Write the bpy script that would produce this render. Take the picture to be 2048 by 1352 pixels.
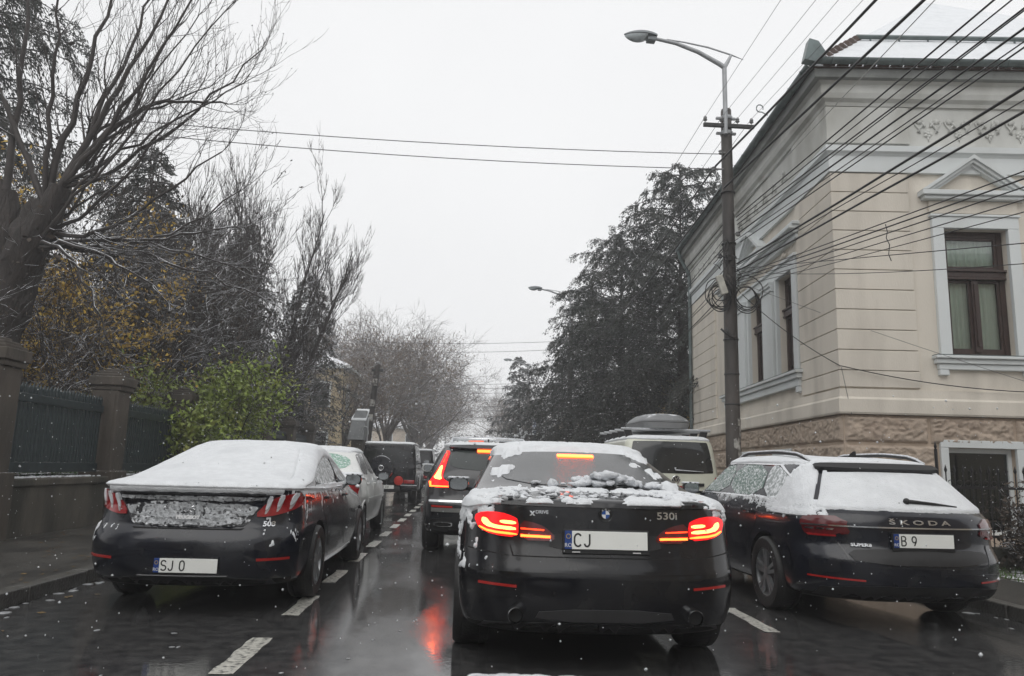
import bpy, bmesh, math, random
import numpy as np
from mathutils import Vector, Matrix, noise
from mathutils.bvhtree import BVHTree
from mathutils.geometry import delaunay_2d_cdt

for _o in list(bpy.data.objects):
    bpy.data.objects.remove(_o)
SC = bpy.context.scene
COL = SC.collection
HAZE = 0.0026
PI = math.pi
R = math.radians

# ------------------------------------------------------------------ camera
cam_d = bpy.data.cameras.new('camera')
cam = bpy.data.objects.new('camera', cam_d)
COL.objects.link(cam)
cam_d.sensor_width = 36.0
cam_d.lens = 36.0 * 1500.0 / 2048.0
cam_d.clip_start = 0.05
cam_d.clip_end = 2000.0
cam.matrix_world = Matrix(((0.99780, -0.03739, -0.05482, 0.0),
                           (-0.06035, -0.16793, -0.98395, 0.0),
                           (0.02758, 0.98509, -0.16981, 1.25),
                           (0, 0, 0, 1)))
SC.camera = cam
cam_d.dof.use_dof = True
cam_d.dof.focus_distance = 9.0
cam_d.dof.aperture_fstop = 6.0

# ------------------------------------------------------------------ sky, sun, exposure
SUN_EL, SUN_AZ = 52.0, 200.0           # azimuth clockwise from +Y
world = bpy.data.worlds.new('World')
SC.world = world
world.use_nodes = True
wn, wl = world.node_tree.nodes, world.node_tree.links
wn.clear()
sky = wn.new('ShaderNodeTexSky')
sky.sky_type = 'NISHITA'
sky.sun_disc = False
sky.sun_elevation = R(SUN_EL)
sky.sun_rotation = R(SUN_AZ)
sky.dust_density = 4.0
hs = wn.new('ShaderNodeHueSaturation')
hs.inputs['Saturation'].default_value = 0.04
wl.new(sky.outputs[0], hs.inputs['Color'])
tc = wn.new('ShaderNodeTexCoord')
nz = wn.new('ShaderNodeTexNoise')
nz.inputs['Scale'].default_value = 1.6
nz.inputs['Detail'].default_value = 3.0
wl.new(tc.outputs['Generated'], nz.inputs['Vector'])
cr = wn.new('ShaderNodeValToRGB')
cr.color_ramp.elements[0].position = 0.25
cr.color_ramp.elements[0].color = (9.3, 9.36, 9.5, 1)
cr.color_ramp.elements[1].position = 0.75
cr.color_ramp.elements[1].color = (10.2, 10.25, 10.35, 1)
wl.new(nz.outputs['Fac'], cr.inputs['Fac'])
mx = wn.new('ShaderNodeMix')
mx.data_type = 'RGBA'
mx.inputs['Factor'].default_value = 0.93          # a closed layer of snow cloud over the sky
wl.new(hs.outputs['Color'], mx.inputs['A'])
wl.new(cr.outputs['Color'], mx.inputs['B'])
bg = wn.new('ShaderNodeBackground')
bg.inputs['Strength'].default_value = 0.10
wl.new(mx.outputs['Result'], bg.inputs['Color'])
wo = wn.new('ShaderNodeOutputWorld')
wl.new(bg.outputs[0], wo.inputs['Surface'])

sun_d = bpy.data.lights.new('sun', 'SUN')
sun_d.energy = 1.0
sun_d.angle = R(60)
sun_d.color = (1.0, 0.985, 0.96)
sun = bpy.data.objects.new('sun', sun_d)
COL.objects.link(sun)
_v = Vector((math.sin(R(SUN_AZ)) * math.cos(R(SUN_EL)), math.cos(R(SUN_AZ)) * math.cos(R(SUN_EL)), math.sin(R(SUN_EL))))
sun.rotation_euler = (-_v).to_track_quat('-Z', 'Y').to_euler()
sun.location = (0, -10, 30)
SC.view_settings.view_transform = 'Standard'
SC.view_settings.look = 'None'
SC.view_settings.exposure = 0.0
SC.view_settings.gamma = 1.0
SC.view_settings.use_curve_mapping = False
try:
    SC.cycles.use_denoising = True
    SC.cycles.max_bounces = 8
    SC.cycles.transparent_max_bounces = 12
    SC.cycles.volume_bounces = 1
except Exception:
    pass

# ------------------------------------------------------------------ materials
MATS = {}
def nodes_of(name):
    m = bpy.data.materials.new(name)
    m.use_nodes = True
    nt = m.node_tree
    b = nt.nodes['Principled BSDF']
    return m, nt, nt.nodes, nt.links, b

def rgb(c): return (c[0], c[1], c[2], 1.0)

def pmat(name, col, rough=0.6, metal=0.0, var=0.12, vs=4.0, bump=0.0, bs=60.0, coat=0.0, spec=0.5,
         snow=0.0, snow_lo=0.35, snow_scale=9.0, col2=None, c2s=1.5, c2lo=0.45, c2hi=0.62, stretch=None, drops=0.0,
         frost=0.0, frost_scale=40.0, trans=0.0, bd=0.02):
    """One procedural surface: base colour with noise variation, an optional second colour in patches, fine relief,
    optional water drops, snow that lies on what faces up, and frost specks."""
    if name in MATS: return MATS[name]
    m, nt, N, L, b = nodes_of(name)
    MATS[name] = m
    tc = N.new('ShaderNodeTexCoord')
    vec = tc.outputs['Object']
    if stretch:
        mp = N.new('ShaderNodeMapping')
        mp.inputs['Scale'].default_value = stretch
        L.new(vec, mp.inputs['Vector'])
        vec = mp.outputs['Vector']
    n1 = N.new('ShaderNodeTexNoise')
    n1.inputs['Scale'].default_value = vs
    n1.inputs['Detail'].default_value = 5
    L.new(vec, n1.inputs['Vector'])
    r1 = N.new('ShaderNodeValToRGB')
    r1.color_ramp.elements[0].position = 0.3
    r1.color_ramp.elements[1].position = 0.7
    r1.color_ramp.elements[0].color = rgb([max(0, c * (1 - var)) for c in col])
    r1.color_ramp.elements[1].color = rgb([min(1, c * (1 + var)) for c in col])
    L.new(n1.outputs['Fac'], r1.inputs['Fac'])
    out = r1.outputs['Color']
    def mixc(fac, a, bb):
        q = N.new('ShaderNodeMix')
        q.data_type = 'RGBA'
        L.new(fac, q.inputs['Factor'])
        L.new(a, q.inputs['A'])
        if isinstance(bb, tuple): q.inputs['B'].default_value = bb
        else: L.new(bb, q.inputs['B'])
        return q.outputs['Result']
    def noisefac(scale, lo, hi, detail=5, v=None):
        q = N.new('ShaderNodeTexNoise')
        q.inputs['Scale'].default_value = scale
        q.inputs['Detail'].default_value = detail
        L.new(v or vec, q.inputs['Vector'])
        mr = N.new('ShaderNodeMapRange')
        mr.inputs['From Min'].default_value = lo
        mr.inputs['From Max'].default_value = hi
        L.new(q.outputs['Fac'], mr.inputs['Value'])
        return mr.outputs['Result']
    if col2:
        out = mixc(noisefac(c2s, c2lo, c2hi), out, rgb(col2))
    roughsock = None
    if frost:
        ff = noisefac(frost_scale, 0.62 - 0.25 * frost, 0.72 - 0.2 * frost, 6)
        out = mixc(ff, out, (0.78, 0.8, 0.82, 1))
        mr = N.new('ShaderNodeMapRange')
        mr.inputs['To Min'].default_value = rough
        mr.inputs['To Max'].default_value = 0.7
        L.new(ff, mr.inputs['Value'])
        roughsock = mr.outputs['Result']
    if snow:
        g = N.new('ShaderNodeNewGeometry')
        sx = N.new('ShaderNodeSeparateXYZ')
        L.new(g.outputs['Normal'], sx.inputs[0])
        q = N.new('ShaderNodeTexNoise')
        q.inputs['Scale'].default_value = snow_scale
        q.inputs['Detail'].default_value = 4
        L.new(tc.outputs['Object'], q.inputs['Vector'])
        ad = N.new('ShaderNodeMath')
        ad.operation = 'MULTIPLY_ADD'
        ad.inputs[1].default_value = 1.6
        L.new(q.outputs['Fac'], ad.inputs[0])
        L.new(sx.outputs['Z'], ad.inputs[2])          # z + 1.6*noise
        mr = N.new('ShaderNodeMapRange')
        mr.inputs['From Min'].default_value = 0.8 + snow_lo
        mr.inputs['From Max'].default_value = 0.8 + snow_lo + 0.18
        mr.inputs['To Max'].default_value = snow
        L.new(ad.outputs[0], mr.inputs['Value'])
        out = mixc(mr.outputs['Result'], out, (0.82, 0.84, 0.87, 1))
        if roughsock is None:
            mr2 = N.new('ShaderNodeMapRange')
            mr2.inputs['To Min'].default_value = rough
            mr2.inputs['To Max'].default_value = 0.75
            L.new(mr.outputs['Result'], mr2.inputs['Value'])
            roughsock = mr2.outputs['Result']
    L.new(out, b.inputs['Base Color'])
    if roughsock: L.new(roughsock, b.inputs['Roughness'])
    else: b.inputs['Roughness'].default_value = rough
    b.inputs['Metallic'].default_value = metal
    b.inputs['Coat Weight'].default_value = coat
    b.inputs['Coat Roughness'].default_value = 0.06
    b.inputs['Specular IOR Level'].default_value = spec
    hgt = None
    if bump:
        q = N.new('ShaderNodeTexNoise')
        q.inputs['Scale'].default_value = bs
        q.inputs['Detail'].default_value = 6
        L.new(vec, q.inputs['Vector'])
        bp = N.new('ShaderNodeBump')
        bp.inputs['Strength'].default_value = bump
        bp.inputs['Distance'].default_value = bd
        L.new(q.outputs['Fac'], bp.inputs['Height'])
        hgt = bp.outputs['Normal']
    if drops:
        v = N.new('ShaderNodeTexVoronoi')
        v.inputs['Scale'].default_value = 95.0
        L.new(tc.outputs['Object'], v.inputs['Vector'])
        mr = N.new('ShaderNodeMapRange')
        mr.inputs['From Min'].default_value = 0.0
        mr.inputs['From Max'].default_value = 0.32
        mr.inputs['To Min'].default_value = 1.0
        mr.inputs['To Max'].default_value = 0.0
        L.new(v.outputs['Distance'], mr.inputs['Value'])
        bp = N.new('ShaderNodeBump')
        bp.inputs['Strength'].default_value = drops
        bp.inputs['Distance'].default_value = 0.004
        L.new(mr.outputs['Result'], bp.inputs['Height'])
        if hgt: L.new(hgt, bp.inputs['Normal'])
        hgt = bp.outputs['Normal']
    if hgt:
        L.new(hgt, b.inputs['Normal'])
    return m

def emat(name, col, strength, base=(0.3, 0.01, 0.01)):
    if name in MATS: return MATS[name]
    m, nt, N, L, b = nodes_of(name)
    MATS[name] = m
    b.inputs['Base Color'].default_value = rgb(base)
    b.inputs['Roughness'].default_value = 0.15
    b.inputs['Emission Color'].default_value = rgb(col)
    b.inputs['Emission Strength'].default_value = strength
    return m

def glassmat(name, tint=(0.75, 0.8, 0.78), refl=1.0):
    if name in MATS: return MATS[name]
    m = bpy.data.materials.new(name)
    m.use_nodes = True
    N, L = m.node_tree.nodes, m.node_tree.links
    N.clear()
    t = N.new('ShaderNodeBsdfTransparent')
    t.inputs['Color'].default_value = rgb(tint)
    g = N.new('ShaderNodeBsdfGlossy')
    g.inputs['Roughness'].default_value = 0.03
    tcx = N.new('ShaderNodeTexCoord')
    q = N.new('ShaderNodeTexNoise')
    q.inputs['Scale'].default_value = 2.2
    L.new(tcx.outputs['Object'], q.inputs['Vector'])
    bp = N.new('ShaderNodeBump')
    bp.inputs['Strength'].default_value = 0.06
    L.new(q.outputs['Fac'], bp.inputs['Height'])
    L.new(bp.outputs['Normal'], g.inputs['Normal'])
    fr = N.new('ShaderNodeFresnel')
    fr.inputs['IOR'].default_value = 1.5
    ml = N.new('ShaderNodeMath')
    ml.operation = 'MULTIPLY'
    ml.use_clamp = True
    ml.inputs[1].default_value = 1.6 * refl
    L.new(fr.outputs[0], ml.inputs[0])
    mxs = N.new('ShaderNodeMixShader')
    L.new(ml.outputs[0], mxs.inputs['Fac'])
    L.new(t.outputs[0], mxs.inputs[1])
    L.new(g.outputs[0], mxs.inputs[2])
    o = N.new('ShaderNodeOutputMaterial')
    L.new(mxs.outputs[0], o.inputs['Surface'])
    MATS[name] = m
    return m

# ------------------------------------------------------------------ mesh helpers
def tag(o, label=None, cat=None, group=None, kind=None):
    if label: o['label'] = label
    if cat: o['category'] = cat
    if group: o['group'] = group
    if kind: o['kind'] = kind
    return o

def empty(name, loc=(0, 0, 0), rz=0.0, parent=None):
    o = bpy.data.objects.new(name, None)
    o.empty_display_size = 0.2
    COL.objects.link(o)
    o.location = loc
    o.rotation_euler = (0, 0, rz)
    if parent: o.parent = parent
    return o

def link(name, me, parent=None):
    o = bpy.data.objects.new(name, me)
    COL.objects.link(o)
    if parent: o.parent = parent
    return o

def mk(name, V, F, mat, parent=None, smooth=False, angle=None, fm=None):
    me = bpy.data.meshes.new(name)
    V = np.asarray(V, dtype=np.float32)
    if isinstance(F, np.ndarray):
        n, k = F.shape
        me.vertices.add(len(V))
        me.vertices.foreach_set('co', V.ravel())
        me.loops.add(n * k)
        me.loops.foreach_set('vertex_index', F.astype(np.int32).ravel())
        me.polygons.add(n)
        me.polygons.foreach_set('loop_start', np.arange(0, n * k, k, dtype=np.int32))
        me.update(calc_edges=True)
        me.validate()
    else:
        me.from_pydata([tuple(map(float, v)) for v in V], [], [tuple(map(int, f)) for f in F])
        me.update()
    for m in (mat if isinstance(mat, (list, tuple)) else [mat]):
        me.materials.append(m)
    if fm is not None:
        me.polygons.foreach_set('material_index', np.asarray(fm, dtype=np.int32))
    if smooth:
        me.polygons.foreach_set('use_smooth', np.ones(len(me.polygons), dtype=bool))
        if angle: me.set_sharp_from_angle(angle=R(angle))
    return link(name, me, parent)

class MB:
    """collects shapes for one mesh"""
    def __init__(s): s.V = []; s.F = []
    def add(s, V, F):
        o = len(s.V)
        s.V.extend([tuple(map(float, v)) for v in V])
        s.F.extend([tuple(int(i) + o for i in f) for f in F])
        return s
    def box(s, x0, x1, y0, y1, z0, z1, b=0.0):
        if b <= 0:
            V = [(x, y, z) for x in (x0, x1) for y in (y0, y1) for z in (z0, z1)]
            F = [(0, 1, 3, 2), (4, 6, 7, 5), (0, 4, 5, 1), (2, 3, 7, 6), (0, 2, 6, 4), (1, 5, 7, 3)]
            return s.add(V, F)
        bm = bmesh.new()
        bmesh.ops.create_cube(bm, size=1)
        for v in bm.verts:
            v.co = (x0 + (v.co.x + .5) * (x1 - x0), y0 + (v.co.y + .5) * (y1 - y0), z0 + (v.co.z + .5) * (z1 - z0))
        bmesh.ops.bevel(bm, geom=bm.edges[:], offset=b, segments=2, affect='EDGES', profile=0.5)
        bm.verts.index_update()
        s.add([v.co[:] for v in bm.verts], [[v.index for v in f.verts] for f in bm.faces])
        bm.free()
        return s
    def bar(s, a, b, w, h, up=(0, 0, 1)):
        a, b = Vector(a), Vector(b)
        d = (b - a).normalized()
        u = Vector(up)
        if abs(d.dot(u)) > .98: u = Vector((1, 0, 0))
        r = d.cross(u).normalized() * w / 2
        q = r.cross(d).normalized() * h / 2
        V = [p + i * r + j * q for p in (a, b) for i, j in ((-1, -1), (1, -1), (1, 1), (-1, 1))]
        return s.add(V, [(3, 2, 1, 0), (4, 5, 6, 7), (0, 1, 5, 4), (1, 2, 6, 5), (2, 3, 7, 6), (3, 0, 4, 7)])
    def tube(s, pts, rad, k=6, cap=True):
        pts = np.asarray(pts, float)
        n = len(pts)
        rad = np.broadcast_to(np.asarray(rad, float), (n,))
        V, F = tube_arrays(pts, rad, k)
        s.add(V, F.tolist())
        if cap:
            o = len(s.V) - n * k
            s.F.append(tuple(o + i for i in range(k))[::-1])
            s.F.append(tuple(o + (n - 1) * k + i for i in range(k)))
        return s
    def lathe(s, prof, k=20, center=(0, 0, 0), axis='Z', closed=False, caps=True):
        """prof: (radius, height) pairs"""
        c = np.asarray(center, float)
        V, F = [], []
        n = len(prof)
        for r, h in prof:
            for i in range(k):
                a = 2 * PI * i / k
                p = (r * math.cos(a), r * math.sin(a), h)
                if axis == 'X': p = (h, r * math.cos(a), r * math.sin(a))
                if axis == 'Y': p = (r * math.sin(a), h, r * math.cos(a))
                V.append(c + p)
        rows = n if closed else n - 1
        for j in range(rows):
            for i in range(k):
                a, b = j * k + i, j * k + (i + 1) % k
                c2, d = ((j + 1) % n) * k + (i + 1) % k, ((j + 1) % n) * k + i
                F.append((a, b, c2, d))
        if not closed and caps:
            F.append(tuple(range(k))[::-1])
            F.append(tuple(range((n - 1) * k, n * k)))
        return s.add(V, F)
    def ball(s, c, r, k=8, m=5, sc=(1, 1, 1)):
        prof = []
        V, F = [], []
        for j in range(m + 1):
            t = PI * j / m
            for i in range(k):
                a = 2 * PI * i / k
                V.append((c[0] + sc[0] * r * math.sin(t) * math.cos(a), c[1] + sc[1] * r * math.sin(t) * math.sin(a), c[2] + sc[2] * r * math.cos(t)))
        for j in range(m):
            for i in range(k):
                F.append((j * k + i, (j + 1) * k + i, (j + 1) * k + (i + 1) % k, j * k + (i + 1) % k))
        return s.add(V, F)
    def prism(s, poly, axis, a, b):
        """extrude a 2D polygon along an axis from a to b"""
        n = len(poly)
        def P(p, t):
            return {'X': (t, p[0], p[1]), 'Y': (p[0], t, p[1]), 'Z': (p[0], p[1], t)}[axis]
        V = [P(p, a) for p in poly] + [P(p, b) for p in poly]
        F = [tuple(range(n))[::-1], tuple(range(n, 2 * n))] + [(i, (i + 1) % n, n + (i + 1) % n, n + i) for i in range(n)]
        return s.add(V, F)
    def build(s, name, mat, parent=None, smooth=False, angle=None):
        o = mk(name, s.V, s.F, mat, parent, smooth, angle)
        bm = bmesh.new()
        bm.from_mesh(o.data)
        bmesh.ops.recalc_face_normals(bm, faces=bm.faces[:])
        bm.to_mesh(o.data)
        bm.free()
        if smooth and angle: o.data.set_sharp_from_angle(angle=R(angle))
        return o

def tube_arrays(pts, rad, k):
    n = len(pts)
    t = np.gradient(pts, axis=0)
    t /= (np.linalg.norm(t, axis=1, keepdims=True) + 1e-9)
    ref = np.array([0, 0, 1.0]) if abs(t[:, 2]).mean() < .8 else np.array([1.0, 0, 0])
    u = np.cross(t, ref)
    u /= (np.linalg.norm(u, axis=1, keepdims=True) + 1e-9)
    w = np.cross(t, u)
    a = 2 * PI * np.arange(k) / k
    V = pts[:, None, :] + rad[:, None, None] * (np.cos(a)[None, :, None] * u[:, None, :] + np.sin(a)[None, :, None] * w[:, None, :])
    i = np.arange(n - 1)[:, None] * k
    j = np.arange(k)[None, :]
    F = np.stack([i + j, i + k + j, i + k + (j + 1) % k, i + (j + 1) % k], -1).reshape(-1, 4)
    return V.reshape(-1, 3), F

class Tubes:
    """many tubes as one fast mesh"""
    def __init__(s): s.V = []; s.F = []; s.n = 0
    def add(s, pts, rad, k=5):
        pts = np.asarray(pts, float)
        V, F = tube_arrays(pts, np.broadcast_to(np.asarray(rad, float), (len(pts),)), k)
        s.V.append(V); s.F.append(F + s.n); s.n += len(V)
    def build(s, name, mat, parent=None, smooth=True):
        return mk(name, np.concatenate(s.V), np.concatenate(s.F), mat, parent, smooth)

def vhash(ix, iy, iz, seed):
    h = (ix * 374761393 + iy * 668265263 + iz * 2147483647 + seed * 1274126177) & 0xffffffff
    h = ((h ^ (h >> 13)) * 1274126177) & 0xffffffff
    return ((h ^ (h >> 16)) & 0xffff) / 65535.0
def vnoise(P, scale, seed=0):
    """smooth value noise 0..1 for an array of points"""
    p = np.asarray(P, float) * scale
    i = np.floor(p).astype(np.int64)
    f = p - i
    f = f * f * (3 - 2 * f)
    out = 0
    for dx in (0, 1):
        for dy in (0, 1):
            for dz in (0, 1):
                w = (f[:, 0] if dx else 1 - f[:, 0]) * (f[:, 1] if dy else 1 - f[:, 1]) * (f[:, 2] if dz else 1 - f[:, 2])
                out = out + w * vhash(i[:, 0] + dx, i[:, 1] + dy, i[:, 2] + dz, seed)
    return out
def fnoise(P, scale, seed=0, oct=3):
    a, s, t = 0.5, scale, 0
    tot = 0
    for o in range(oct):
        t = t + a * vnoise(P, s, seed + o)
        tot += a
        a *= .5
        s *= 2.1
    return t / tot
def smoothstep(a, b, x):
    t = np.clip((x - a) / (b - a), 0, 1)
    return t * t * (3 - 2 * t)

def copy_tree(o, parent=None):
    c = o.copy()
    COL.objects.link(c)
    if parent: c.parent = parent
    for ch in list(o.children): copy_tree(ch, c)
    return c

def text_mesh(s, size, depth=0.004, shear=0.0, space=1.0, bold=0.0, width=None):
    """lettering as a mesh in the xz plane, centred, facing -y"""
    cu = bpy.data.curves.new('lettering', 'FONT')
    cu.body = s
    cu.size = size
    cu.extrude = depth
    cu.shear = shear
    cu.space_character = space
    cu.offset = bold
    cu.align_x = 'CENTER'
    cu.align_y = 'CENTER'
    cu.resolution_u = 3
    ob = bpy.data.objects.new('lettering', cu)
    COL.objects.link(ob)
    dg = bpy.context.evaluated_depsgraph_get()
    me = bpy.data.meshes.new_from_object(ob.evaluated_get(dg))
    bpy.data.objects.remove(ob)
    V = np.array([v.co[:] for v in me.vertices])
    F = [tuple(p.vertices) for p in me.polygons]
    bpy.data.meshes.remove(me)
    if width:
        V[:, 0] *= width / (V[:, 0].max() - V[:, 0].min())
    return np.stack([V[:, 0], -V[:, 2], V[:, 1]], 1), F

SNOW = pmat('snow', (0.75, 0.77, 0.79), rough=0.65, var=0.05, vs=14, bump=0.55, bs=85, col2=(0.67, 0.69, 0.71), c2s=3.2, c2lo=0.48, c2hi=0.75)
SNOWF = pmat('snow_fluffy', (0.76, 0.78, 0.81), rough=0.7, var=0.10, vs=26, bump=0.8, bs=90, col2=(0.56, 0.58, 0.60), c2s=14, c2lo=0.5, c2hi=0.72)
# ------------------------------------------------------------------ ground, road, pavements
def wet_asphalt():
    m, nt, N, L, b = nodes_of('wet_asphalt')
    tc = N.new('ShaderNodeTexCoord')
    mp = N.new('ShaderNodeMapping')
    mp.inputs['Scale'].default_value = (1.0, 0.33, 1.0)
    L.new(tc.outputs['Object'], mp.inputs['Vector'])
    def noi(scale, detail, vec):
        q = N.new('ShaderNodeTexNoise')
        q.inputs['Scale'].default_value = scale
        q.inputs['Detail'].default_value = detail
        L.new(vec, q.inputs['Vector'])
        return q.outputs['Fac']
    def rng(v, a, bb, lo=0.0, hi=1.0):
        q = N.new('ShaderNodeMapRange')
        for n_, x in (('From Min', a), ('From Max', bb), ('To Min', lo), ('To Max', hi)): q.inputs[n_].default_value = x
        L.new(v, q.inputs['Value'])
        return q.outputs['Result']
    big = noi(1.1, 5, mp.outputs['Vector'])
    wet = rng(big, 0.30, 0.52)
    fine = noi(160, 3, tc.outputs['Object'])
    mid = noi(9, 5, tc.outputs['Object'])
    r = N.new('ShaderNodeValToRGB')
    r.color_ramp.elements[0].position = 0.36
    r.color_ramp.elements[1].position = 0.66
    r.color_ramp.elements[0].color = (0.034, 0.034, 0.035, 1)
    r.color_ramp.elements[1].color = (0.072, 0.071, 0.070, 1)
    L.new(mid, r.inputs['Fac'])
    L.new(r.outputs['Color'], b.inputs['Base Color'])
    L.new(rng(wet, 0, 1, 0.24, 0.055), b.inputs['Roughness'])
    b.inputs['Specular IOR Level'].default_value = 0.5
    b.inputs['IOR'].default_value = 1.58
    bp = N.new('ShaderNodeBump')
    bp.inputs['Distance'].default_value = 0.006
    L.new(rng(wet, 0, 1, 0.28, 0.02), bp.inputs['Strength'])
    L.new(fine, bp.inputs['Height'])
    bp2 = N.new('ShaderNodeBump')
    bp2.inputs['Distance'].default_value = 0.01
    bp2.inputs['Strength'].default_value = 0.07
    L.new(noi(22, 3, tc.outputs['Object']), bp2.inputs['Height'])
    L.new(bp.outputs['Normal'], bp2.inputs['Normal'])
    L.new(bp2.outputs['Normal'], b.inputs['Normal'])
    return m
M_ROAD = wet_asphalt()
M_PAINT = pmat('worn_road_paint', (0.52, 0.51, 0.46), rough=0.35, var=0.2, vs=30, col2=(0.09, 0.09, 0.085), c2s=26, c2lo=0.5, c2hi=0.63, bump=0.3, bs=120)
M_PAVE = pmat('wet_pavement', (0.07, 0.066, 0.06), rough=0.28, var=0.3, vs=3, bump=0.35, bs=90, col2=(0.035, 0.034, 0.032), c2s=1.3)
M_KERB = pmat('wet_kerb_stone', (0.09, 0.087, 0.08), rough=0.3, var=0.3, vs=8, bump=0.4, bs=40)
M_SOIL = pmat('garden_soil', (0.045, 0.04, 0.03), rough=0.9, var=0.4, vs=3, bump=0.6, bs=20, snow=0.9, snow_lo=0.98, snow_scale=5)
M_GROUND = pmat('open_ground', (0.06, 0.06, 0.055), rough=0.9, var=0.3, vs=0.2)

KL, KR = -3.72, 5.05          # kerb lines
g = tag(mk('ground', [(-600, -200, -0.06), (600, -200, -0.06), (600, 900, -0.06), (-600, 900, -0.06)], [(0, 1, 2, 3)], M_GROUND), kind='structure')
road = tag(mk('road', [(KL, -14, 0), (KR, -14, 0), (KR, 260, 0), (KL, 260, 0)], [(0, 1, 2, 3)], M_ROAD), kind='structure')
rr = random.Random(3)
def dash(x, y, ln=0.95, w=0.14):
    n = 7
    V, F = [], []
    for i in range(n + 1):
        t = y - ln / 2 + ln * i / n
        j = rr.uniform(-.012, .012) if 0 < i < n else 0
        V += [(x - w / 2 + j, t, 0.004), (x + w / 2 + rr.uniform(-.01, .01), t, 0.004)]
    for i in range(n): F.append((2 * i, 2 * i + 1, 2 * i + 3, 2 * i + 2))
    mk('lane_marking', V, F, M_PAINT, road)
y = 3.49
while y < 60:
    dash(-1.40, y)
    y += 1.765
for y in (6.72, 10.3, 13.8, 17.3, 20.8): dash(2.51, y, 1.05, 0.12)

def pavement(name, x0, x1, side):
    b = MB().box(x0, x1, -14, 260, -0.05, 0.12)
    p = tag(b.build(name, M_PAVE), kind='structure')
    me = None
    xk0, xk1 = (x1, x1 + 0.16) if side < 0 else (x0 - 0.16, x0)
    for i in range(46):
        if me is None:
            k = MB().box(xk0, xk1, 0.0, 0.985, -0.04, 0.125, b=0.012).build('kerb_stone', M_KERB, p)
            k.location = (0, 2.0, 0)
            me = k.data
        else:
            k = link('kerb_stone', me, p)
            k.location = (rr.uniform(-.006, .006), 2.0 + i, rr.uniform(-.006, .004))
    MB().box(xk0, xk1, 48.0, 260, -0.04, 0.123).build('kerb_run', M_KERB, p)
    return p
pavement('pavement', -6.06, KL - 0.16, -1)
pavement('pavement', KR + 0.16, 6.36, 1)

# raised garden behind the wall on the left and the ground on the right
def terrain(name, x0, x1, y0, y1, z0, amp, nx, ny, mat, seed=0, slope=0.0):
    X, Y = np.meshgrid(np.linspace(x0, x1, nx), np.linspace(y0, y1, ny))
    P = np.stack([X.ravel(), Y.ravel(), np.zeros(X.size)], 1)
    P[:, 2] = z0 + amp * (fnoise(P, 0.6, seed) - .5) + slope * np.abs(P[:, 0] - (x0 if abs(x0) < abs(x1) else x1))
    i = np.arange(ny - 1)[:, None] * nx + np.arange(nx - 1)[None]
    F = np.stack([i, i + 1, i + nx + 1, i + nx], -1).reshape(-1, 4)
    return tag(mk(name, P, F, mat, None, True), kind='structure')
terrain('garden_ground', -40, -6.5, -6, 120, 0.95, 0.1, 60, 120, M_SOIL, 4, 0.03)
terrain('garden_ground', 6.40, 40, -6, 200, 0.06, 0.05, 40, 90, M_SOIL, 9)

# ------------------------------------------------------------------ garden wall, pillars and iron fence on the left
M_CONC = pmat('stained_concrete', (0.085, 0.075, 0.06), rough=0.75, var=0.3, vs=2.5, bump=0.5, bs=25, col2=(0.035, 0.034, 0.026), c2s=1.6, stretch=(1, 1, 0.35))
M_PILLAR = pmat('weathered_pillar_stone', (0.075, 0.062, 0.05), rough=0.7, var=0.3, vs=3, bump=0.5, bs=22, col2=(0.045, 0.04, 0.033), c2s=1.8, stretch=(1, 1, 0.4), snow=0.75, snow_lo=1.0, snow_scale=14)
M_IRON = pmat('blue_green_painted_iron', (0.022, 0.034, 0.038), rough=0.45, var=0.25, vs=9, snow=0.6, snow_lo=1.05)
M_CHALK = pmat('chalk_drawing', (0.42, 0.38, 0.33), rough=0.9)
wall = tag(empty('garden_wall', (-6.25, 10.0, 0)), 'low stained concrete wall carrying the dark iron fence beside the left pavement', 'wall')
PY = [6.7 + 3.35 * i for i in range(8)]
MB().box(-0.15, 0.17, -6, 26, -0.05, 0.80).build('wall', M_CONC, wall)
MB().box(-0.20, 0.21, -6, 26, 0.80, 0.91, b=0.02).build('coping', M_CONC, wall)
mbs = MB()
strip = []
for i in range(900):
    yy = rr.uniform(-3, 10); xx = rr.uniform(-0.16, 0.1)
    if rr.random() < .55: mbs.ball((xx, yy, 0.915), rr.uniform(.015, .045), 6, 3, (1, 1.4, .5))
snow_strip = mbs.build('snow', SNOWF, wall, True)
snow_strip['kind'] = 'stuff'
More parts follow.
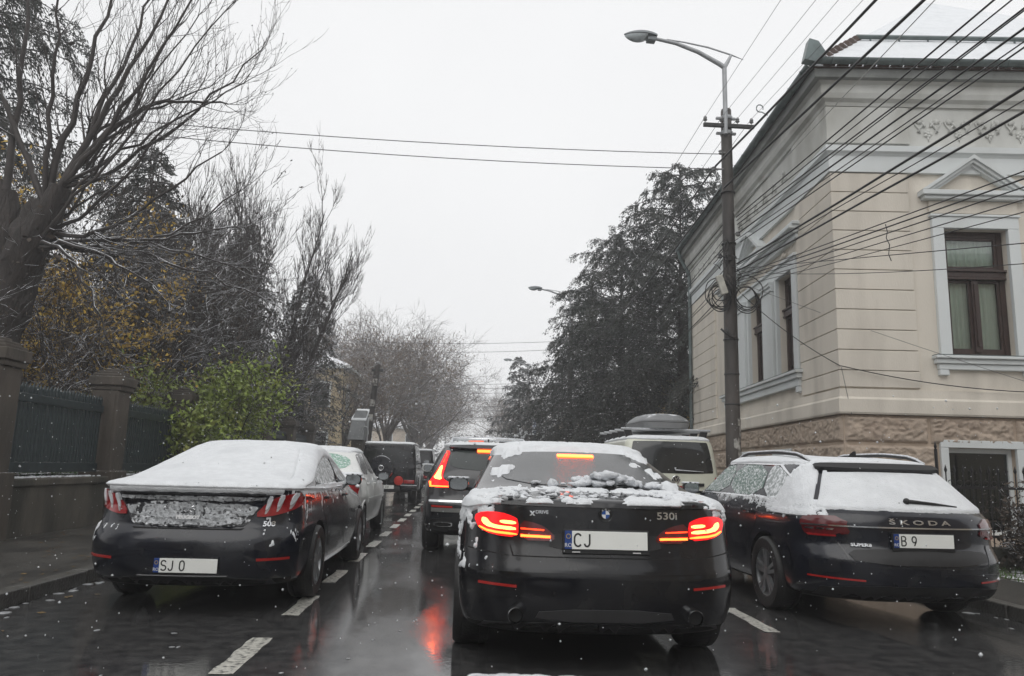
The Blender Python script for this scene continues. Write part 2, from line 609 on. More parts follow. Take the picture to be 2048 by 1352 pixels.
def pillar(yn, label, chalk=False):
    p = tag(empty('gate_pillar', (-6.28, yn + 0.25, 0)), label, 'pillar', 'pillars of the garden fence')
    MB().box(-0.23, 0.23, -0.25, 0.23, -0.05, 2.38, b=0.025).build('shaft', M_PILLAR, p)
    MB().box(-0.285, 0.285, -0.285, 0.285, -0.05, 1.0, b=0.02).build('base', M_PILLAR, p)
    for k, (w, z0, z1) in enumerate(((0.26, 2.38, 2.46), (0.295, 2.46, 2.62), (0.25, 2.62, 2.67), (0.19, 2.67, 2.72), (0.11, 2.72, 2.77))):
        MB().box(-w, w, -w, w, z0, z1, b=0.015).build('cap_slab', M_PILLAR, p)
    for sx in (-0.13, 0.13):
        MB().box(sx - .05, sx + .05, -0.262, -0.25, 1.05, 2.30).build('raised_band', M_PILLAR, p)
    if chalk:
        t = Tubes()
        yf = -0.268
        def ln(pts, r=0.006): t.add([(x, yf, z) for x, z in pts], r, 4)
        for i in range(5):
            cx = -0.2 + 0.1 * i
            ln([(cx + .035 * math.sin(a), 1.93 + .085 * math.cos(a)) for a in np.linspace(0, 2 * PI, 13)])
            ln([(cx - .008, 1.93), (cx + .008, 1.925)], 0.009)
        for z, w in ((1.82, .2), (1.79, .14), (1.76, .08)):
            ln([(-w, z), (-w / 2, z - .012), (0, z), (w / 2, z - .01), (w, z)])
        ln([(0, 1.73), (-.21, 1.53), (.21, 1.52), (0, 1.73)])
        for k in range(5):
            z = 1.68 - .035 * k; w = .05 + .036 * k
            ln([(-w, z), (w, z - .005)])
        for s in (-1, 1):
            ln([(s * .14, 1.52), (s * .13, 1.22)]); ln([(s * .07, 1.52), (s * .07, 1.22)])
            for k in range(8): ln([(s * .07, 1.50 - k * .037), (s * .14, 1.49 - k * .037)])
        zz = [(-.22 + .055 * k, 1.2 if k % 2 == 0 else 1.0) for k in range(9)]
        ln(zz); ln([(-.22, 1.2), (.22, 1.2)])
        t.build('chalk_drawing', M_CHALK, p)
    return p
pillar(10.02, 'nearest stone fence pillar carrying a chalk drawing of a tower', True)
pillar(13.37, 'second stone fence pillar with thin snow lines on its stepped cap, left of the dark saloon')
pillar(16.72, 'third fence pillar half hidden by the bright green bush')
pillar(20.07, 'fence pillar standing behind the green bush above the roof of the dark saloon')
pillar(23.42, 'fence pillar left of the white saloon roof')
pillar(26.77, 'fence pillar beside the leafless shrub just left of the grey metal cabinet')
pillar(30.12, 'farthest fence pillar behind the grey metal cabinet')
def fence(y0, y1, label, n):
    f = tag(empty('iron_fence', (-6.3, y0, 0)), label, 'fence', 'panels of the iron garden fence')
    L_ = y1 - y0
    MB().box(-0.035, 0.035, 0, L_, 1.98, 2.10, b=0.006).build('top_rail', M_IRON, f)
    MB().box(-0.035, 0.035, 0, L_, 0.985, 1.13, b=0.006).build('bottom_rail', M_IRON, f)
    me = None
    for i in range(n):
        yy = (i + .5) * L_ / n
        if me is None:
            b = MB().box(-0.012, 0.012, -0.030, 0.030, 1.13, 1.98)
            b.box(-0.012, 0.012, -0.030, 0.030, 2.10, 2.20)
            b.add([(-.012, -.03, 2.20), (.012, -.03, 2.20), (.012, .03, 2.20), (-.012, .03, 2.20), (0, 0, 2.27)], [(0, 1, 4), (1, 2, 4), (2, 3, 4), (3, 0, 4)])
            o = b.build('slat', M_IRON, f)
            me = o.data
        else: o = link('slat', me, f)
        o.location = (rr.uniform(-.004, .004), yy, rr.uniform(-.01, .01))
        o.rotation_euler = (0, 0, rr.uniform(-.06, .06))
fence(7.0, 10.0, 'dark iron fence panel left of the chalk marked pillar', 22)
fence(10.55, 13.35, 'dark blue green iron fence panel right of the chalk marked pillar', 30)
fence(13.90, 16.70, 'iron fence panel right of the second pillar above the snowy saloon', 30)
fence(17.25, 20.05, 'iron fence panel under the bright green bush', 28)
fence(20.60, 23.40, 'iron fence panel right of the bright green bush', 26)
fence(23.95, 26.75, 'iron fence panel above the white saloon', 24)
fence(27.30, 30.10, 'farthest iron fence panel next to the grey metal cabinet', 24)

# garden fence with spiked bars on the right, behind the estate car
def spiked_fence():
    M = pmat('black_wrought_iron', (0.012, 0.012, 0.013), rough=0.4, var=0.2, snow=0.7, snow_lo=1.1)
    f = tag(empty('spiked_fence', (6.55, 10.3, 0.05)), 'black wrought iron garden fence with spear tips right of the dark estate car', 'fence')
    f.rotation_euler = (0, 0, R(-4.35))
    MB().box(-0.1, 6, -0.09, 0.09, -0.1, 0.30, b=0.02).build('plinth', M_CONC, f)
    for z in (0.42, 1.08): MB().box(0, 6, -0.018, 0.018, z, z + 0.035).build('rail', M, f)
    n = 50
    for i in range(n):
        x = 0.04 + i * 0.12
        tall = i % 12 == 0
        b = Tubes()
        h = 1.62 if tall else 1.30
        if tall: b.add([(0, 0, .3), (0, 0, h)], .022, 6)
        else: b.add([(0, 0, .3), (0, 0, h)], .009, 5)
        b.add([(0, 0, h), (0, 0, h + .03), (0, 0, h + .11)], [.010, .022, .001], 5)
        if not tall:
            b.add([(.045 * math.sin(a), 0, .80 + .05 * math.cos(a)) for a in np.linspace(0, 2 * PI, 9)], .006, 4)
            b.add([(0.06 + .04 * math.sin(a), 0, 1.155 + .04 * math.cos(a)) for a in np.linspace(0, 2 * PI, 9)], .006, 4)
        o = b.build('post' if tall else 'bar', M, f)
        o.location = (x, 0, 0)
spiked_fence()
# slush washed up along the kerbs and between the lanes
def slush():
    rg = np.random.default_rng(12)
    m = MB()
    for i in range(300):
        k = rg.random()
        yy = 3.5 + 26 * rg.random() ** 1.3
        if k < .5: xx = KL + .04 + abs(rg.normal(0, .10))
        elif k < .75: xx = KR - .04 - abs(rg.normal(0, .12))
        else: xx = rg.normal(-1.2, .9)
        r = rg.uniform(.008, .030) * (1 if k < .75 else .6)
        m.ball((xx, yy, .002), r, 6, 4, (rg.uniform(.8, 2.4), rg.uniform(.8, 2.4), .2))
    o = m.build('slush', pmat('grey_slush', (.36, .37, .38), rough=.35, var=.3, vs=20, bump=.4, bs=60), None, True)
    tag(o, 'bits of wet grey slush lying along the kerbs and on the road', 'slush', kind='stuff')
slush()
# ------------------------------------------------------------------ the corner house on the right
M_STUC = pmat('cream_stucco', (0.68, 0.63, 0.55), rough=0.85, var=0.07, vs=1.2, bump=0.2, bs=70, col2=(0.50, 0.46, 0.40), c2s=1.6, c2lo=0.45, c2hi=0.74, stretch=(1, 1, 0.22))
M_TRIM = pmat('pale_grey_trim', (0.66, 0.69, 0.69), rough=0.75, var=0.05, vs=2, bump=0.1, bs=70, col2=(0.55, 0.57, 0.56), c2s=1.0, c2lo=0.5, c2hi=0.75, stretch=(1, 1, 0.4))
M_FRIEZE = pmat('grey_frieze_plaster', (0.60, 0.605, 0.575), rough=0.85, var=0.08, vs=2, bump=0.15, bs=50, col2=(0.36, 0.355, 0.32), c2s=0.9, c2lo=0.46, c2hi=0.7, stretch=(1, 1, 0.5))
M_PLINTH = pmat('rough_sandy_render', (0.43, 0.35, 0.28), rough=0.9, var=0.12, vs=6, bump=0.4, bs=40, col2=(0.37, 0.29, 0.23), c2s=1.2, c2lo=0.5, c2hi=0.75)
M_PLINTHF = pmat('smooth_sandy_render', (0.46, 0.37, 0.29), rough=0.9, var=0.1, vs=3, bump=0.2, bs=50)
M_WOOD = pmat('dark_brown_window_wood', (0.042, 0.025, 0.021), rough=0.4, var=0.3, vs=6, bump=0.15, bs=30, stretch=(6, 6, 1))
M_CURT = pmat('pale_green_curtain', (0.66, 0.73, 0.67), rough=0.9, var=0.06)
M_DARKROOM = pmat('dark_room', (0.03, 0.035, 0.033), rough=0.9)
M_GLASS = glassmat('window_glass', (0.93, 0.96, 0.94))
M_ZINC = pmat('green_grey_zinc', (0.13, 0.16, 0.16), rough=0.4, metal=0.3, var=0.25, vs=5, bump=0.1, bs=30)
M_EAVE = pmat('weathered_eave_boards', (0.24, 0.25, 0.24), rough=0.8, var=0.2, vs=4, bump=0.3, bs=18, stretch=(1, 0.3, 1))
M_TILE = pmat('snowed_roof_tile', (0.10, 0.07, 0.06), rough=0.8, var=0.3, snow=1.0, snow_lo=0.55, snow_scale=3.0)
HC = (6.40, 12.5, 0.0)
house = tag(empty('corner_house', HC, R(-4.35)), 'cream stucco corner house with pale window surrounds and snowy roof on the right', 'house')
def hp(mb, name, mat, par=house, smooth=False, angle=None): return mb.build(name, mat, par, smooth, angle)

# local axes: x along the front facade (y = 0), y along the street facade (x = 0)
LY, FX = 11.4, 9.0
def wall_grid(fac, a0, a1, z0, z1, holes, th=0.45):
    """facade with openings: rectangles between the opening edges, plus reveals"""
    As = sorted({a0, a1, *[h[0] for h in holes], *[h[1] for h in holes]})
    Zs = sorted({z0, z1, *[h[2] for h in holes], *[h[3] for h in holes]})
    mb = MB()
    for i in range(len(As) - 1):
        for j in range(len(Zs) - 1):
            ca, cz = (As[i] + As[i + 1]) / 2, (Zs[j] + Zs[j + 1]) / 2
            if any(h[0] < ca < h[1] and h[2] < cz < h[3] for h in holes): continue
            if fac == 'F': mb.box(As[i], As[i + 1], 0, th, Zs[j], Zs[j + 1])
            else: mb.box(0, th, As[i], As[i + 1], Zs[j], Zs[j + 1])
    return mb
HF = [(1.90, 3.02, 3.35, 5.64), (5.2, 6.32, 3.35, 5.64)]
HL = [(2.03, 2.98, 3.29, 5.40), (3.97, 5.02, 3.29, 5.40), (6.02, 6.98, 3.29, 5.40)]
HB = [(1.72, 2.86, 0.35, 1.78)]
HBL = [(2.6, 3.5, 0.9, 1.66), (5.0, 5.9, 0.9, 1.66)]
hp(wall_grid('F', 0, FX, 2.31, 8.45, HF), 'front_wall', M_STUC)
hp(wall_grid('L', 0.452, LY, 2.31, 8.45, HL), 'street_wall', M_STUC)
hp(wall_grid('F', 0, FX, 0, 2.30, HB), 'front_basement_wall', M_PLINTHF)
hp(wall_grid('L', 0.452, LY, 0, 2.30, HBL), 'street_basement_wall', M_PLINTHF)
hp(MB().box(0.452, FX, LY - .4, LY - .002, 0, 8.45), 'rear_wall', M_STUC)
hp(MB().box(FX - .4, FX - .002, 0.46, LY - .41, 0, 8.45), 'side_wall', M_STUC)
hp(MB().box(0.47, FX - .42, 0.47, LY - .42, 2.2, 2.3), 'floor', M_DARKROOM)
hp(MB().box(1.5, FX - 1, 1.9, LY - 1, 2.3, 8.4), 'room_partition', M_DARKROOM)

def boxF(mb, a0, a1, o0, o1, z0, z1, b=0): return mb.box(a0, a1, -o1, -o0, z0, z1, b)
def boxL(mb, a0, a1, o0, o1, z0, z1, b=0): return mb.box(-o1, -o0, a0, a1, z0, z1, b)
BX = {'F': boxF, 'L': boxL}

# rusticated piers: each stucco block proud of the wall with open joints
rows = [2.76, 3.055]
z = 3.055
while z < 6.4:
    z += 0.358
    rows.append(z)
rows[-1] = 6.64
for fac, a0, a1 in (('F', 0.0, 1.33), ('L', 0.0, 1.75), ('L', 8.35, 11.4), ('F', 3.9, 4.9)):
    for i in range(len(rows) - 1):
        mb = MB()
        s0 = -0.05 if a0 == 0 and fac == 'F' else (0.0 if a0 == 0 else a0)
        BX[fac](mb, s0, a1, -0.02, 0.05, rows[i] + 0.012, rows[i + 1] - 0.0, b=0.010)
        hp(mb, 'stucco_block', M_STUC)
# belt course above the plinth and its cap, mitred round the corner
def sweep(name, prof, mat, par=house, y1=LY + 0.1, x1=FX):
    n = len(prof)
    V = []
    for o, z in prof: V.append((-o, y1, z))
    for o, z in prof: V.append((-o, -o, z))
    for o, z in prof: V.append((x1, -o, z))
    F = [(k * n + i, k * n + (i + 1) % n, (k + 1) * n + (i + 1) % n, (k + 1) * n + i) for k in range(2) for i in range(n)]
    F += [tuple(range(n)), tuple(range(2 * n, 3 * n))[::-1]]
    return hp(MB().add(V, F), name, mat, par)
sweep('plinth_course', [(-0.02, 2.31), (0.085, 2.31), (0.10, 2.34), (0.10, 2.56), (0.07, 2.60), (0.06, 2.74), (-0.02, 2.74)], M_STUC)
sweep('architrave', [(-0.02, 6.66), (0.07, 6.66), (0.07, 6.96), (0.10, 7.0), (0.14, 7.03), (0.14, 7.14), (0.05, 7.18), (-0.02, 7.18)], M_TRIM)
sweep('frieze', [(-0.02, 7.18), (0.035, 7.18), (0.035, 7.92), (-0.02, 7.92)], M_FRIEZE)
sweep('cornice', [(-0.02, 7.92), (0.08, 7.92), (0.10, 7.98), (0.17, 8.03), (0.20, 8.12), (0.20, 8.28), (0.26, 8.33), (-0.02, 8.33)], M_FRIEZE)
sweep('eave_boards', [(-0.02, 8.335), (0.36, 8.335), (0.38, 8.47), (0.36, 8.50), (-0.02, 8.50)], M_EAVE, x1=FX + .3, y1=LY + .35)
# corner block of the frieze
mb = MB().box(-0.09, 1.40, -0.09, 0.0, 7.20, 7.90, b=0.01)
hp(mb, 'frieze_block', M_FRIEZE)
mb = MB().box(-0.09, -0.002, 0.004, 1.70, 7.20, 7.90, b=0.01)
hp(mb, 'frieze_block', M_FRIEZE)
# plaster vines and rosettes on the frieze of the front
rg = random.Random(8)
for k in range(9):
    cx = 1.75 + 0.55 * k
    t = MB()
    for s in (-1, 1):
        t.tube([(cx + s * (0.05 + 0.10 * u + 0.04 * math.sin(9 * u)), -0.05, 7.52 + .12 * math.sin(4.5 * u) + .03) for u in np.linspace(0, 2.0, 12)], [.026 - .0015 * i for i in range(12)], 5)
        t.ball((cx + s * 0.16, -0.045, 7.66), .045, 8, 4, (1, .5, 1.2))
    for a in range(5):
        t.ball((cx + .05 * math.cos(a * 1.257), -0.05, 7.42 + .05 * math.sin(a * 1.257)), .034, 7, 4, (1, .6, 1))
    t.ball((cx, -0.055, 7.42), .03, 7, 4, (1, .8, 1))
    t.tube([(cx, -0.045, 7.36), (cx + .01, -0.045, 7.27)], [.02, .006], 5)
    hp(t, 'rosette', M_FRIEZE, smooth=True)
for k in range(14):
    t = MB()
    cy = 2.2 + 0.65 * k
    if cy > 11: break
    t.tube([(-0.05, cy + (0.05 + .11 * u), 7.52 + .10 * math.sin(3 * u)) for u in np.linspace(0, 2.6, 10)], .022, 5)
    t.ball((-0.05, cy, 7.42), .06, 8, 4, (.6, 1, 1))
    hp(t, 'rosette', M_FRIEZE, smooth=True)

# roof: a hip whose slopes carry snow, tiles proud at the eave
def roof():
    e = 0.42
    x0, y0, x1, y1 = -e, -e, FX + e, LY + e
    ze, h = 8.50, 4.6
    A, B, C_, D = (x0, y0, ze), (x1, y0, ze), (x1, y1, ze), (x0, y1, ze)
    hy = (x1 - x0) / 2
    P, Q = ((x0 + x1) / 2, y0 + hy, ze + h), ((x0 + x1) / 2, y1 - hy * .9, ze + h)
    r = hp(MB().add([A, B, C_, D, P, Q], [(0, 1, 4), (1, 2, 5, 4), (2, 3, 5), (3, 0, 4, 5), (3, 2, 1, 0)]), 'roof', M_TILE)
    # snow blanket with an uneven lower edge
    V, F = [], []
    nu, nv = 60, 14
    for j in range(nv + 1):
        for i in range(nu + 1):
            v = 0.02 + 0.98 * j / nv
            a = Vector(A).lerp(Vector(P), v); b = Vector(B).lerp(Vector(P), v)
            p = a.lerp(b, i / nu)
            n = noise.noise(Vector((p.x * 2.2, p.y * 2.2, 3)))
            if j == 0: p += Vector((0, (n + .4) * .16, (n + .4) * .16 * h / hy))
            p.z += 0.045 + 0.02 * n if 0 < j else 0.012
            V.append(p[:])
    for j in range(nv):
        for i in range(nu): F.append((j * (nu + 1) + i, j * (nu + 1) + i + 1, (j + 1) * (nu + 1) + i + 1, (j + 1) * (nu + 1) + i))
    s = mk('snow', V, F, SNOW, r, True)
    # rows of tile edges showing through near the ridge of the corner
    for k in range(9):
        mb = MB()
        u = 0.03 + k * 0.034
        p = Vector(A).lerp(Vector(P), u)
        mb.tube([(p.x - .05, p.y - .05, p.z + .05), (p.x + .1, p.y + .1, p.z + .09)], [.07, .06], 8)
        mb.build('hip_tile', M_TILE, r, True, 50)
    t = MB()
    a, b = Vector(A).lerp(Vector(P), .30), Vector(B).lerp(Vector(P), .30)
    t.tube([(a + Vector((0, -.02, .12)))[:], (b + Vector((0, -.02, .12)))[:]], .045, 6)
    for k in range(12):
        p = a.lerp(b, (k + .5) / 12)
        t.tube([(p.x, p.y, p.z - .05), (p.x, p.y - .02, p.z + .12)], .02, 5)
    t.build('snow_guard', M_ZINC, r)
    for k in range(40):
        x = x0 + .2 + k * .24
        mb = MB().box(x, x + .2, y0 - .03, y0 + .22, ze + .012, ze + .06, b=.01)
        o = mb.build('roof_tile', M_TILE, r)
        o.rotation_euler = (0, 0, 0)
roof()
# half round gutters with hooks
def gutter(a, b, side):
    a, b = Vector(a), Vector(b)
    n = 12
    V, F = [], []
    k = 10
    out = Vector((0, -1, 0)) if side == 'F' else Vector((-1, 0, 0))
    for p in (a, b):
        for r_ in (0.085, 0.078):
            for i in range(k + 1):
                t = PI * i / k
                V.append((p + out * (r_ * math.cos(t)) + Vector((0, 0, -r_ * math.sin(t))))[:])
    m = k + 1
    for i in range(k):
        F.append((i, i + 1, 2 * m + i + 1, 2 * m + i))
        F.append((m + i, 3 * m + i, 3 * m + i + 1, m + i + 1))
    F += [(0, 2 * m, 3 * m, m), (k, m + k, 3 * m + k, 2 * m + k)]
    g_ = hp(MB().add(V, F), 'gutter', M_ZINC, smooth=True, angle=40)
    L_ = (b - a).length
    d = (b - a).normalized()
    for i in range(int(L_ / 0.62)):
        p = a + d * (0.3 + i * .62)
        t = Tubes()
        t.add([(p + out * (.094 * math.cos(s)) + Vector((0, 0, -.094 * math.sin(s))))[:] for s in np.linspace(0, PI, 9)], .009, 5)
        t.add([(p - out * .09)[:], (p - out * .12 + Vector((0, 0, .06)))[:]], .009, 5)
        t.build('gutter_hook', M_ZINC, g_)
    return g_
gF = gutter((-0.42, -0.49, 8.60), (FX, -0.49, 8.60), 'F')
gL = gutter((-0.455, -0.42, 8.56), (-0.455, LY, 8.56), 'L')
hp(MB().box(-0.385, -0.30, -0.30, LY + .3, 8.46, 8.66), 'fascia', M_EAVE)
# turned up zinc corner box, and snow hooks along the street eave
hp(MB().prism([(-0.62, 8.55), (-0.40, 8.50), (-0.22, 8.66), (-0.36, 8.90), (-0.52, 8.95)], 'Y', -0.58, -0.40), 'gutter_corner', M_ZINC)
for y in (1.6, 4.2, 6.6, 9.0):
    t = Tubes()
    t.add([(-0.58, y, 8.55), (-0.70, y, 8.62)] + [(-0.74 - .07 * math.sin(a), y, 8.70 - .08 * math.cos(a)) for a in np.linspace(0.2, 5.0, 10)], .012, 5)
    t.build('eave_hook', M_ZINC, house)
# drain pipe at the far end of the street facade
t = Tubes()
t.add([(-0.49, 11.2, 8.5), (-0.40, 11.2, 8.2), (-0.14, 11.2, 7.7), (-0.12, 11.2, 7.4), (-0.12, 11.2, 0.2)], .055, 10)
t.build('drain_pipe', M_ZINC, house)

# rough render blocks of the plinth
def rough_block(fac, a0, a1, z0, z1, seed):
    st = 0.022
    na, nz_ = max(3, int((a1 - a0) / st)), max(3, int((z1 - z0) / st))
    A, Z = np.meshgrid(np.linspace(a0, a1, na + 1), np.linspace(z0, z1, nz_ + 1))
    P = np.stack([A.ravel(), np.full(A.size, seed * 3.7), Z.ravel()], 1)
    Q = P.copy()
    Q[:, 0] *= 0.55
    wob = fnoise(P, 5.0, 77) * 0.3
    Q[:, 2] += wob
    rid = 1 - np.abs(2 * fnoise(Q, 15.0, 11, 3) - 1)
    rid = np.clip((rid - .45) / .55, 0, 1) ** 1.3
    edge = np.minimum.reduce([A.ravel() - a0, a1 - A.ravel(), Z.ravel() - z0, z1 - Z.ravel()])
    sm = smoothstep(0.0, 0.05, edge)
    h = -0.012 + sm * (0.034 + 0.050 * rid)
    if fac == 'F': V = np.stack([A.ravel(), -h, Z.ravel()], 1)
    else: V = np.stack([-h, A.ravel(), Z.ravel()], 1)
    i = np.arange(nz_)[:, None] * (na + 1) + np.arange(na)[None]
    F = np.stack([i, i + 1, i + na + 2, i + na + 1], -1).reshape(-1, 4)
    if fac == 'L': F = F[:, ::-1]
    return mk('render_block', V, F, M_PLINTH, house, True)
zs = [(0.02, 0.40), (0.42, 0.86), (0.88, 1.34), (1.36, 1.80), (1.83, 2.29)]
sd = 0
for zi, (z0, z1) in enumerate(zs):
    for fac in 'FL':
        holes = HB if fac == 'F' else HBL
        end = 4.4 if fac == 'F' else 8.2
        lo = 0.0 if (zi % 2) else 0.0
        xs = [lo]
        while xs[-1] < end: xs.append(xs[-1] + (1.44 if zi % 2 == 0 else 1.62) * (1 if fac == 'F' else 1.05))
        for i in range(len(xs) - 1):
            segs = [(xs[i], xs[i + 1])]
            for h in holes:
                if h[2] < z1 - .05 and h[3] > z0 + .05:
                    ns = []
                    for s0, s1 in segs:
                        l, r_ = h[0] - .16, h[1] + .16
                        if s0 < l: ns.append((s0, min(s1, l)))
                        if s1 > r_: ns.append((max(s0, r_), s1))
                    segs = ns
            for s0, s1 in segs:
                if s1 - s0 < 0.06: continue
                sd += 1
                rough_block(fac, s0 + .010, s1 - .010, z0, z1, sd)

# windows
def window(fac, a0, a1, z0, z1, zt, curtains=True, dark=False):
    """box window: outer frame, transom bar, two casements below and a fanlight above, glass, pleated curtains"""
    w = empty('window', (0, 0, 0), 0, house)
    def B(mb, x0, x1, d0, d1, q0, q1, b=0): # depth d measured inwards
        return mb.box(x0, x1, d0, d1, q0, q1, b) if fac == 'F' else mb.box(d0, d1, x0, x1, q0, q1, b)
    f = MB()
    fw = 0.10
    for (x0, x1, q0, q1) in ((a0, a0 + fw, z0, z1), (a1 - fw, a1, z0, z1), (a0 + fw, a1 - fw, z1 - fw * 1.1, z1), (a0 + fw, a1 - fw, z0, z0 + fw * .9)):
        B(f, x0 + .003, x1 - .003, 0.13, 0.23, q0 + .003, q1 - .003)
    f.build('frame', M_WOOD, w)
    f = MB()
    B(f, a0 + .02, a1 - .02, 0.075, 0.20, zt - .055, zt + .045, .012)
    B(f, a0 - .0, a1 + .0, 0.045, 0.12, zt + .046, zt + .085, .008)
    B(f, a0 + .01, a1 - .01, 0.06, 0.12, zt - .095, zt - .056, .008)
    f.build('transom', M_WOOD, w)
    am = (a0 + a1) / 2
    f = MB()
    B(f, am - .05, am + .05, 0.10, 0.20, z0 + fw * .9, zt - .096, .008)
    B(f, am - .022, am + .022, 0.075, 0.10, z0 + .2, zt - .16, .006)
    f.build('mullion', M_WOOD, w)
    for x0, x1, q0, q1 in ((a0 + fw, am - .05, z0 + fw * .9, zt - .096), (am + .05, a1 - fw, z0 + fw * .9, zt - .096), (a0 + fw, a1 - fw, zt + .086, z1 - fw * 1.1)):
        f = MB()
        s = .045
        B(f, x0, x0 + s, .145, .195, q0, q1); B(f, x1 - s, x1, .145, .195, q0, q1)
        B(f, x0 + s, x1 - s, .145, .195, q1 - s, q1); B(f, x0 + s, x1 - s, .145, .195, q0, q0 + s * 1.6)
        c = f.build('casement', M_WOOD, w)
        f = MB()
        B(f, x0 + s, x1 - s, .168, .174, q0 + s * 1.6, q1 - s)
        f.build('pane', M_GLASS, c)
    if curtains:
        for x0, x1, q0, q1 in ((a0 + .06, am - .02, z0 + .12, zt - .02), (am + .02, a1 - .06, z0 + .12, zt - .02), (a0 + .06, a1 - .06, zt - .0, z1 - .04)):
            n = int((x1 - x0) / .008)
            pts = np.linspace(x0, x1, n)
            V = []
            for q in (q0, q1):
                for i, x in enumerate(pts):
                    dd = 0.275 + .018 * math.sin(x * 62 + .6 * math.sin(x * 9)) + .006 * math.sin(x * 151)
                    V.append((x, dd, q) if fac == 'F' else (dd, x, q))
            F = [(i, i + 1, n + i + 1, n + i) for i in range(n - 1)]
            mk('curtain', V, F, M_CURT, w, True)
    return w
def surround(fac, a0, a1, z0, z1):
    """raised pale frame round an opening, sill with brackets, lintel"""
    mb = MB()
    b = BX[fac]
    w = .20
    b(mb, a0 - w, a0, -.02, .075, z0, z1, .008); b(mb, a1, a1 + w, -.02, .075, z0, z1, .008)
    b(mb, a0 - w, a1 + w, -.02, .075, z1 + .002, z1 + .21, .008)
    b(mb, a0 - w - .03, a1 + w + .03, -.02, .10, z1 + .212, z1 + .255, .008)
    hp(mb, 'window_surround', M_TRIM)
    mb = MB()
    b(mb, a0 - w - .13, a1 + w + .13, -.02, .17, z0 - .055, z0 - .003, .012)
    b(mb, a0 - w - .10, a1 + w + .10, -.02, .12, z0 - .14, z0 - .057, .012)
    b(mb, a0 - w - .05, a1 + w + .05, -.02, .08, z0 - .24, z0 - .142, .010)
    for q in (a0 - w - .04, a1 + w - .12): b(mb, q, q + .16, -.02, .075, z0 - .34, z0 - .242, .01)
    hp(mb, 'window_sill', M_TRIM)
    mb = MB(); b(mb, a0 - w - .12, a1 + w + .12, -.02, .165, z0 - .002, z0 + .012)
    hp(mb, 'sill_flashing', M_ZINC)
def pediment(fac, a0, a1, z0, zap, depth=.20):
    mb = MB()
    b = BX[fac]
    b(mb, a0, a1, -.02, depth * .75, z0, z0 + .06, .01)
    b(mb, a0 - .05, a1 + .05, -.02, depth, z0 + .062, z0 + .15, .012)
    am = (a0 + a1) / 2
    for k, (o, t, d) in enumerate(((0, .07, depth), (.075, .06, depth * .8), (.14, .05, depth * .55))):
        for s0, s1 in ((a0 - .05, am), (a1 + .05, am)):
            P = [(s0, z0 + .152 - 0), (s1, zap - o), (s1, zap - o - t), (s0 + (s1 - s0) * .02, z0 + .152)]
            sl = (zap - (z0 + .15)) / (s1 - s0)
            sa = s0 + o / sl if o else s0
            sb = s0 + (o + t) / sl
            P = [(sa, z0 + .152), (s1, zap - o), (s1, zap - o - t), (sb, z0 + .152)]
            if fac == 'F': mb.prism(P, 'Y', -d, .02)
            else: mb.prism(P, 'X', -d, .02)
    hp(mb, 'pediment', M_TRIM)
for h in HF:
    window('F', *h, 4.84)
    surround('F', *h)
    pediment('F', h[0] - .34, h[1] + .34, 6.16, 6.98)
    mb = MB().box(h[0] - .22, h[1] + .22, -.045, .02, 5.92, 6.155, .01)
    hp(mb, 'lintel_panel', M_STUC)
for h in HL: window('L', *h, 4.66)
mb = MB()
for a0, a1 in ((1.80, 2.025), (2.985, 3.09), (3.85, 3.965), (5.025, 5.14), (5.90, 6.015), (6.985, 7.21)):
    boxL(mb, a0, a1, -.02, .08, 3.29, 5.405, .008)
boxL(mb, 1.80, 7.21, -.02, .08, 5.407, 5.62, .008)
boxL(mb, 1.74, 7.27, -.02, .12, 5.622, 5.68, .008)
hp(mb, 'window_surround', M_TRIM)
for a0, a1 in ((3.14, 3.80), (5.19, 5.85)):
    mb = MB()
    boxL(mb, a0, a1, -.02, .13, 3.29, 5.20, .01)
    hp(mb, 'pilaster', M_TRIM)
    mb = MB()
    for k, (z0, z1, o) in enumerate(((5.20, 5.24, .16), (5.24, 5.30, .14), (5.30, 5.36, .18), (5.36, 5.405, .20))):
        boxL(mb, a0 - .02, a1 + .02, -.02, o, z0, z1, .006)
    hp(mb, 'capital', M_TRIM)
mb = MB()
boxL(mb, 1.62, 7.40, -.02, .20, 3.23, 3.285, .012); boxL(mb, 1.68, 7.34, -.02, .15, 3.13, 3.228, .012)
boxL(mb, 1.74, 7.28, -.02, .10, 2.98, 3.128, .01)
for a in (1.76, 7.05): boxL(mb, a, a + .2, -.02, .09, 2.86, 2.978, .01)
hp(mb, 'window_sill', M_TRIM)
mb = MB(); boxL(mb, 1.64, 7.38, -.02, .195, 3.287, 3.297); hp(mb, 'sill_flashing', M_ZINC)
mb = MB()
boxL(mb, 1.62, 7.40, -.02, .10, 5.95, 6.05, .01); boxL(mb, 1.58, 7.44, -.02, .18, 6.052, 6.12, .012); boxL(mb, 1.54, 7.48, -.02, .26, 6.122, 6.20, .012)
boxL(mb, 1.50, 3.5, -.02, .20, 6.202, 6.27, .01); boxL(mb, 5.5, 7.5, -.02, .20, 6.202, 6.27, .01)
hp(mb, 'entablature', M_TRIM)
pediment('L', 3.62, 5.38, 6.205, 6.98, .24)
for a in (2.5, 3.5, 5.5, 6.5):
    mb = MB()
    mb.ball((-.05, a, 5.82), .08, 8, 5, (.5, 1.3, .7)); mb.ball((-.05, a - .12, 5.80), .05, 8, 5, (.5, 1.3, .7)); mb.ball((-.05, a + .12, 5.80), .05, 8, 5, (.5, 1.3, .7))
    hp(mb, 'plaster_ornament', M_STUC, smooth=True)
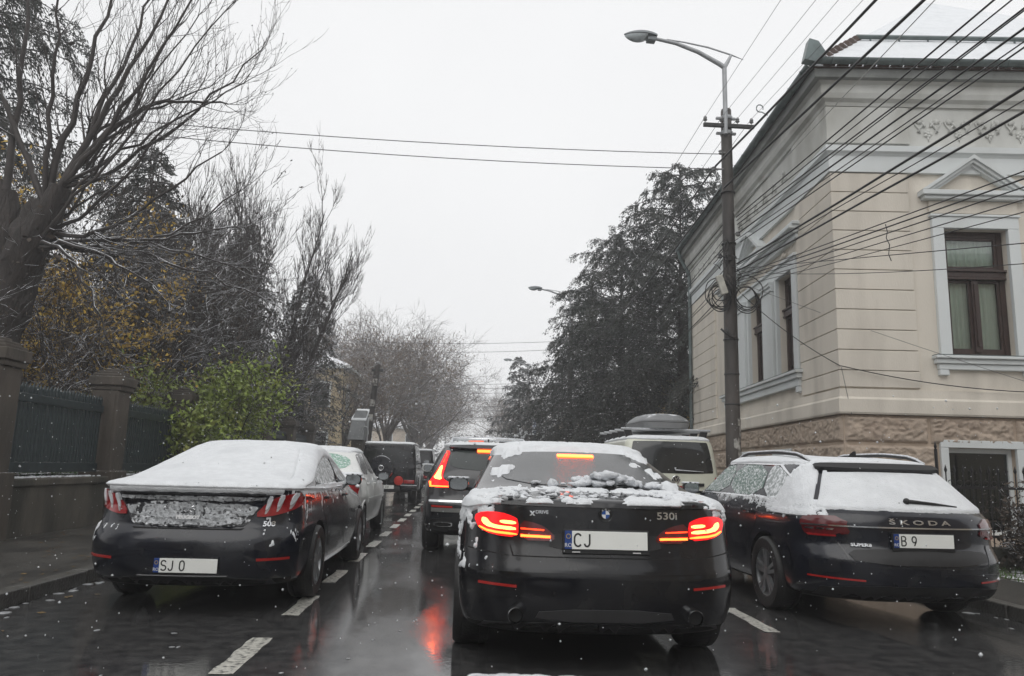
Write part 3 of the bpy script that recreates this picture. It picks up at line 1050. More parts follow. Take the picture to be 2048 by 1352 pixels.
# basement windows
M_GREENB = pmat('dark_green_shutter', (0.03, 0.05, 0.042), rough=0.5, var=0.3, vs=5)
mb = MB()
a0, a1, z0, z1 = HB[0]
for q in ((a0 - .13, a0 + .001, z0, z1), (a1, a1 + .13, z0, z1)): boxF(mb, q[0], q[1], -.02, .06, q[2], q[3], .008)
boxF(mb, a0 - .13, a1 + .13, -.02, .06, z1 + .002, z1 + .13, .008)
hp(mb, 'window_surround', M_TRIM)
w = empty('window', (0, 0, 0), 0, house)
f = MB()
for x0, x1, q0, q1 in ((a0, a0 + .07, z0, z1), (a1 - .07, a1, z0, z1), (a0 + .07, a1 - .07, z1 - .08, z1), (a0 + .07, a1 - .07, z0, z0 + .08)): f.box(x0 + .003, x1 - .003, .10, .17, q0 + .002, q1 - .002)
f.build('frame', M_TRIM, w)
MB().box(a0 + .07, a1 - .07, .135, .141, z0 + .08, z1 - .08).build('pane', glassmat('basement_glass', (0.35, 0.42, 0.38)), w)
MB().box(a0 + .05, a1 - .05, .26, .28, z0, z1).build('inner_shutter', M_GREENB, w)
for a0, a1, z0, z1 in HBL:
    mb = MB()
    for q in ((a0 - .12, a0 + .001), (a1, a1 + .12)): boxL(mb, q[0], q[1], -.02, .05, z0, z1, .008)
    boxL(mb, a0 - .12, a1 + .12, -.02, .05, z1 + .002, z1 + .12, .008)
    hp(mb, 'window_surround', M_TRIM)
    w = empty('window', (0, 0, 0), 0, house)
    MB().box(.14, .146, a0 + .003, a1 - .003, z0, z1).build('pane', glassmat('basement_glass', (0.35, 0.42, 0.38)), w)
# ------------------------------------------------------------------ cars
M_BLACKPAINT = pmat('wet_black_paint', (0.008, 0.0085, 0.011), rough=0.16, var=0.3, vs=3, coat=0.35, spec=0.35, drops=0.05, col2=(0.016, 0.016, 0.017), c2s=5)
M_NAVY = pmat('wet_dark_navy_paint', (0.008, 0.0095, 0.016), rough=0.18, var=0.3, vs=3, coat=0.4, spec=0.35, drops=0.05, col2=(0.017, 0.018, 0.022), c2s=5)
M_CHAR = pmat('wet_charcoal_paint', (0.018, 0.019, 0.022), rough=0.25, var=0.2, coat=0.7, spec=0.4, drops=0.12)
M_SILVER = pmat('pale_grey_car_paint', (0.68, 0.69, 0.67), rough=0.3, var=0.04, coat=0.8, drops=0.2)
M_CREAM = pmat('cream_van_paint', (0.62, 0.63, 0.53), rough=0.3, var=0.04, coat=0.8, drops=0.2)
M_PLAST = pmat('black_plastic', (0.012, 0.012, 0.013), rough=0.5, var=0.2)
M_UNDER = pmat('dirty_underbody', (0.010, 0.010, 0.010), rough=0.9)
M_RUBBER = pmat('tyre_rubber', (0.014, 0.014, 0.014), rough=0.55, var=0.3, bump=0.3, bs=60)
M_ALLOY = pmat('alloy_rim', (0.42, 0.43, 0.44), rough=0.3, metal=0.8, var=0.15, vs=9)
M_CHROME = pmat('chrome', (0.72, 0.73, 0.74), rough=0.12, metal=1.0, var=0.03)
M_CARGLASS = pmat('dark_car_glass', (0.012, 0.014, 0.015), rough=0.06, spec=0.7, drops=0.12)
M_WETGLASS = pmat('rain_flecked_rear_glass', (0.055, 0.058, 0.060), rough=0.16, spec=0.8, drops=0.7, var=0.25, vs=3)
M_FROSTGLASS = pmat('frosted_glass', (0.10, 0.17, 0.14), rough=0.35, frost=0.55, frost_scale=45, bump=0.3, bs=60, drops=0.3)
M_SNOWGLASS = pmat('snow_filmed_glass', (0.33, 0.36, 0.36), rough=0.6, frost=0.7, frost_scale=26, bump=0.5, bs=40)
M_FROSTGREEN = pmat('frosted_green_glass', (0.24, 0.40, 0.32), rough=0.5, frost=0.42, frost_scale=30, bump=0.4, bs=50)
M_REDLENS = pmat('red_lamp_lens', (0.30, 0.010, 0.012), rough=0.15, coat=1.0, var=0.2, vs=30, spec=0.6)
M_DARKLENS = pmat('dark_red_lamp_lens', (0.10, 0.006, 0.008), rough=0.15, coat=1.0, var=0.2, vs=30)
M_CLEARLENS = pmat('clear_lamp_lens', (0.45, 0.40, 0.40), rough=0.12, coat=1.0, var=0.2)
M_REFLECT = pmat('red_reflector', (0.42, 0.02, 0.015), rough=0.2, coat=0.6)
E_GLOW = emat('lit_red_lens', (1.0, 0.010, 0.014), 1.1, (0.4, 0.01, 0.01))
E_BAR = emat('lit_light_bar', (1.0, 0.085, 0.012), 10.0)
E_BAR2 = emat('lit_thin_bar', (1.0, 0.045, 0.008), 4.0)
E_HOT = emat('lit_hot_bar', (1.0, 0.14, 0.035), 14.0)
M_PLATE = pmat('number_plate_white', (0.86, 0.87, 0.83), rough=0.35, var=0.04)
M_PLATEBLUE = pmat('number_plate_blue', (0.01, 0.05, 0.24), rough=0.35)
M_BLACKINK = pmat('plate_ink', (0.01, 0.01, 0.01), rough=0.5)
M_WHITEINK = pmat('white_lettering', (0.75, 0.75, 0.75), rough=0.4)
M_YELLOWINK = pmat('yellow_star', (0.8, 0.55, 0.03), rough=0.4)
M_BLUEENAMEL = pmat('blue_enamel', (0.02, 0.09, 0.35), rough=0.2, coat=1.0)
def ramp(f, thr, w, th): return th * smoothstep(thr, thr + w, f)
M_CRUST = pmat('crusted_wet_snow', (0.46, 0.475, 0.49), rough=0.6, var=0.25, vs=30, col2=(0.10, 0.10, 0.105), c2s=38, c2lo=0.53, c2hi=0.66, bump=0.8, bs=60)
M_FROSTPAINT = pmat('frost_crusted_paint', (0.02, 0.021, 0.024), rough=0.4, frost=0.5, frost_scale=24, bump=0.6, bs=45)

def pchip(xs, ys, x):
    xs, ys = np.asarray(xs, float), np.asarray(ys, float)
    h = np.diff(xs)
    d = np.diff(ys, axis=0) / h[:, None]
    m = np.zeros_like(ys)
    m[0], m[-1] = d[0], d[-1]
    for i in range(1, len(xs) - 1):
        a, b = d[i - 1], d[i]
        ok = a * b > 0
        with np.errstate(divide='ignore', invalid='ignore'):
            hm = np.where(ok, 2 * a * b / np.where(ok, a + b, 1), 0)
        m[i] = hm
    k = np.clip(np.searchsorted(xs, x) - 1, 0, len(xs) - 2)
    t = ((x - xs[k]) / h[k])[:, None]
    H = h[k][:, None]
    return ((2 * t**3 - 3 * t**2 + 1) * ys[k] + (t**3 - 2 * t**2 + t) * H * m[k] + (-2 * t**3 + 3 * t**2) * ys[k + 1] + (t**3 - t**2) * H * m[k + 1])

class Shell:
    """car body from rings that run round the car: each ring has rear y, front y, half width, heights at rear / side / front,
    corner lengths at rear and front, corner exponent and crown"""
    KEYS = ('yr', 'yf', 'w', 'zr', 'zs', 'zf', 'lr', 'lf', 'n', 'cr', 'tp')
    def __init__(s, rings):
        s.P = np.array([[r.get(k, dict(lr=.5, lf=.8, n=2.8, cr=0, tp=.03).get(k, 0)) for k in s.KEYS] for r in rings], float)
    def grid(s, nr=18, ns=14, nf=12, sub=4):
        n = len(s.P)
        x = np.linspace(0, n - 1, (n - 1) * sub + 1)
        P = pchip(np.arange(n), s.P, x)
        yr, yf, w, zr, zs, zf, lr, lf, ex, cr, tp = [P[:, i:i + 1] for i in range(11)]
        ph = np.linspace(0, 1, nr)[None] ** 0.85 * PI / 2
        sx = np.sin(ph) ** (2 / ex); cx = np.cos(ph) ** (2 / ex)
        xr, y_r = w * sx, yr + lr * (1 - cx)
        t = (np.arange(1, ns + 1) / (ns + 1))[None]
        xs_, ys_ = w * np.ones_like(t), (yr + lr) + t * ((yf - lf) - (yr + lr))
        ph = (np.linspace(1, 0, nf)[None] ** 0.85) * PI / 2
        sx = np.sin(ph) ** (2 / ex); cx = np.cos(ph) ** (2 / ex)
        xf, y_f = w * sx, yf - lf * (1 - cx)
        X = np.concatenate([xr, xs_, xf], 1)
        Y = np.concatenate([y_r, ys_, y_f], 1)
        u = (Y - yr) / (yf - yr)
        X = X * (1 - tp * (2 * u - 1) ** 2)
        a = smoothstep(0, .5, u); b = smoothstep(.5, 1, u)
        Z = zr + (zs - zr) * a + (zf - zs) * b + cr * (1 - (X / np.maximum(w, 1e-6)) ** 2)
        m = X.shape[1]
        Xa = np.concatenate([X, -X[:, m - 2:0:-1]], 1)
        Ya = np.concatenate([Y, Y[:, m - 2:0:-1]], 1)
        Za = np.concatenate([Z, Z[:, m - 2:0:-1]], 1)
        return np.stack([Xa, Ya, Za], -1)
    def arrays(s, **k):
        G = s.grid(**k)
        r, c, _ = G.shape
        V = G.reshape(-1, 3)
        i = np.arange(r - 1)[:, None] * c; j = np.arange(c)[None]
        F = np.stack([i + j, i + (j + 1) % c, i + c + (j + 1) % c, i + c + j], -1).reshape(-1, 4)
        return V, F, r, c

def body_mesh(name, sh, mats, parent, wheels, tw=0.5):
    """shell with bottom and top closed, wheel arches cut out"""
    V, F, r, c = sh.arrays()
    V = V.tolist(); F = F.tolist()
    b0 = len(V); V.append(np.mean(V[:c], axis=0).tolist())
    t0 = len(V); V.append(np.mean(V[(r - 1) * c:r * c], axis=0).tolist())
    F += [[(i + 1) % c, i, b0] for i in range(c)]
    o = (r - 1) * c
    F += [[o + i, o + (i + 1) % c, t0] for i in range(c)]
    bvh = BVHTree.FromPolygons([Vector(v) for v in V], F)
    ob = mk(name, V, F, mats, parent, True)
    if wheels:
        cut = MB()
        for (x, y, z, rad) in wheels:
            s = 1 if x > 0 else -1
            cut.lathe([(rad, s * (abs(x) - .34)), (rad, s * (abs(x) + .5))], 36, (0, y, z), 'X')
        co = cut.build('cutter', mats[1])
        md = ob.modifiers.new('arches', 'BOOLEAN')
        md.object = co
        md.operation = 'DIFFERENCE'
        md.solver = 'EXACT'
        pa = ob.parent
        ob.parent = None
        dg = bpy.context.evaluated_depsgraph_get()
        dg.update()
        me = bpy.data.meshes.new_from_object(ob.evaluated_get(dg))
        ob.modifiers.clear()
        ob.data = me
        ob.parent = pa
        bpy.data.objects.remove(co)
    me = ob.data
    if len(me.materials) < 2:
        me.materials.clear()
        for m in mats: me.materials.append(m)
    zmin = min(v[2] for v in V)
    for p in me.polygons:
        cc = p.center
        mi = 0
        for (x, y, z, rad) in wheels:
            if (cc.y - y) ** 2 + (cc.z - z) ** 2 < (rad * .998) ** 2 and abs(cc.x) < abs(x) + .2 and (cc.x * x > 0): mi = 1
            elif abs((cc.y - y) ** 2 + (cc.z - z) ** 2 - rad * rad) < .02 and abs(p.normal.x) < .3 and cc.x * x > 0 and cc.z > zmin + .02 and abs(cc.x) < abs(x) + .14: mi = 1
        if cc.z < zmin + .04 or (p.normal.z < -.6 and cc.z < zmin + .2): mi = 1
        p.material_index = mi
        p.use_smooth = True
    me.set_sharp_from_angle(angle=R(38))
    return ob, bvh

VIEWS = {'rear': (lambda a, b: (Vector((a, -3, b)), Vector((0, 1, 0)))), 'R': (lambda a, b: (Vector((3, a, b)), Vector((-1, 0, 0)))),
         'L': (lambda a, b: (Vector((-3, a, b)), Vector((1, 0, 0)))), 'top': (lambda a, b: (Vector((a, b, 4)), Vector((0, 0, -1)))),
         'front': (lambda a, b: (Vector((a, 9, b)), Vector((0, -1, 0))))}
def chaikin(p, n=2, closed=True):
    p = [Vector(q) for q in p]
    for _ in range(n):
        q = []
        m = len(p)
        for i in range(m if closed else m - 1):
            a, b = p[i], p[(i + 1) % m]
            q += [a.lerp(b, .25), a.lerp(b, .75)]
        p = q
    return p
def patch_arrays(bvh, poly, view, out=0.006, h=0.04, rnd=2, sink=0.012, disp=None):
    poly = chaikin(poly, rnd) if rnd else [Vector(q) for q in poly]
    pts = []
    m = len(poly)
    for i in range(m):
        a, b = poly[i], poly[(i + 1) % m]
        n = max(1, int((b - a).length / h))
        for k in range(n): pts.append(a.lerp(b, k / n))
    nb = len(pts)
    xs = [p.x for p in pts]; ys = [p.y for p in pts]
    inner = []
    x = min(xs) + h * .5
    k = 0
    bp = np.array([(p.x, p.y) for p in pts])
    while x < max(xs):
        y = min(ys) + h * (.5 if k % 2 else .25)
        while y < max(ys):
            if ((bp - (x, y)) ** 2).sum(1).min() > (h * .55) ** 2: inner.append(Vector((x, y)))
            y += h
        x += h * .87
        k += 1
    allp = pts + inner
    r = delaunay_2d_cdt([Vector((p.x, p.y)) for p in allp], [], [list(range(nb))], 1, 1e-6)
    v2, fs = r[0], r[2]
    orig = r[3]
    V, Nn = [], []
    for p in v2:
        o, d = VIEWS[view](p.x, p.y)
        hit = bvh.ray_cast(o, d)
        if hit[0] is None:
            q = o + d * 2.6
            hh = bvh.find_nearest(q)
            V.append(hh[0]); Nn.append(hh[1])
        else:
            V.append(hit[0]); Nn.append(hit[1] if hit[1].dot(d) < 0 else -hit[1])
    # average the normals over neighbours
    acc = [n.copy() for n in Nn]
    for f in fs:
        s = sum((Nn[i] for i in f), Vector())
        for i in f: acc[i] += s * .3
    Nn = [n.normalized() for n in acc]
    top = [V[i] + Nn[i] * (out + (disp(V[i]) if disp else 0)) for i in range(len(V))]
    F = [tuple(f) for f in fs]
    # boundary edges -> rim
    ec = {}
    for f in F:
        for i in range(len(f)):
            e = (f[i], f[(i + 1) % len(f)])
            k2 = tuple(sorted(e))
            ec[k2] = None if k2 in ec else e
    low = {}
    used = sorted({i for f in F for i in f})
    rm = {o_: n_ for n_, o_ in enumerate(used)}
    F = [tuple(rm[i] for i in f) for f in F]
    V = [V[i] for i in used]; Nn = [Nn[i] for i in used]; top = [top[i] for i in used]
    ec = {tuple(sorted((rm[a], rm[b]))): (None if e is None else (rm[e[0]], rm[e[1]])) for (a, b), e in ec.items()}
    Vall = [t[:] for t in top]
    rim = []
    for e in ec.values():
        if e is None: continue
        for i in e:
            if i not in low:
                low[i] = len(Vall)
                Vall.append((V[i] - Nn[i] * sink)[:])
        rim.append((e[1], e[0], low[e[0]], low[e[1]]))
    return Vall, F + rim
def patch(name, bvh, poly, view, mat, parent, out=0.006, h=0.04, rnd=2, sink=0.012, disp=None, angle=40):
    V, F = patch_arrays(bvh, poly, view, out, h, rnd, sink, disp)
    mb = MB(); mb.add(V, F)
    return mb.build(name, mat, parent, True, angle)
def mir(poly): return [(-x, z) for x, z in poly][::-1]
def rect(x0, x1, z0, z1): return [(x0, z0), (x1, z0), (x1, z1), (x0, z1)]
def rpoly(x0, x1, z0, z1, r=.02):
    return [(x0 + r, z0), (x1 - r, z0), (x1, z0 + r), (x1, z1 - r), (x1 - r, z1), (x0 + r, z1), (x0, z1 - r), (x0, z0 + r)]

def stamp(bvh, V, F, cx, cz, name, mat, parent, out=0.004, view='rear'):
    """wrap flat artwork (drawn in the xz plane about the origin) on to the body"""
    W = []
    for v in V:
        o, d = VIEWS[view](cx + v[0], cz + v[2]) if view == 'rear' else VIEWS[view](cx + v[0], cz + v[2])
        hit = bvh.ray_cast(o, d)
        p = hit[0] if hit[0] is not None else o + d * 3
        W.append((p - d * (out - v[1]))[:])
    return MB().add(W, F).build(name, mat, parent)
def lettering(bvh, s, cx, cz, size, mat, parent, name='lettering', width=None, space=1.0, shear=0, bold=0.0, depth=.002, out=.006, view='rear'):
    V, F = text_mesh(s, size, depth, shear, space, bold, width)
    return stamp(bvh, V, F, cx, cz, name, mat, parent, out, view)

def wheel(parent, x, y, r, w, style=5, mat=None):
    """tyre with tread shoulders, dished rim, spokes, hub"""
    e = empty('wheel', (x, y, r), 0, parent)
    s = 1 if x > 0 else -1
    t = MB()
    pr = [(r * .64, -w * .46), (r * .70, -w * .5), (r * .93, -w * .5), (r * .985, -w * .42), (r, -w * .25), (r * .99, -w * .24), (r, -w * .22), (r, w * .22), (r * .99, w * .24), (r, w * .25), (r * .985, w * .42), (r * .93, w * .5), (r * .70, w * .5), (r * .64, w * .46)]
    t.lathe([(a, b) for a, b in pr], 40, (0, 0, 0), 'X', caps=False)
    t.build('tyre', M_RUBBER, e, True, 40)
    m = MB()
    fx = s * w * .40
    m.lathe([(r * .66, s * w * .48), (r * .69, s * w * .46), (r * .64, s * w * .42), (r * .60, s * w * .1), (r * .60, s * -w * .35)], 40, (0, 0, 0), 'X', caps=False)
    n = style
    for k in range(n):
        a = 2 * PI * k / n + .3
        c, sn = math.cos(a), math.sin(a)
        for da in ((-.16, .16) if n <= 7 else (0,)):
            p0 = Vector((fx * .9, .10 * r * math.cos(a + da * 2), .10 * r * math.sin(a + da * 2)))
            p1 = Vector((fx, .64 * r * math.cos(a + da), .64 * r * math.sin(a + da)))
            m.bar(p0, p1, r * .10, r * .08, up=(1, 0, 0))
    m.lathe([(r * .15, fx * .6), (r * .16, fx * 1.02), (r * .12, fx * 1.08)], 16, (0, 0, 0), 'X')
    m.build('rim', mat or M_ALLOY, e, True, 35)
    d = MB().lathe([(r * .52, s * w * .05), (r * .52, s * w * .12)], 28, (0, 0, 0), 'X')
    d.build('brake_disc', M_PLAST, e, True, 35)
    return e

def arc(cx, cz, rx, rz, a0, a1, n=10): return [(cx + rx * math.cos(R(a0 + (a1 - a0) * i / n)), cz + rz * math.sin(R(a0 + (a1 - a0) * i / n))) for i in range(n + 1)]
STROKES = {'C': [arc(.5, .62, .5, .38, 35, 180) + arc(.5, .38, .5, .38, 180, 325)], 'J': [[(.8, 1), (.8, .3)] + arc(.42, .3, .38, .3, 0, -165)],
           'S': [arc(.5, .75, .45, .25, 25, 260) + arc(.5, .25, .48, .25, 80, -155)], '0': [arc(.5, .65, .42, .35, 0, 180) + arc(.5, .35, .42, .35, 180, 360) + [(.92, .65)]],
           'B': [[(.08, 0), (.08, 1), (.5, 1)] + arc(.5, .76, .38, .24, 90, -90) + [(.08, .52)], [(.5, .52)] + arc(.52, .26, .42, .26, 90, -90) + [(.08, 0)]],
           '9': [arc(.5, .68, .42, .32, 0, 360, 18), [(.92, .68), (.85, .4), (.5, 0)]], '2': [arc(.5, .72, .42, .28, 165, -35) + [(.06, .02), (.95, .02)]],
           'A': [[(0, 0), (.5, 1), (1, 0)], [(.2, .33), (.8, .33)]], 'W': [[(0, 1), (.25, 0), (.5, .8), (.75, 0), (1, 1)]]}
def ribbon(m, pts, w, y):
    """flat stroke of printed lettering in the xz plane"""
    n = len(pts)
    V = []
    for i, p in enumerate(pts):
        a, b = pts[max(0, i - 1)], pts[min(n - 1, i + 1)]
        dx, dz = b[0] - a[0], b[1] - a[1]
        L_ = math.hypot(dx, dz) or 1
        nx, nz_ = -dz / L_ * w / 2, dx / L_ * w / 2
        V += [(p[0] + nx, y, p[1] + nz_), (p[0] - nx, y, p[1] - nz_)]
    m.add(V, [(2 * i, 2 * i + 1, 2 * i + 3, 2 * i + 2) for i in range(n - 1)])
def plate(parent, cx, cy, cz, txt, tail_fill=True, frame=True, w=0.52, hgt=0.11, tilt=0.0, eu=True, tw=.12):
    p = empty('number_plate', (cx, cy, cz), 0, parent)
    p.rotation_euler = (tilt, 0, 0)
    if frame: MB().box(-w / 2 - .012, w / 2 + .012, 0.0, .018, -hgt / 2 - .028, hgt / 2 + .010, b=.004).build('plate_holder', M_PLAST, p)
    MB().box(-w / 2 + (.045 if eu else 0), w / 2, -.006, .002, -hgt / 2, hgt / 2, b=.002).build('plate_sheet', M_PLATE, p)
    if eu:
        MB().box(-w / 2, -w / 2 + .0445, -.006, .002, -hgt / 2, hgt / 2, b=.002).build('country_strip', M_PLATEBLUE, p)
        V, F = text_mesh('RO', .034, .001)
        MB().add([(v[0] - w / 2 + .022, v[1] - .0075, v[2] - .032) for v in V], F).build('lettering', M_WHITEINK, p)
        st = MB()
        for k in range(12):
            a = k * PI / 6
            st.ball((-w / 2 + .022 + .013 * math.cos(a), -.007, .022 + .013 * math.sin(a)), .0028, 5, 3)
        st.build('star_ring', M_YELLOWINK, p)
    x = -w / 2 + (.060 if eu else .012)
    for ch in txt:
        m = MB()
        for st in STROKES.get(ch, []): ribbon(m, [(x + a * .044, (b - .5) * hgt * .68) for a, b in st], .0105, -.0075)
        x += .030 if ch == ' ' else .060
        if m.V: m.build('letter', M_BLACKINK, p)
    return p

def mirror(parent, x, y, z, mat, snow=True, glass=True):
    """door mirror: arm, shell tapering forward, glass facing back"""
    s = 1 if x > 0 else -1
    e = empty('door_mirror', (x, y, z), 0, parent)
    m = MB()
    V, F = [], []
    k = 18
    for j, (yy, a, b) in enumerate(((0.0, .098, .066), (0.02, .104, .072), (0.07, .098, .066), (0.12, .07, .045), (0.145, .02, .012))):
        for i in range(k):
            t = 2 * PI * i / k
            V.append((s * .03 + a * abs(math.cos(t)) ** .7 * (1 if math.cos(t) > 0 else -1), yy, b * abs(math.sin(t)) ** .7 * (1 if math.sin(t) > 0 else -1)))
    for j in range(4):
        for i in range(k): F.append((j * k + i, j * k + (i + 1) % k, (j + 1) * k + (i + 1) % k, (j + 1) * k + i))
    F += [tuple(range(k)), tuple(range(4 * k, 5 * k))]
    m.add(V, F)
    m.build('shell', mat, e, True, 50)
    g_ = MB()
    g_.add([(v[0] * .9, -.004, v[2] * .88) for v in V[:k]] + [(v[0] * .9, .004, v[2] * .88) for v in V[:k]], [tuple(range(k)), tuple(range(k, 2 * k))] + [(i, (i + 1) % k, k + (i + 1) % k, k + i) for i in range(k)])
    g_.build('mirror_glass', pmat('mirror_glass', (0.35, 0.37, 0.38), rough=0.12, metal=0.9, var=0.1), e)
    MB().bar((-s * .17, .09, -.06), (-s * .03, .07, -.045), .05, .035).build('arm', M_PLAST, e)
    if snow:
        q = MB()
        for i in range(9):
            q.ball((s * .03 + (-.085 + i * .021), .05 + .02 * math.sin(i * 2.1), .060), .030, 8, 4, (1, 1.6, .5))
        q.build('snow', SNOWF, e, True)
    return e

def snow_skin(sh, parent, tfun, name='snow', mat=None, nr=60, ns=60, nf=30, sub=12, seed=1):
    """snow blanket: the shell offset along its normals by a thickness map; where the map is nil there is no snow"""
    V, F, r, c = sh.arrays(nr=nr, ns=ns, nf=nf, sub=sub)
    G = V.reshape(r, c, 3)
    dv = np.gradient(G, axis=0)
    du = np.roll(G, -1, 1) - np.roll(G, 1, 1)
    Nn = np.cross(du, dv)
    Nn /= (np.linalg.norm(Nn, axis=2, keepdims=True) + 1e-9)
    Nn = Nn.reshape(-1, 3)
    t = tfun(V, Nn)
    keep = t > 0
    off = np.where(keep, t, -0.005)
    W = V + Nn * off[:, None]
    fk = keep[F].any(1)
    F = F[fk]
    used = np.unique(F)
    mp = -np.ones(len(W), int)
    mp[used] = np.arange(len(used))
    if len(F) == 0: return None
    return mk(name, W[used], mp[F], mat or SNOW, parent, True)
# ------------------------------------------------------------------ utility poles with street lamps
M_POLE = pmat('wet_dark_concrete_pole', (0.075, 0.066, 0.06), rough=0.6, var=0.35, vs=6, bump=0.4, bs=30, stretch=(1, 1, 0.3), col2=(0.04, 0.036, 0.034), c2s=2)
M_GALV = pmat('galvanised_steel', (0.36, 0.37, 0.38), rough=0.5, metal=0.3, var=0.12, vs=6)
M_STEELD = pmat('dark_steel_arm', (0.035, 0.034, 0.034), rough=0.55, var=0.3)
M_PORC = pmat('grey_porcelain', (0.22, 0.22, 0.22), rough=0.2, var=0.2)
M_LAMPG = pmat('grey_lamp_housing', (0.20, 0.22, 0.23), rough=0.4, var=0.1, snow=0.9, snow_lo=0.95)
M_LAMPGL = pmat('lamp_glass', (0.42, 0.46, 0.47), rough=0.15, var=0.15, vs=12)
M_CABLE = pmat('black_cable', (0.018, 0.018, 0.019), rough=0.5, var=0.2, snow=0.5, snow_lo=1.05)
M_CABLEG = pmat('grey_wire', (0.10, 0.10, 0.105), rough=0.5, var=0.2)
M_PAPER = pmat('torn_poster', (0.42, 0.41, 0.38), rough=0.9, var=0.35, vs=16, col2=(0.10, 0.09, 0.085), c2s=9)
M_BOXG = pmat('pale_terminal_box', (0.48, 0.47, 0.42), rough=0.6, var=0.2, vs=9)

def utility_pole(loc, label, detail=True):
    p = tag(empty('utility_pole', loc), label, 'utility pole', 'concrete poles carrying street lamps and cables')
    m = MB()
    m.lathe([(.150, -0.1), (.148, 1.2), (.138, 3.5), (.122, 6.5), (.108, 8.83), (.10, 8.86)], 14)
    m.build('shaft', M_POLE, p, True, 40)
    for z in (8.66, 8.32):
        m = MB().lathe([(.122, z - .04), (.130, z - .03), (.130, z + .03), (.122, z + .04)], 14)
        m.box(-.22, -.11, -.03, .03, z - .025, z + .025, .008); m.box(.11, .20, -.03, .03, z - .025, z + .025, .008)
        m.build('clamp', M_GALV, p, True, 40)
    t = MB().tube([(-.06, -.13, 8.25), (-.06, -.13, 9.1), (-.06, -.13, 9.80)], .048, 10)
    t.build('lamp_mast', M_GALV, p, True, 40)
    t = MB().tube([(-.06, -.13, 9.76), (-.16, -.13, 9.83), (-.62, -.13, 10.08), (-1.1, -.13, 10.25), (-1.55, -.13, 10.33)], [.055, .052, .046, .040, .036], 10)
    t.tube([(-.06, -.13, 9.76), (.02, -.13, 9.90), (.09, -.13, 10.05)], [.05, .04, .028], 8)
    t.build('lamp_arm', M_GALV, p, True, 40)
    t = MB().tube([(.36, -.13, 9.96), (.09, -.13, 10.06), (-.40, -.13, 10.20), (-.9, -.13, 10.285), (-1.3, -.13, 10.33)], [.006, .017, .018, .016, .012], 6)
    t.build('stay_rod', M_GALV, p, True)
    # lamp head: shallow shell above, bowl of glass below
    h = empty('lamp_head', (-1.52, -.13, 10.33), 0, p)
    V, F = [], []
    n, k = 12, 14
    for j in range(n + 1):
        u = j / n
        w = .155 * (math.sin(PI * min(1, .12 + u * .92)) ** .6) + .012
        for i in range(k):
            a = PI * i / (k - 1)
            V.append((-u * .70, w * math.cos(a), .02 + (.115 * math.sin(a)) * (math.sin(PI * min(1, .2 + u * .78)) ** .7)))
    for j in range(n):
        for i in range(k - 1): F.append((j * k + i, j * k + i + 1, (j + 1) * k + i + 1, (j + 1) * k + i))
        F.append((j * k + k - 1, j * k, (j + 1) * k, (j + 1) * k + k - 1))
    F += [tuple(range(k)), tuple(range(n * k, (n + 1) * k))]
    MB().add(V, F).build('housing', M_LAMPG, h, True, 50)
    V = []
    F = []
    n = 10
    for j in range(n + 1):
        u = .30 + .68 * j / n
        w = .145 * (math.sin(PI * min(1, .12 + u * .92)) ** .6)
        for i in range(k):
            a = PI * i / (k - 1)
            V.append((-u * .70, w * math.cos(a), .015 - (.13 * math.sin(a)) * math.sin(PI * (j + .4) / (n + .8)) ** .6))
    for j in range(n):
        for i in range(k - 1): F.append((j * k + i, j * k + i + 1, (j + 1) * k + i + 1, (j + 1) * k + i))
        F.append((j * k + k - 1, j * k, (j + 1) * k, (j + 1) * k + k - 1))
    F += [tuple(range(k)), tuple(range(n * k, (n + 1) * k))]
    MB().add(V, F).build('bowl', M_LAMPGL, h, True, 50)
    MB().box(-.21, -.02, -.09, .09, -.085, .015, .02).build('gear_box', M_LAMPG, h, True, 40)
    h.rotation_euler = (0, R(3), 0)
    # crossarm and insulators
    MB().box(-.53, .55, -.155, -.09, 8.40, 8.48, .006).build('crossarm', M_STEELD, p)
    for x in (-.49, -.14, .20, .50):
        MB().lathe([(.008, 8.47), (.008, 8.52), (.035, 8.53), (.045, 8.55), (.025, 8.57), (.04, 8.585), (.035, 8.61), (.018, 8.635), (.004, 8.64)], 10, (x, -.12, 0)).build('insulator', M_PORC, p, True, 50)
    if detail:
        for (x, y, z) in ((-.16, -.08, 7.86), (-.30, -.05, 7.50), (-.22, -.06, 5.62), (.17, -.08, 6.1)):
            t = MB().tube([(0.0, y, z), (x, y, z)], .018, 6)
            t.lathe([(.02, -.05), (.05, -.03), (.03, 0), (.05, .03), (.02, .05)], 10, (x, y, z))
            t.build('insulator', M_PORC, p, True, 40)
        rg = random.Random(21)
        for s, n in ((-1, 6), (1, 4)):
            for i in range(n):
                r = rg.uniform(.16, .30)
                cx, cz = s * (.10 + r * .75), 4.80 + rg.uniform(-.12, .15)
                t = Tubes()
                a0 = rg.uniform(0, 6)
                t.add([(cx + r * math.cos(a) * (1 + .08 * math.sin(3 * a + i)), -.15 - .012 * i + .03 * math.sin(a * 2 + i), cz + r * 1.1 * math.sin(a)) for a in np.linspace(a0, a0 + 6.4, 26)], .011, 5)
                t.build('cable_coil', M_CABLE, p)
        for i in range(16):
            t = Tubes()
            x = rg.uniform(-.22, .2); z = rg.uniform(5.0, 6.0)
            pts = [(x, -.15 - rg.uniform(0, .06), z)]
            for k_ in range(6): pts.append((pts[-1][0] + rg.uniform(-.10, .10), -.15 - rg.uniform(0, .08), pts[-1][2] - rg.uniform(.02, .16)))
            t.add(pts, .008, 4)
            t.build('loose_cable', M_CABLE, p)
        b = MB().box(-.07, .07, -.05, .05, -.20, .20, .015).build('terminal_box', M_BOXG, p)
        b.location = (-.24, -.2, 4.98); b.rotation_euler = (0, R(-18), 0)
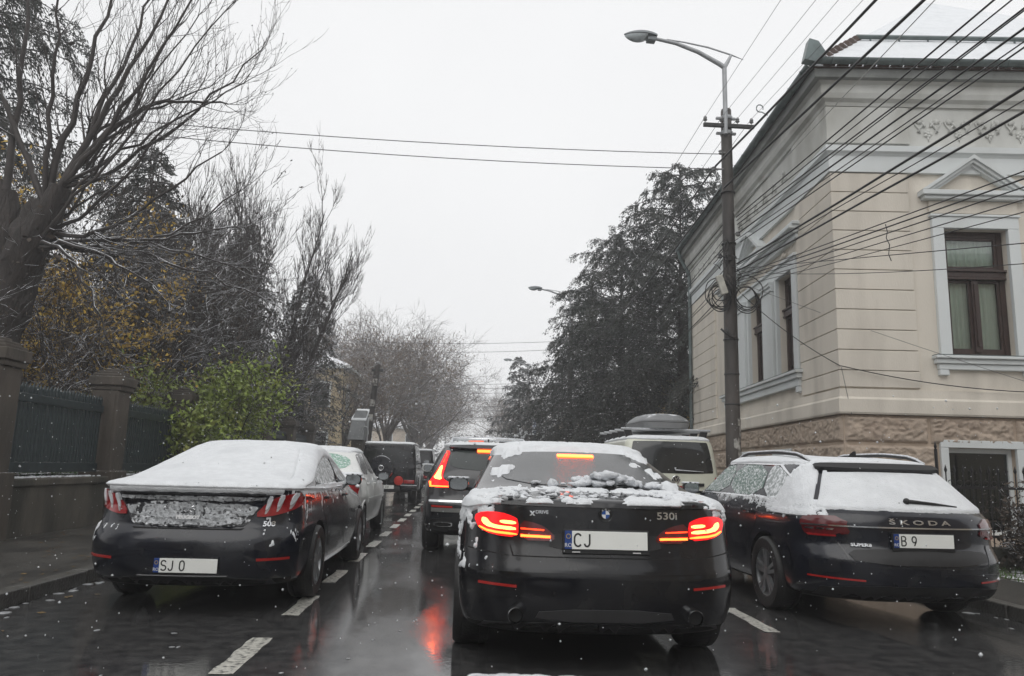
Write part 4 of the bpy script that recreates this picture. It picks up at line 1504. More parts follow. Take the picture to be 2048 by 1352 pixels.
        for z in (5.62, 5.55):
            MB().box(-.13, -.02, -.20, -.13, z - .05, z + .06, .01).build('terminal_box', M_STEELD, p)
        t = MB().tube([(.02, -.15, 3.9), (-.16, -.2, 3.98), (-.27, -.2, 4.08)], .022, 6); t.tube([(-.1, -.18, 3.94), (-.16, -.2, 4.1)], .02, 6)
        t.build('step_iron', M_STEELD, p, True)
        for z in (3.9, 3.2, 5.9, 7.0, 2.6):
            MB().lathe([(.150, z - .015), (.153, z), (.150, z + .015)], 14).build('strap', M_STEELD, p, True)
        # remains of paper on the lower shaft
        for q in range(4):
            V, F = [], []
            a0 = rg.uniform(-2.3, -1.0); z0 = 1.5 + .22 * q
            nn = 8
            for i in range(nn + 1):
                a = a0 + i * .13
                for z in (z0 + .02 * math.sin(7 * a + q), z0 + rg.uniform(.12, .24)): V.append((.1525 * math.cos(a), .1525 * math.sin(a), z))
            for i in range(nn): F.append((2 * i, 2 * i + 2, 2 * i + 3, 2 * i + 1))
            MB().add(V, F).build('torn_poster', M_PAPER, p)
    return p
PX, PYY = 5.23, 14.6
utility_pole((PX, PYY, 0), 'nearest dark concrete utility pole with cable coils and a street lamp arm at the house')
utility_pole((5.02, 37, -0.15), 'second utility pole whose lamp shows beside the tall dark conifer', False)
utility_pole((5.10, 64, 0), 'third, far utility pole with its lamp above the hazy spruce', False)
def plain_pole(loc, h, lean, label):
    p = tag(empty('wooden_pole', loc), label, 'utility pole')
    MB().tube([(0, 0, -.1), (lean * .5, 0, h * .5), (lean, 0, h)], [.16, .145, .125], 12).build('shaft', M_POLE, p, True, 40)
    MB().box(lean - .25, lean + .25, -.10, .10, h - .32, h - .2, .02).build('bracket', M_STEELD, p)
    MB().ball((lean, 0, h + .04), .10, 8, 5).build('cap', M_PORC, p, True)
    for z, w in ((h - .8, .10), (h - 1.7, .12), (h - 2.35, .12)):
        u = z / h
        MB().box(lean * u - w, lean * u + w, -.19, -.15, z - .16, z + .14, .01).build('notice', M_PAPER, p)
    return p
plain_pole((-4.45, 33, 0.1), 5.45, 0.42, 'leaning dark pole with pale notices beside the grey metal cabinet')

# grey cabinet with a lid of snow, standing at the wall
cb = tag(empty('metal_cabinet', (-3.92, 27.6, 0.12)), 'grey metal cabinet on a tall post with a sloping snow covered lid', 'cabinet')
M_CAB = pmat('grey_sheet_metal', (0.24, 0.25, 0.255), rough=0.5, var=0.15, vs=4, snow=0.5, snow_lo=1.0)
MB().box(-.22, .20, -.18, .18, 0, 2.0, .01).build('post', M_CONC, cb)
MB().prism([(-.34, 1.95), (.22, 1.95), (.26, 2.62), (-.22, 2.62)], 'Y', -.35, .3).build('case', M_CAB, cb)
MB().prism([(-.24, 2.62), (.25, 2.62), (.27, 3.0), (-.12, 3.0)], 'Y', -.2, .35).build('lid', M_CAB, cb)
MB().add([(-.26, -.24, 2.64), (.28, -.24, 2.64), (.30, .36, 3.03), (-.14, .36, 3.03), (-.26, -.24, 2.70), (.28, -.24, 2.70), (.30, .36, 3.10), (-.14, .36, 3.10)],
         [(0, 3, 2, 1), (4, 5, 6, 7), (0, 1, 5, 4), (1, 2, 6, 5), (2, 3, 7, 6), (3, 0, 4, 7)]).build('snow', SNOW, cb)
t = MB().tube([(.34, -.2, 0.0), (.34, -.2, 2.3), (.36, -.2, 2.75), (.5, -.2, 2.72)], .03, 6)
t.build('conduit', M_GALV, cb, True)
t = Tubes(); t.add([(.28 + .12 * math.sin(a), -.37, 2.15 + .28 * math.cos(a)) for a in np.linspace(-1.4, 1.6, 12)], .018, 5)
t.build('handrail', M_GALV, cb)

# ------------------------------------------------------------------ overhead cables
def cable(a, b, sag, r, label, group=None, mat=None, seg=18, k=5, wob=0.0, seed=0):
    a, b = Vector(a), Vector(b)
    pts = []
    for i in range(seg + 1):
        u = i / seg
        p = a.lerp(b, u)
        p.z -= sag * 4 * u * (1 - u)
        if wob: p += Vector((noise.noise((u * 7, seed, 0)), 0, noise.noise((u * 7, seed, 5)))) * wob
        pts.append(p[:])
    t = Tubes()
    t.add(pts, r, k)
    return tag(t.build('power_cable', mat or M_CABLE), label, 'cable', group)
ORD = ('topmost', 'second from the top', 'third from the top', 'fourth from the top', 'fifth from the top', 'sixth from the top', 'seventh from the top', 'eighth from the top', 'ninth from the top', 'tenth from the top', 'lowest')
LRO = ('leftmost', 'second from the left', 'third from the left', 'rightmost')
G1 = 'thin bare wires on the crossarm of the nearest pole'
for i, (x, zb) in enumerate(((4.74, 8.62), (5.09, 8.40), (5.43, 8.40), (5.73, 8.30))):
    cable((x, 14.5, 8.62), (x, -18, 8.62 + (zb - 8.62) * 5.6), -.25 if i == 0 else .02, .0042, LRO[i] + ' of four thin bare wires rising from the nearest crossarm', G1, M_CABLEG)
    cable((x, 14.5, 8.62), (x - .25, 37, 8.32), .35, .0055, LRO[i] + ' of four thin wires between nearest and second pole', 'thin bare wires between the first and second pole', M_CABLEG)
# thick insulated lines high on the pole
cable((4.93, 14.45, 7.52), (5.02, -18, 5.9), .05, .021, 'thick black cable rising from the upper insulator of the nearest pole', None, None, 40, 6, .02)
cable((5.10, 14.45, 7.05), (5.17, -18, 5.9), .1, .021, 'second thick black cable just below the upper one of the nearest pole', None, None, 40, 6, .02, 4)
cable((4.93, 14.6, 7.52), (4.75, 37, 7.0), .4, .019, 'thick cable running from the upper insulator down towards the tall dark conifer', None, None, 30)
cable((5.05, 14.6, 7.05), (4.8, 37, 6.5), .45, .019, 'thick cable along the eave line of the house towards the tall dark conifer', None, None, 30)
# bundle leaving for the top right corner
G2 = 'cable bundle crossing the cream house towards the top right corner'
for i, (dz, zb, r, w) in enumerate(((6.45, 6.23, .012, .01), (6.38, 6.12, .009, .0), (6.30, 5.98, .011, .01), (6.22, 5.90, .008, 0), (6.12, 5.76, .014, .015), (6.02, 5.66, .008, 0), (5.92, 5.55, .010, .0))):
    x = 5.36 + .012 * i
    zend = dz + (zb - dz) * 4.1
    cable((x, 14.5, dz), (x + .05, -18, zend), .04 * (i % 3), r, ORD[i] + ' cable of the black bundle rising across the house frieze', G2, None, 30, 5, w, i)
cable((5.30, 14.5, 6.55), (5.75, -18, 8.9), .2, .007, 'single pale cable crossing above the right window of the cream house', None, pmat('pale_cable', (.42, .42, .41), rough=.5))
for i, (a, b, r, lab) in enumerate((((5.35, 14.5, 5.46), (5.55, -6, 4.85), .017, 'heavy black cable crossing the middle of the cream house'),
                                 ((5.34, 14.5, 5.30), (5.55, -6, 4.45), .015, 'twisted black cable just under the heavy one across the cream house'),
                                 ((5.34, 14.5, 5.42), (5.6, -6, 4.60), .007, 'thin black cable between the two heavy ones across the cream house'))):
    cable(a, b, .1, r, lab, None, None, 40, 6, .02, 9 + i)
G3 = 'cables fanning out from the coils over the pediment of the right window'
for i, (z0, xb, yb, zb, r) in enumerate(((5.22, 5.42, 6.7, 4.34, .008), (5.16, 5.42, 6.7, 4.28, .010), (5.10, 5.43, 6.75, 4.22, .008), (5.05, 5.44, 6.8, 4.12, .007), (5.0, 5.45, 6.85, 4.02, .006))):
    a = Vector((5.36, 14.5, z0)); b = Vector((xb, yb, zb))
    e = a + (b - a) * 2.0
    cable(a, e, .06 + .015 * i, r, ORD[i] + ' of five thin cables fanning over the right window pediment', G3, None, 30, 5, .01, 20 + i)
cable((5.4, 14.5, 5.36), (5.6, 0.0, 2.0), .0, .006, 'thin cable sloping down across the right window frame')
cable((5.4, 14.5, 5.30), (5.65, 1.0, 2.35), .25, .005, 'thin sagging cable crossing the fanlight of the right window')
cable((5.44, 14.5, 4.83), (6.36, 12.42, 3.12), .10, .008, 'black service cable from the pole to the corner of the cream house')
cable((6.36, 12.40, 3.12), (11.5, 11.95, 2.85), .22, .009, 'black cable sagging along the front of the cream house below the window')
cable((5.44, 14.5, 5.05), (8.5, 10.2, 2.5), .05, .004, 'thin wire descending across the corner blocks of the cream house', None, M_CABLEG)
cable((6.36, 12.40, 3.10), (6.50, 12.40, 2.3), -.0, .005, 'short loose wire hanging from the corner down to the plinth', None, M_CABLEG)
t = Tubes(); t.add([(5.41, 9.2, 4.55), (5.43, 9.2, 4.45), (5.41, 9.2, 4.36), (5.45, 9.2, 4.27), (5.43, 9.2, 4.14), (5.46, 9.2, 4.05)], .006, 5)
tag(t.build('power_cable', M_CABLE), 'loose cable end dangling beside the pediment of the right window', 'cable')
# along the street to the second pole, in front of the conifer
G4 = 'cable bundle from the nearest pole along the street in front of the conifer'
for i in range(11):
    z0 = 6.3 - .14 * i
    cable((5.1 + .02 * i, 14.6, z0), (4.9 + .02 * i, 37, z0 - .45 + .03 * (i % 4)), .5 + .09 * ((i * 7) % 5), .007 + .003 * (i % 3 == 0), ORD[i] + ' cable of the dark bundle sagging past the tall conifer', G4, None, 24, 5)
for i, z in enumerate((6.1, 5.7, 5.3)):
    cable((4.9, 37, z), (5.0, 64, z - .1), .5, .012, ORD[i] + ' of three far cables between second and third pole', 'far cables between the second and third pole')
# across the street
cable((5.16, 14.6, 7.86), (-15, 14.2, 8.3), .32, .009, 'upper thin cable crossing the street to the bare tree', None, M_CABLEG)
cable((4.92, 14.6, 7.52), (-15, 14.2, 8.15), .35, .009, 'lower thin cable crossing the street to the bare tree', None, M_CABLEG)
G5 = 'thin far cables strung across the street'
for y, zz in ((37, (7.6, 7.2)), (50, (6.9, 6.5)), (64, (7.6, 7.1, 6.6, 6.2)), (85, (7.6, 7.0, 6.4)), (110, (7.8, 6.8, 6.0))):
    for iz, z in enumerate(zz):
        cable((5.0, y, z), (-9, y + 3, z + rr.uniform(-.5, .3)), rr.uniform(.1, .3), .006 + y * .00012, ORD[iz] + ' thin cable strung across the street ' + {37: 'at the second pole', 50: 'before the hazy spruce', 64: 'at the third pole', 85: 'beyond the third pole', 110: 'at the hazy far end'}[y], G5, M_CABLEG)

# ------------------------------------------------------------------ far houses and signs
M_YELLOW = pmat('ochre_house_wall', (0.52, 0.43, 0.28), rough=0.85, var=0.08, vs=1)
M_BEIGE = pmat('beige_house_wall', (0.55, 0.47, 0.38), rough=0.85, var=0.08, vs=1)
M_ROOFS = pmat('snowed_red_roof', (0.20, 0.08, 0.055), rough=0.8, var=0.3, vs=3, snow=0.9, snow_lo=0.35, snow_scale=1.2)
def far_house(loc, sx, sy, h, rh, wall, label, rz=0):
    p = tag(empty('house', loc, rz), label, 'house')
    MB().box(0, sx, 0, sy, 0, h).build('wall', wall, p)
    e = .4
    MB().box(-e, sx + e, -e, sy + e, h + .003, h + .18).build('eave', M_TRIM, p)
    MB().add([(-e, -e, h + .19), (sx + e, -e, h + .19), (sx + e, sy + e, h + .19), (-e, sy + e, h + .19), (sx / 2, sy * .3, h + rh), (sx / 2, sy * .7, h + rh)],
             [(0, 1, 4), (1, 2, 5, 4), (2, 3, 5), (3, 0, 4, 5), (3, 2, 1, 0)]).build('roof', M_ROOFS, p)
    MB().box(sx * .6, sx * .6 + .6, sy * .3, sy * .3 + .6, h + .3, h + rh + .7).build('chimney', M_TILE, p)
    n = max(1, int(sx / 2.6))
    for f in range(max(1, int(h / 3.1))):
        for i in range(n):
            cx = sx * (i + .5) / n
            z0 = 1.0 + f * 3.0
            w = MB().box(cx - .6, cx + .6, -.05, .08, z0, z0 + 1.6).build('window', M_TRIM, p)
            MB().box(cx - .48, cx + .48, -.056, -.051, z0 + .12, z0 + 1.48).build('pane', M_CARGLASS, w)
        for i in range(max(1, int(sy / 3))):
            cy = sy * (i + .5) / max(1, int(sy / 3))
            for x, d in ((0, -1), (sx, 1)):
                w = MB().box(x - .05, x + .05, cy - .6, cy + .6, 1.0 + f * 3.0, 2.6 + f * 3.0).build('window', M_TRIM, p)
    return p
far_house((-15.6, 46, .5), 8.0, 10, 6.4, 2.2, M_YELLOW, 'ochre house with a snowy red roof behind the leafless shrubs on the left')
far_house((7.0, 51, 0), 9, 10, 5.0, 2.2, M_BEIGE, 'beige house partly hidden behind the dark conifers on the right')
far_house((8.6, 31, 0), 8, 8, 5.2, 2.0, M_YELLOW, 'yellow house just beyond the cream corner house')
far_house((-16, 112, 0), 9, 10, 6.4, 2.4, M_BEIGE, 'pale far house in the haze at the end of the street on the left')
far_house((8, 118, 0), 9, 10, 7.0, 2.4, M_BEIGE, 'pale far house in the haze at the end of the street on the right')
ps = tag(empty('parking_sign', (5.6, 42, 0)), 'blue parking sign board beside the snow dusted bush under the conifers', 'sign')
MB().tube([(0, 0, 0), (0, 0, 2.6)], .035, 8).build('post', M_GALV, ps, True)
for x in (-.29, .29):
    MB().box(x - .27, x + .27, -.05, -.02, 2.5, 3.04, .01).build('panel', pmat('blue_sign', (.03, .09, .33), rough=.4), ps)
V, F = text_mesh('P', .40, .002, bold=.012)
MB().add([(v[0] - .29, v[1] - .054, v[2] + 2.77) for v in V], F).build('lettering', M_WHITEINK, ps)
MB().box(.12, .46, -.055, -.051, 2.62, 2.92).build('symbol', M_WHITEINK, ps)
fl = tag(empty('furled_flag', (4.0, 45.5, 0)), 'furled pale blue flag on a pole left of the dark conifers', 'flag')
MB().tube([(0, 0, 0), (0, 0, 4.3)], .03, 8).build('pole', M_GALV, fl, True)
MB().tube([(.02, -.05, 4.1), (.06, -.05, 3.6), (.14, -.06, 2.9), (.10, -.05, 2.3)], [.05, .13, .20, .10], 9).build('cloth', pmat('pale_blue_cloth', (.36, .40, .52), rough=.9, var=.2), fl, True)
# ------------------------------------------------------------------ trees, shrubs
M_BARK = pmat('wet_dark_bark', (0.028, 0.022, 0.019), rough=0.75, var=0.35, vs=8, bump=1.0, bd=0.09, bs=13, stretch=(1, 1, 0.25), snow=0.85, snow_lo=0.88, snow_scale=7)
M_TWIG = pmat('thin_wet_twigs', (0.038, 0.031, 0.028), rough=0.7, var=0.3, vs=5, snow=0.9, snow_lo=0.52, snow_scale=3)
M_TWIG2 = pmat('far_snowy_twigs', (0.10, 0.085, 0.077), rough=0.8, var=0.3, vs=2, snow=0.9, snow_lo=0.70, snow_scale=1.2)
M_NEEDLE = pmat('dark_conifer_needles', (0.030, 0.037, 0.032), rough=0.6, var=0.5, vs=1.6, snow=0.8, snow_lo=0.93, snow_scale=1.3, col2=(0.040, 0.042, 0.034), c2s=0.8)
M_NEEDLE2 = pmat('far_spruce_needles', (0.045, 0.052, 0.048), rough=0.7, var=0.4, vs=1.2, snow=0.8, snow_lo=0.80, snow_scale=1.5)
M_YLEAF = pmat('golden_autumn_leaves', (0.62, 0.42, 0.07), rough=0.6, var=0.45, vs=2.2, col2=(0.28, 0.17, 0.04), c2s=3)
M_GLEAF = pmat('bright_green_leaves', (0.22, 0.285, 0.055), rough=0.5, var=0.5, vs=3, col2=(0.20, 0.19, 0.03), c2s=1.6, c2lo=0.52, c2hi=0.72, snow=0.8, snow_lo=1.05, snow_scale=6)
M_BLEAF = pmat('withered_brown_leaves', (0.055, 0.042, 0.032), rough=0.8, var=0.5, vs=2, snow=0.8, snow_lo=0.95, snow_scale=3)
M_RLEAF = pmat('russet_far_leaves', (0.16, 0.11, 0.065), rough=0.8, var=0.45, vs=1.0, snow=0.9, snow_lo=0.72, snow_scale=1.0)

def leaves(name, C, rng, L, W, mat, parent, hang=0.0, D=None, jit=0.5):
    """diamond leaves: centres C, long axis D (or random)"""
    n = len(C)
    d = rng.normal(size=(n, 3)) if D is None else D + jit * rng.normal(size=(n, 3))
    d[:, 2] -= hang
    d /= np.linalg.norm(d, axis=1, keepdims=True) + 1e-9
    w = np.cross(d, rng.normal(size=(n, 3)))
    w /= np.linalg.norm(w, axis=1, keepdims=True) + 1e-9
    l = (L * rng.uniform(.6, 1.3, n))[:, None]
    ww = (W * rng.uniform(.6, 1.3, n))[:, None]
    nn = np.cross(d, w) * ww * .25
    V = np.stack([C - d * l / 2, C + w * ww / 2 + nn, C + d * l / 2, C - w * ww / 2 + nn], 1).reshape(-1, 3)
    F = np.arange(4 * n).reshape(-1, 4)
    return mk(name, V, F, mat, parent)

def perp(v, rng):
    a = rng.normal(size=3)
    a -= v * (a @ v)
    return a / (np.linalg.norm(a) + 1e-9)
RMIN = [.0045]
def grow(T, tips, p, d, L, r, lev, rng, up=0.15, kids=(8, 6, 4), ang=(.7, .8, .9), shr=(.45, .45, .45), wig=.22, sides=(7, 5, 4, 3), r_end=.35):
    n = 7 if lev < 2 else 5
    pts = [np.array(p, float)]
    d = np.array(d, float); d /= np.linalg.norm(d)
    dirs = [d]
    for i in range(n):
        d = d + rng.normal(size=3) * wig / n * 2.0 + np.array([0, 0, up]) / n * 1.5
        d /= np.linalg.norm(d)
        pts.append(pts[-1] + d * L / n)
        dirs.append(d)
    rad = r * np.linspace(1, r_end, n + 1)
    T.add(pts, rad, sides[min(lev, 3)])
    if lev >= len(kids):
        tips.append(pts[-1])
        tips.append(pts[-2])
        return
    k = kids[lev]
    for j in range(k):
        u = rng.uniform(.22, 1.0) if j else 1.0
        f = u * n
        i = min(n - 1, int(f))
        q = pts[i] + (pts[i + 1] - pts[i]) * (f - i)
        a = ang[lev] * rng.uniform(.5, 1.2) * (1 if j else .3)
        nd = dirs[i] * math.cos(a) + perp(dirs[i], rng) * math.sin(a)
        grow(T, tips, q, nd, L * shr[lev] * rng.uniform(.6, 1.25), max(RMIN[0], r * (1 - u * .6) * .5), lev + 1, rng, up, kids, ang, shr, wig, sides, r_end)

# --- the pollarded lime on the left
def lime():
    rng = np.random.default_rng(4)
    root = tag(empty('bare_tree', (-8.55, 14.0, 0.9)), 'big leafless pollarded tree with a thick dark trunk behind the fence on the far left', 'tree')
    o = np.array([-8.55, 14.0, 0.9])
    T = Tubes()
    tr = np.array([(0, 0, -.2), (-.05, 0, 1.2), (.0, 0, 2.6), (.12, 0, 3.6), (.3, 0, 4.4), (.45, 0, 5.0)])
    uu_ = np.linspace(0, 5, 34)
    T.add(np.stack([np.interp(uu_, range(6), tr[:, k_]) for k_ in range(3)], 1), np.interp(uu_, range(6), [.46, .38, .37, .41, .38, .24]), 14)
    T.add(np.array([(.05, 0, 3.4), (-.2, .05, 4.3), (-.35, .1, 5.2)]), [.36, .30, .22], 10)
    T.add(np.array([(.2, 0, 3.9), (.55, -.1, 4.6), (.75, -.1, 5.3)]), [.34, .26, .17], 10)
    for i_, V_ in enumerate(T.V):
        c_ = V_.reshape(-1, (14, 10, 10)[i_], 3).mean(1, keepdims=True)
        q_ = V_.reshape(-1, (14, 10, 10)[i_], 3)
        nn_ = fnoise((V_ * np.array([1, 1, .35])), 5, 3, 3).reshape(q_.shape[:2])[..., None]
        T.V[i_] = (c_ + (q_ - c_) * (.45 + 1.1 * nn_)).reshape(-1, 3)
    T.build('trunk', M_BARK, root)
    B = Tubes(); tips = []
    heads = [np.array(h) for h in ((.45, 0, 5.0), (-.35, .1, 5.2), (.75, -.1, 5.3), (.5, 0, 4.5), (.35, -.2, 4.0))]
    # long arched limbs: start, end, lift
    spec = [(2, (3.87, -.4, 7.0), 1.1, .075), (2, (2.55, -.3, 9.6), -.2, .09), (0, (1.20, .2, 10.4), -.1, .09), (1, (-0.40, 0, 10.6), .1, .09), (2, (1.90, .4, 10.2), -.2, .075),
            (3, (3.78, -.6, 5.9), -.7, .06), (3, (3.34, .4, 5.0), -.8, .055), (4, (2.90, -.3, 3.3), .5, .05), (4, (3.96, .1, 4.0), .4, .05), (0, (-2.20, .2, 9.6), .2, .08), (1, (-2.80, -.3, 7.5), .6, .07),
            (2, (4.05, .4, 8.6), -.6, .055), (2, (3.43, -.8, 9.8), -.5, .055), (0, (0.60, -.8, 9.6), .1, .06), (4, (2.11, -.4, 2.5), .8, .05), (3, (4.05, .0, 5.4), -1.0, .05), (3, (3.17, -.7, 6.9), -.6, .05), (0, (2.20, .8, 9.2), -.2, .055),
            (3, (4.31, -.2, 4.7), -.3, .045), (4, (4.58, .3, 3.4), .5, .045), (2, (2.99, .6, 7.8), .5, .05)]
    for k in range(8):
        spec.append((int(rng.choice([0, 2, 2, 3, 3, 4])), (rng.uniform(1.2, 4.4), rng.uniform(-1.2, 1.2), rng.uniform(3.6, 9.6)), rng.uniform(-1.1, .5), rng.uniform(.022, .04)))
    for hi, e, lift, r in spec:
        a = heads[hi]; b = np.array(e)
        n = 12
        u = np.linspace(0, 1, n + 1)
        P = a[None] * (1 - u[:, None]) + b[None] * u[:, None]
        P[:, 2] += lift * 4 * u * (1 - u) * (1 - .5 * u)
        P += rng.normal(size=P.shape) * .035 * np.minimum(1, u * 4)[:, None]
        rad = .78 * r * (1 - .86 * u) + .006
        B.add(P, rad, 7)
        dirs = np.gradient(P, axis=0)
        dirs /= np.linalg.norm(dirs, axis=1, keepdims=True)
        for j in range(9):
            f = rng.uniform(.15, 1.0) * n if j > 1 else n
            i = min(n - 1, int(f))
            q = P[i] + (P[i + 1] - P[i]) * (f - i)
            uu = f / n
            an = rng.uniform(.4, 1.0) if j > 1 else .25
            d = dirs[i] * math.cos(an) + perp(dirs[i], rng) * math.sin(an)
            d[1] *= .7
            grow(B, tips, q, d, rng.uniform(.8, 1.75) * (1.15 - .45 * uu), max(.008, rad[i] * .36), 0, rng, .45, (5, 2), (.75, .7), (.5, .55), .34, (5, 4, 3, 3), .3)
    B.build('crown', M_TWIG, root)
    # buds at the twig ends
    tp = np.array(tips)
    leaves('bud', tp[::3], rng, .035, .018, M_BARK, root)['kind'] = 'stuff'
lime()

def vase_tree(loc, label, seed, h, spread, stems, mat=M_TWIG, kids=(9, 5), grp=None):
    rng = np.random.default_rng(seed)
    root = tag(empty('bare_tree', loc), label, 'tree', grp)
    T = Tubes(); tips = []
    B = Tubes()
    for i in range(stems):
        a = rng.uniform(0, 2 * PI)
        t = rng.uniform(.05, 1) ** .8
        d = np.array([math.cos(a) * spread * t, math.sin(a) * spread * t, h * .8])
        L = h * rng.uniform(.65, 1.0) * (1 - .18 * t)
        n = 8
        u = np.linspace(0, 1, n + 1)
        P = np.array([.18 * math.cos(a) * t, .18 * math.sin(a) * t, 0])[None] + np.stack([math.cos(a) * spread * t * u ** .8, math.sin(a) * spread * t * u ** .8, L * (u ** 1.15)], 1)
        P += rng.normal(size=P.shape) * .06 * np.minimum(1, u * 3)[:, None]
        rad = .065 * (1 - .85 * u) * rng.uniform(.7, 1.1) + .009
        (T if i < 5 else B).add(P, rad, 6)
        dirs = np.gradient(P, axis=0); dirs /= np.linalg.norm(dirs, axis=1, keepdims=True)
        for j in range(14):
            f = rng.uniform(.25, 1) * n
            k = min(n - 1, int(f))
            q = P[k] + (P[k + 1] - P[k]) * (f - k)
            an = rng.uniform(.3, .8)
            dd = dirs[k] * math.cos(an) + perp(dirs[k], rng) * math.sin(an)
            grow(B, tips, q, dd, rng.uniform(.8, 1.8) * h / 9, .015, 0, rng, .55, kids, (.55, .6), (.45, .45), .22, (4, 3, 3, 3), .35)
    T.build('trunk', M_BARK, root)
    B.build('crown', mat, root)
    return root
RMIN[0] = .0075
vase_tree((-8.0, 27.5, .9), 'leafless tree of many upright stems right of the tall conifers on the left', 11, 10.6, 3.7, 24)
vase_tree((-8.6, 36, .9), 'small leafless tree in front of the ochre house', 12, 6.4, 2.4, 16)
vase_tree((-9.6, 22.5, .9), 'leafless tree with crossing stems behind the bright green bush', 13, 8.6, 3.0, 22)

# --- conifers
def conifer_mesh(h, r, nb, seed, droop, L, W, per=16, leafn=12, low=.06, taper=.85, mat=None, mat_t=None, ragged=.3, rise=.2, hang=.5, spray=1.0):
    rng = np.random.default_rng(seed)
    C, D = [], []
    T = Tubes()
    T.add([(0, 0, -.3), (0.05, 0, h * .3), (-.03, .04, h * .7), (0, 0, h)], [.028 * h ** .9 + .05, .022 * h ** .9 + .03, .05, .015], 9)
    for b in range(nb):
        t = low + (1 - low) * (b + rng.uniform(0, 1)) / nb
        Lb = (r * (1 - t) ** taper + .12 * r) * rng.uniform(1 - ragged, 1 + ragged * .6)
        a = b * 2.39996 + rng.uniform(-.4, .4)
        u = np.linspace(0, 1, 7)
        ca, sa = math.cos(a), math.sin(a)
        z = t * h + Lb * (rise * u - droop * u ** 2)
        P = np.stack([ca * Lb * u, sa * Lb * u, z], 1)
        T.add(P, np.linspace(.035, .008, 7), 4)
        m = max(4, int(per * Lb / r) + 3)
        s = rng.uniform(.12, 1.0, m)
        s[0] = 1
        bx = np.interp(s, u, P[:, 0]); by = np.interp(s, u, P[:, 1]); bz = np.interp(s, u, P[:, 2])
        side = np.where(rng.random(m) < .5, -1, 1)
        fw = rng.uniform(.2, .9, m)
        dx, dy = ca * fw - sa * side * (1 - fw * .4), sa * fw + ca * side * (1 - fw * .4)
        ls = spray * (.34 * Lb * (1 - s * .6) + .18 * r * .6) * rng.uniform(.6, 1.2, m)
        v = np.linspace(.1, 1, leafn)
        X = bx[:, None] + dx[:, None] * ls[:, None] * v * .8
        Y = by[:, None] + dy[:, None] * ls[:, None] * v * .8
        Z = bz[:, None] - hang * ls[:, None] * v ** 1.6 + .05 * ls[:, None]
        cc = np.stack([X, Y, Z], -1).reshape(-1, 3) + rng.normal(size=(m * leafn, 3)) * .05
        dd = np.stack([dx[:, None] + 0 * v, dy[:, None] + 0 * v, -hang * 1.6 * v[None] + 0 * dx[:, None]], -1).reshape(-1, 3)
        C.append(cc); D.append(dd)
    # leader
    C.append(np.stack([rng.normal(0, .08, 60), rng.normal(0, .08, 60), h - rng.uniform(0, .7, 60)], 1)); D.append(np.tile([0, 0, 1.0], (60, 1)))
    C = np.concatenate(C); D = np.concatenate(D)
    return T, C, D, rng
def conifer(name, loc, label, grp=None, rz=0, L=.16, W=.05, mat=None, twig=None, **k):
    root = tag(empty(name, loc, rz), label, 'tree', grp)
    T, C, D, rng = conifer_mesh(L=L, W=W, **k)
    T.build('trunk', twig or M_BARK, root)
    leaves('crown', C, rng, L, W, mat or M_NEEDLE, root, D=D, jit=.4)
    return root
def again(src, loc, rz, sc, label):
    c = copy_tree(src)
    c.location = loc; c.rotation_euler = (0, 0, rz)
    c.scale = sc
    c['label'] = label
    return c
yew = conifer('dark_conifer', (8.4, 29.0, 0), 'tallest dark drooping conifer just beyond the cream house', 'dark conifers on the right', L=.15, W=.042, h=13.6, r=5.4, nb=140, seed=31, droop=.45, per=40, leafn=26, low=.10, taper=.60, ragged=.45, rise=.50, hang=.85, spray=.62)
again(yew, (6.9, 33.6, 0), 2.1, (.95, .95, .88), 'second dark conifer, left of the tallest, with snow on its tips')
again(yew, (6.9, 41.0, 0), 4.0, (.9, .9, .80), 'leftmost and lowest of the dark drooping conifers, its boughs over the parking sign')
again(yew, (13.0, 37, 0), 1.0, (1, 1, .95), 'dark conifer standing behind the tallest one')
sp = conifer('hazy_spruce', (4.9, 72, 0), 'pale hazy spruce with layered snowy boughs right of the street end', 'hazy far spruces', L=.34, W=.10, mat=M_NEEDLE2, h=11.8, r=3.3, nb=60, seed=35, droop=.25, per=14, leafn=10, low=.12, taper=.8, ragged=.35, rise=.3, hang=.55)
again(sp, (6.8, 92, 0), 2.2, (1, 1, .95), 'fainter spruce behind the pale hazy one')
again(sp, (7.5, 60, 0), 4.2, (.9, .9, .8), 'hazy spruce half hidden by the dark drooping conifers')
cl = conifer('garden_conifer', (-10.8, 24.5, .9), 'tall dark garden conifer with a ragged top behind the bare branches', 'dark conifers in the left garden', L=.18, W=.06, h=10.6, r=3.0, nb=110, seed=37, droop=.30, per=18, leafn=11, low=.05, taper=.75, ragged=.3, rise=.15, hang=.7)
again(cl, (-9.5, 31, .9), 1.7, (.95, .95, .96), 'dark garden conifer right of the tallest one and left of the upright stems')
again(cl, (-8.3, 38, .9), 3.3, (1, 1, .92), 'dark garden conifer behind the leafless upright stems')
again(yew, (-15.2, 21.0, .9), 5.0, (.95, .95, 1.2), 'big dark conifer in the top left corner behind the pollarded tree')['group'] = 'dark conifers in the left garden'
again(cl, (-12.8, 29, .9), 2.6, (1.2, 1.2, 1.05), 'dark garden conifer deep in the garden left of the ragged one')

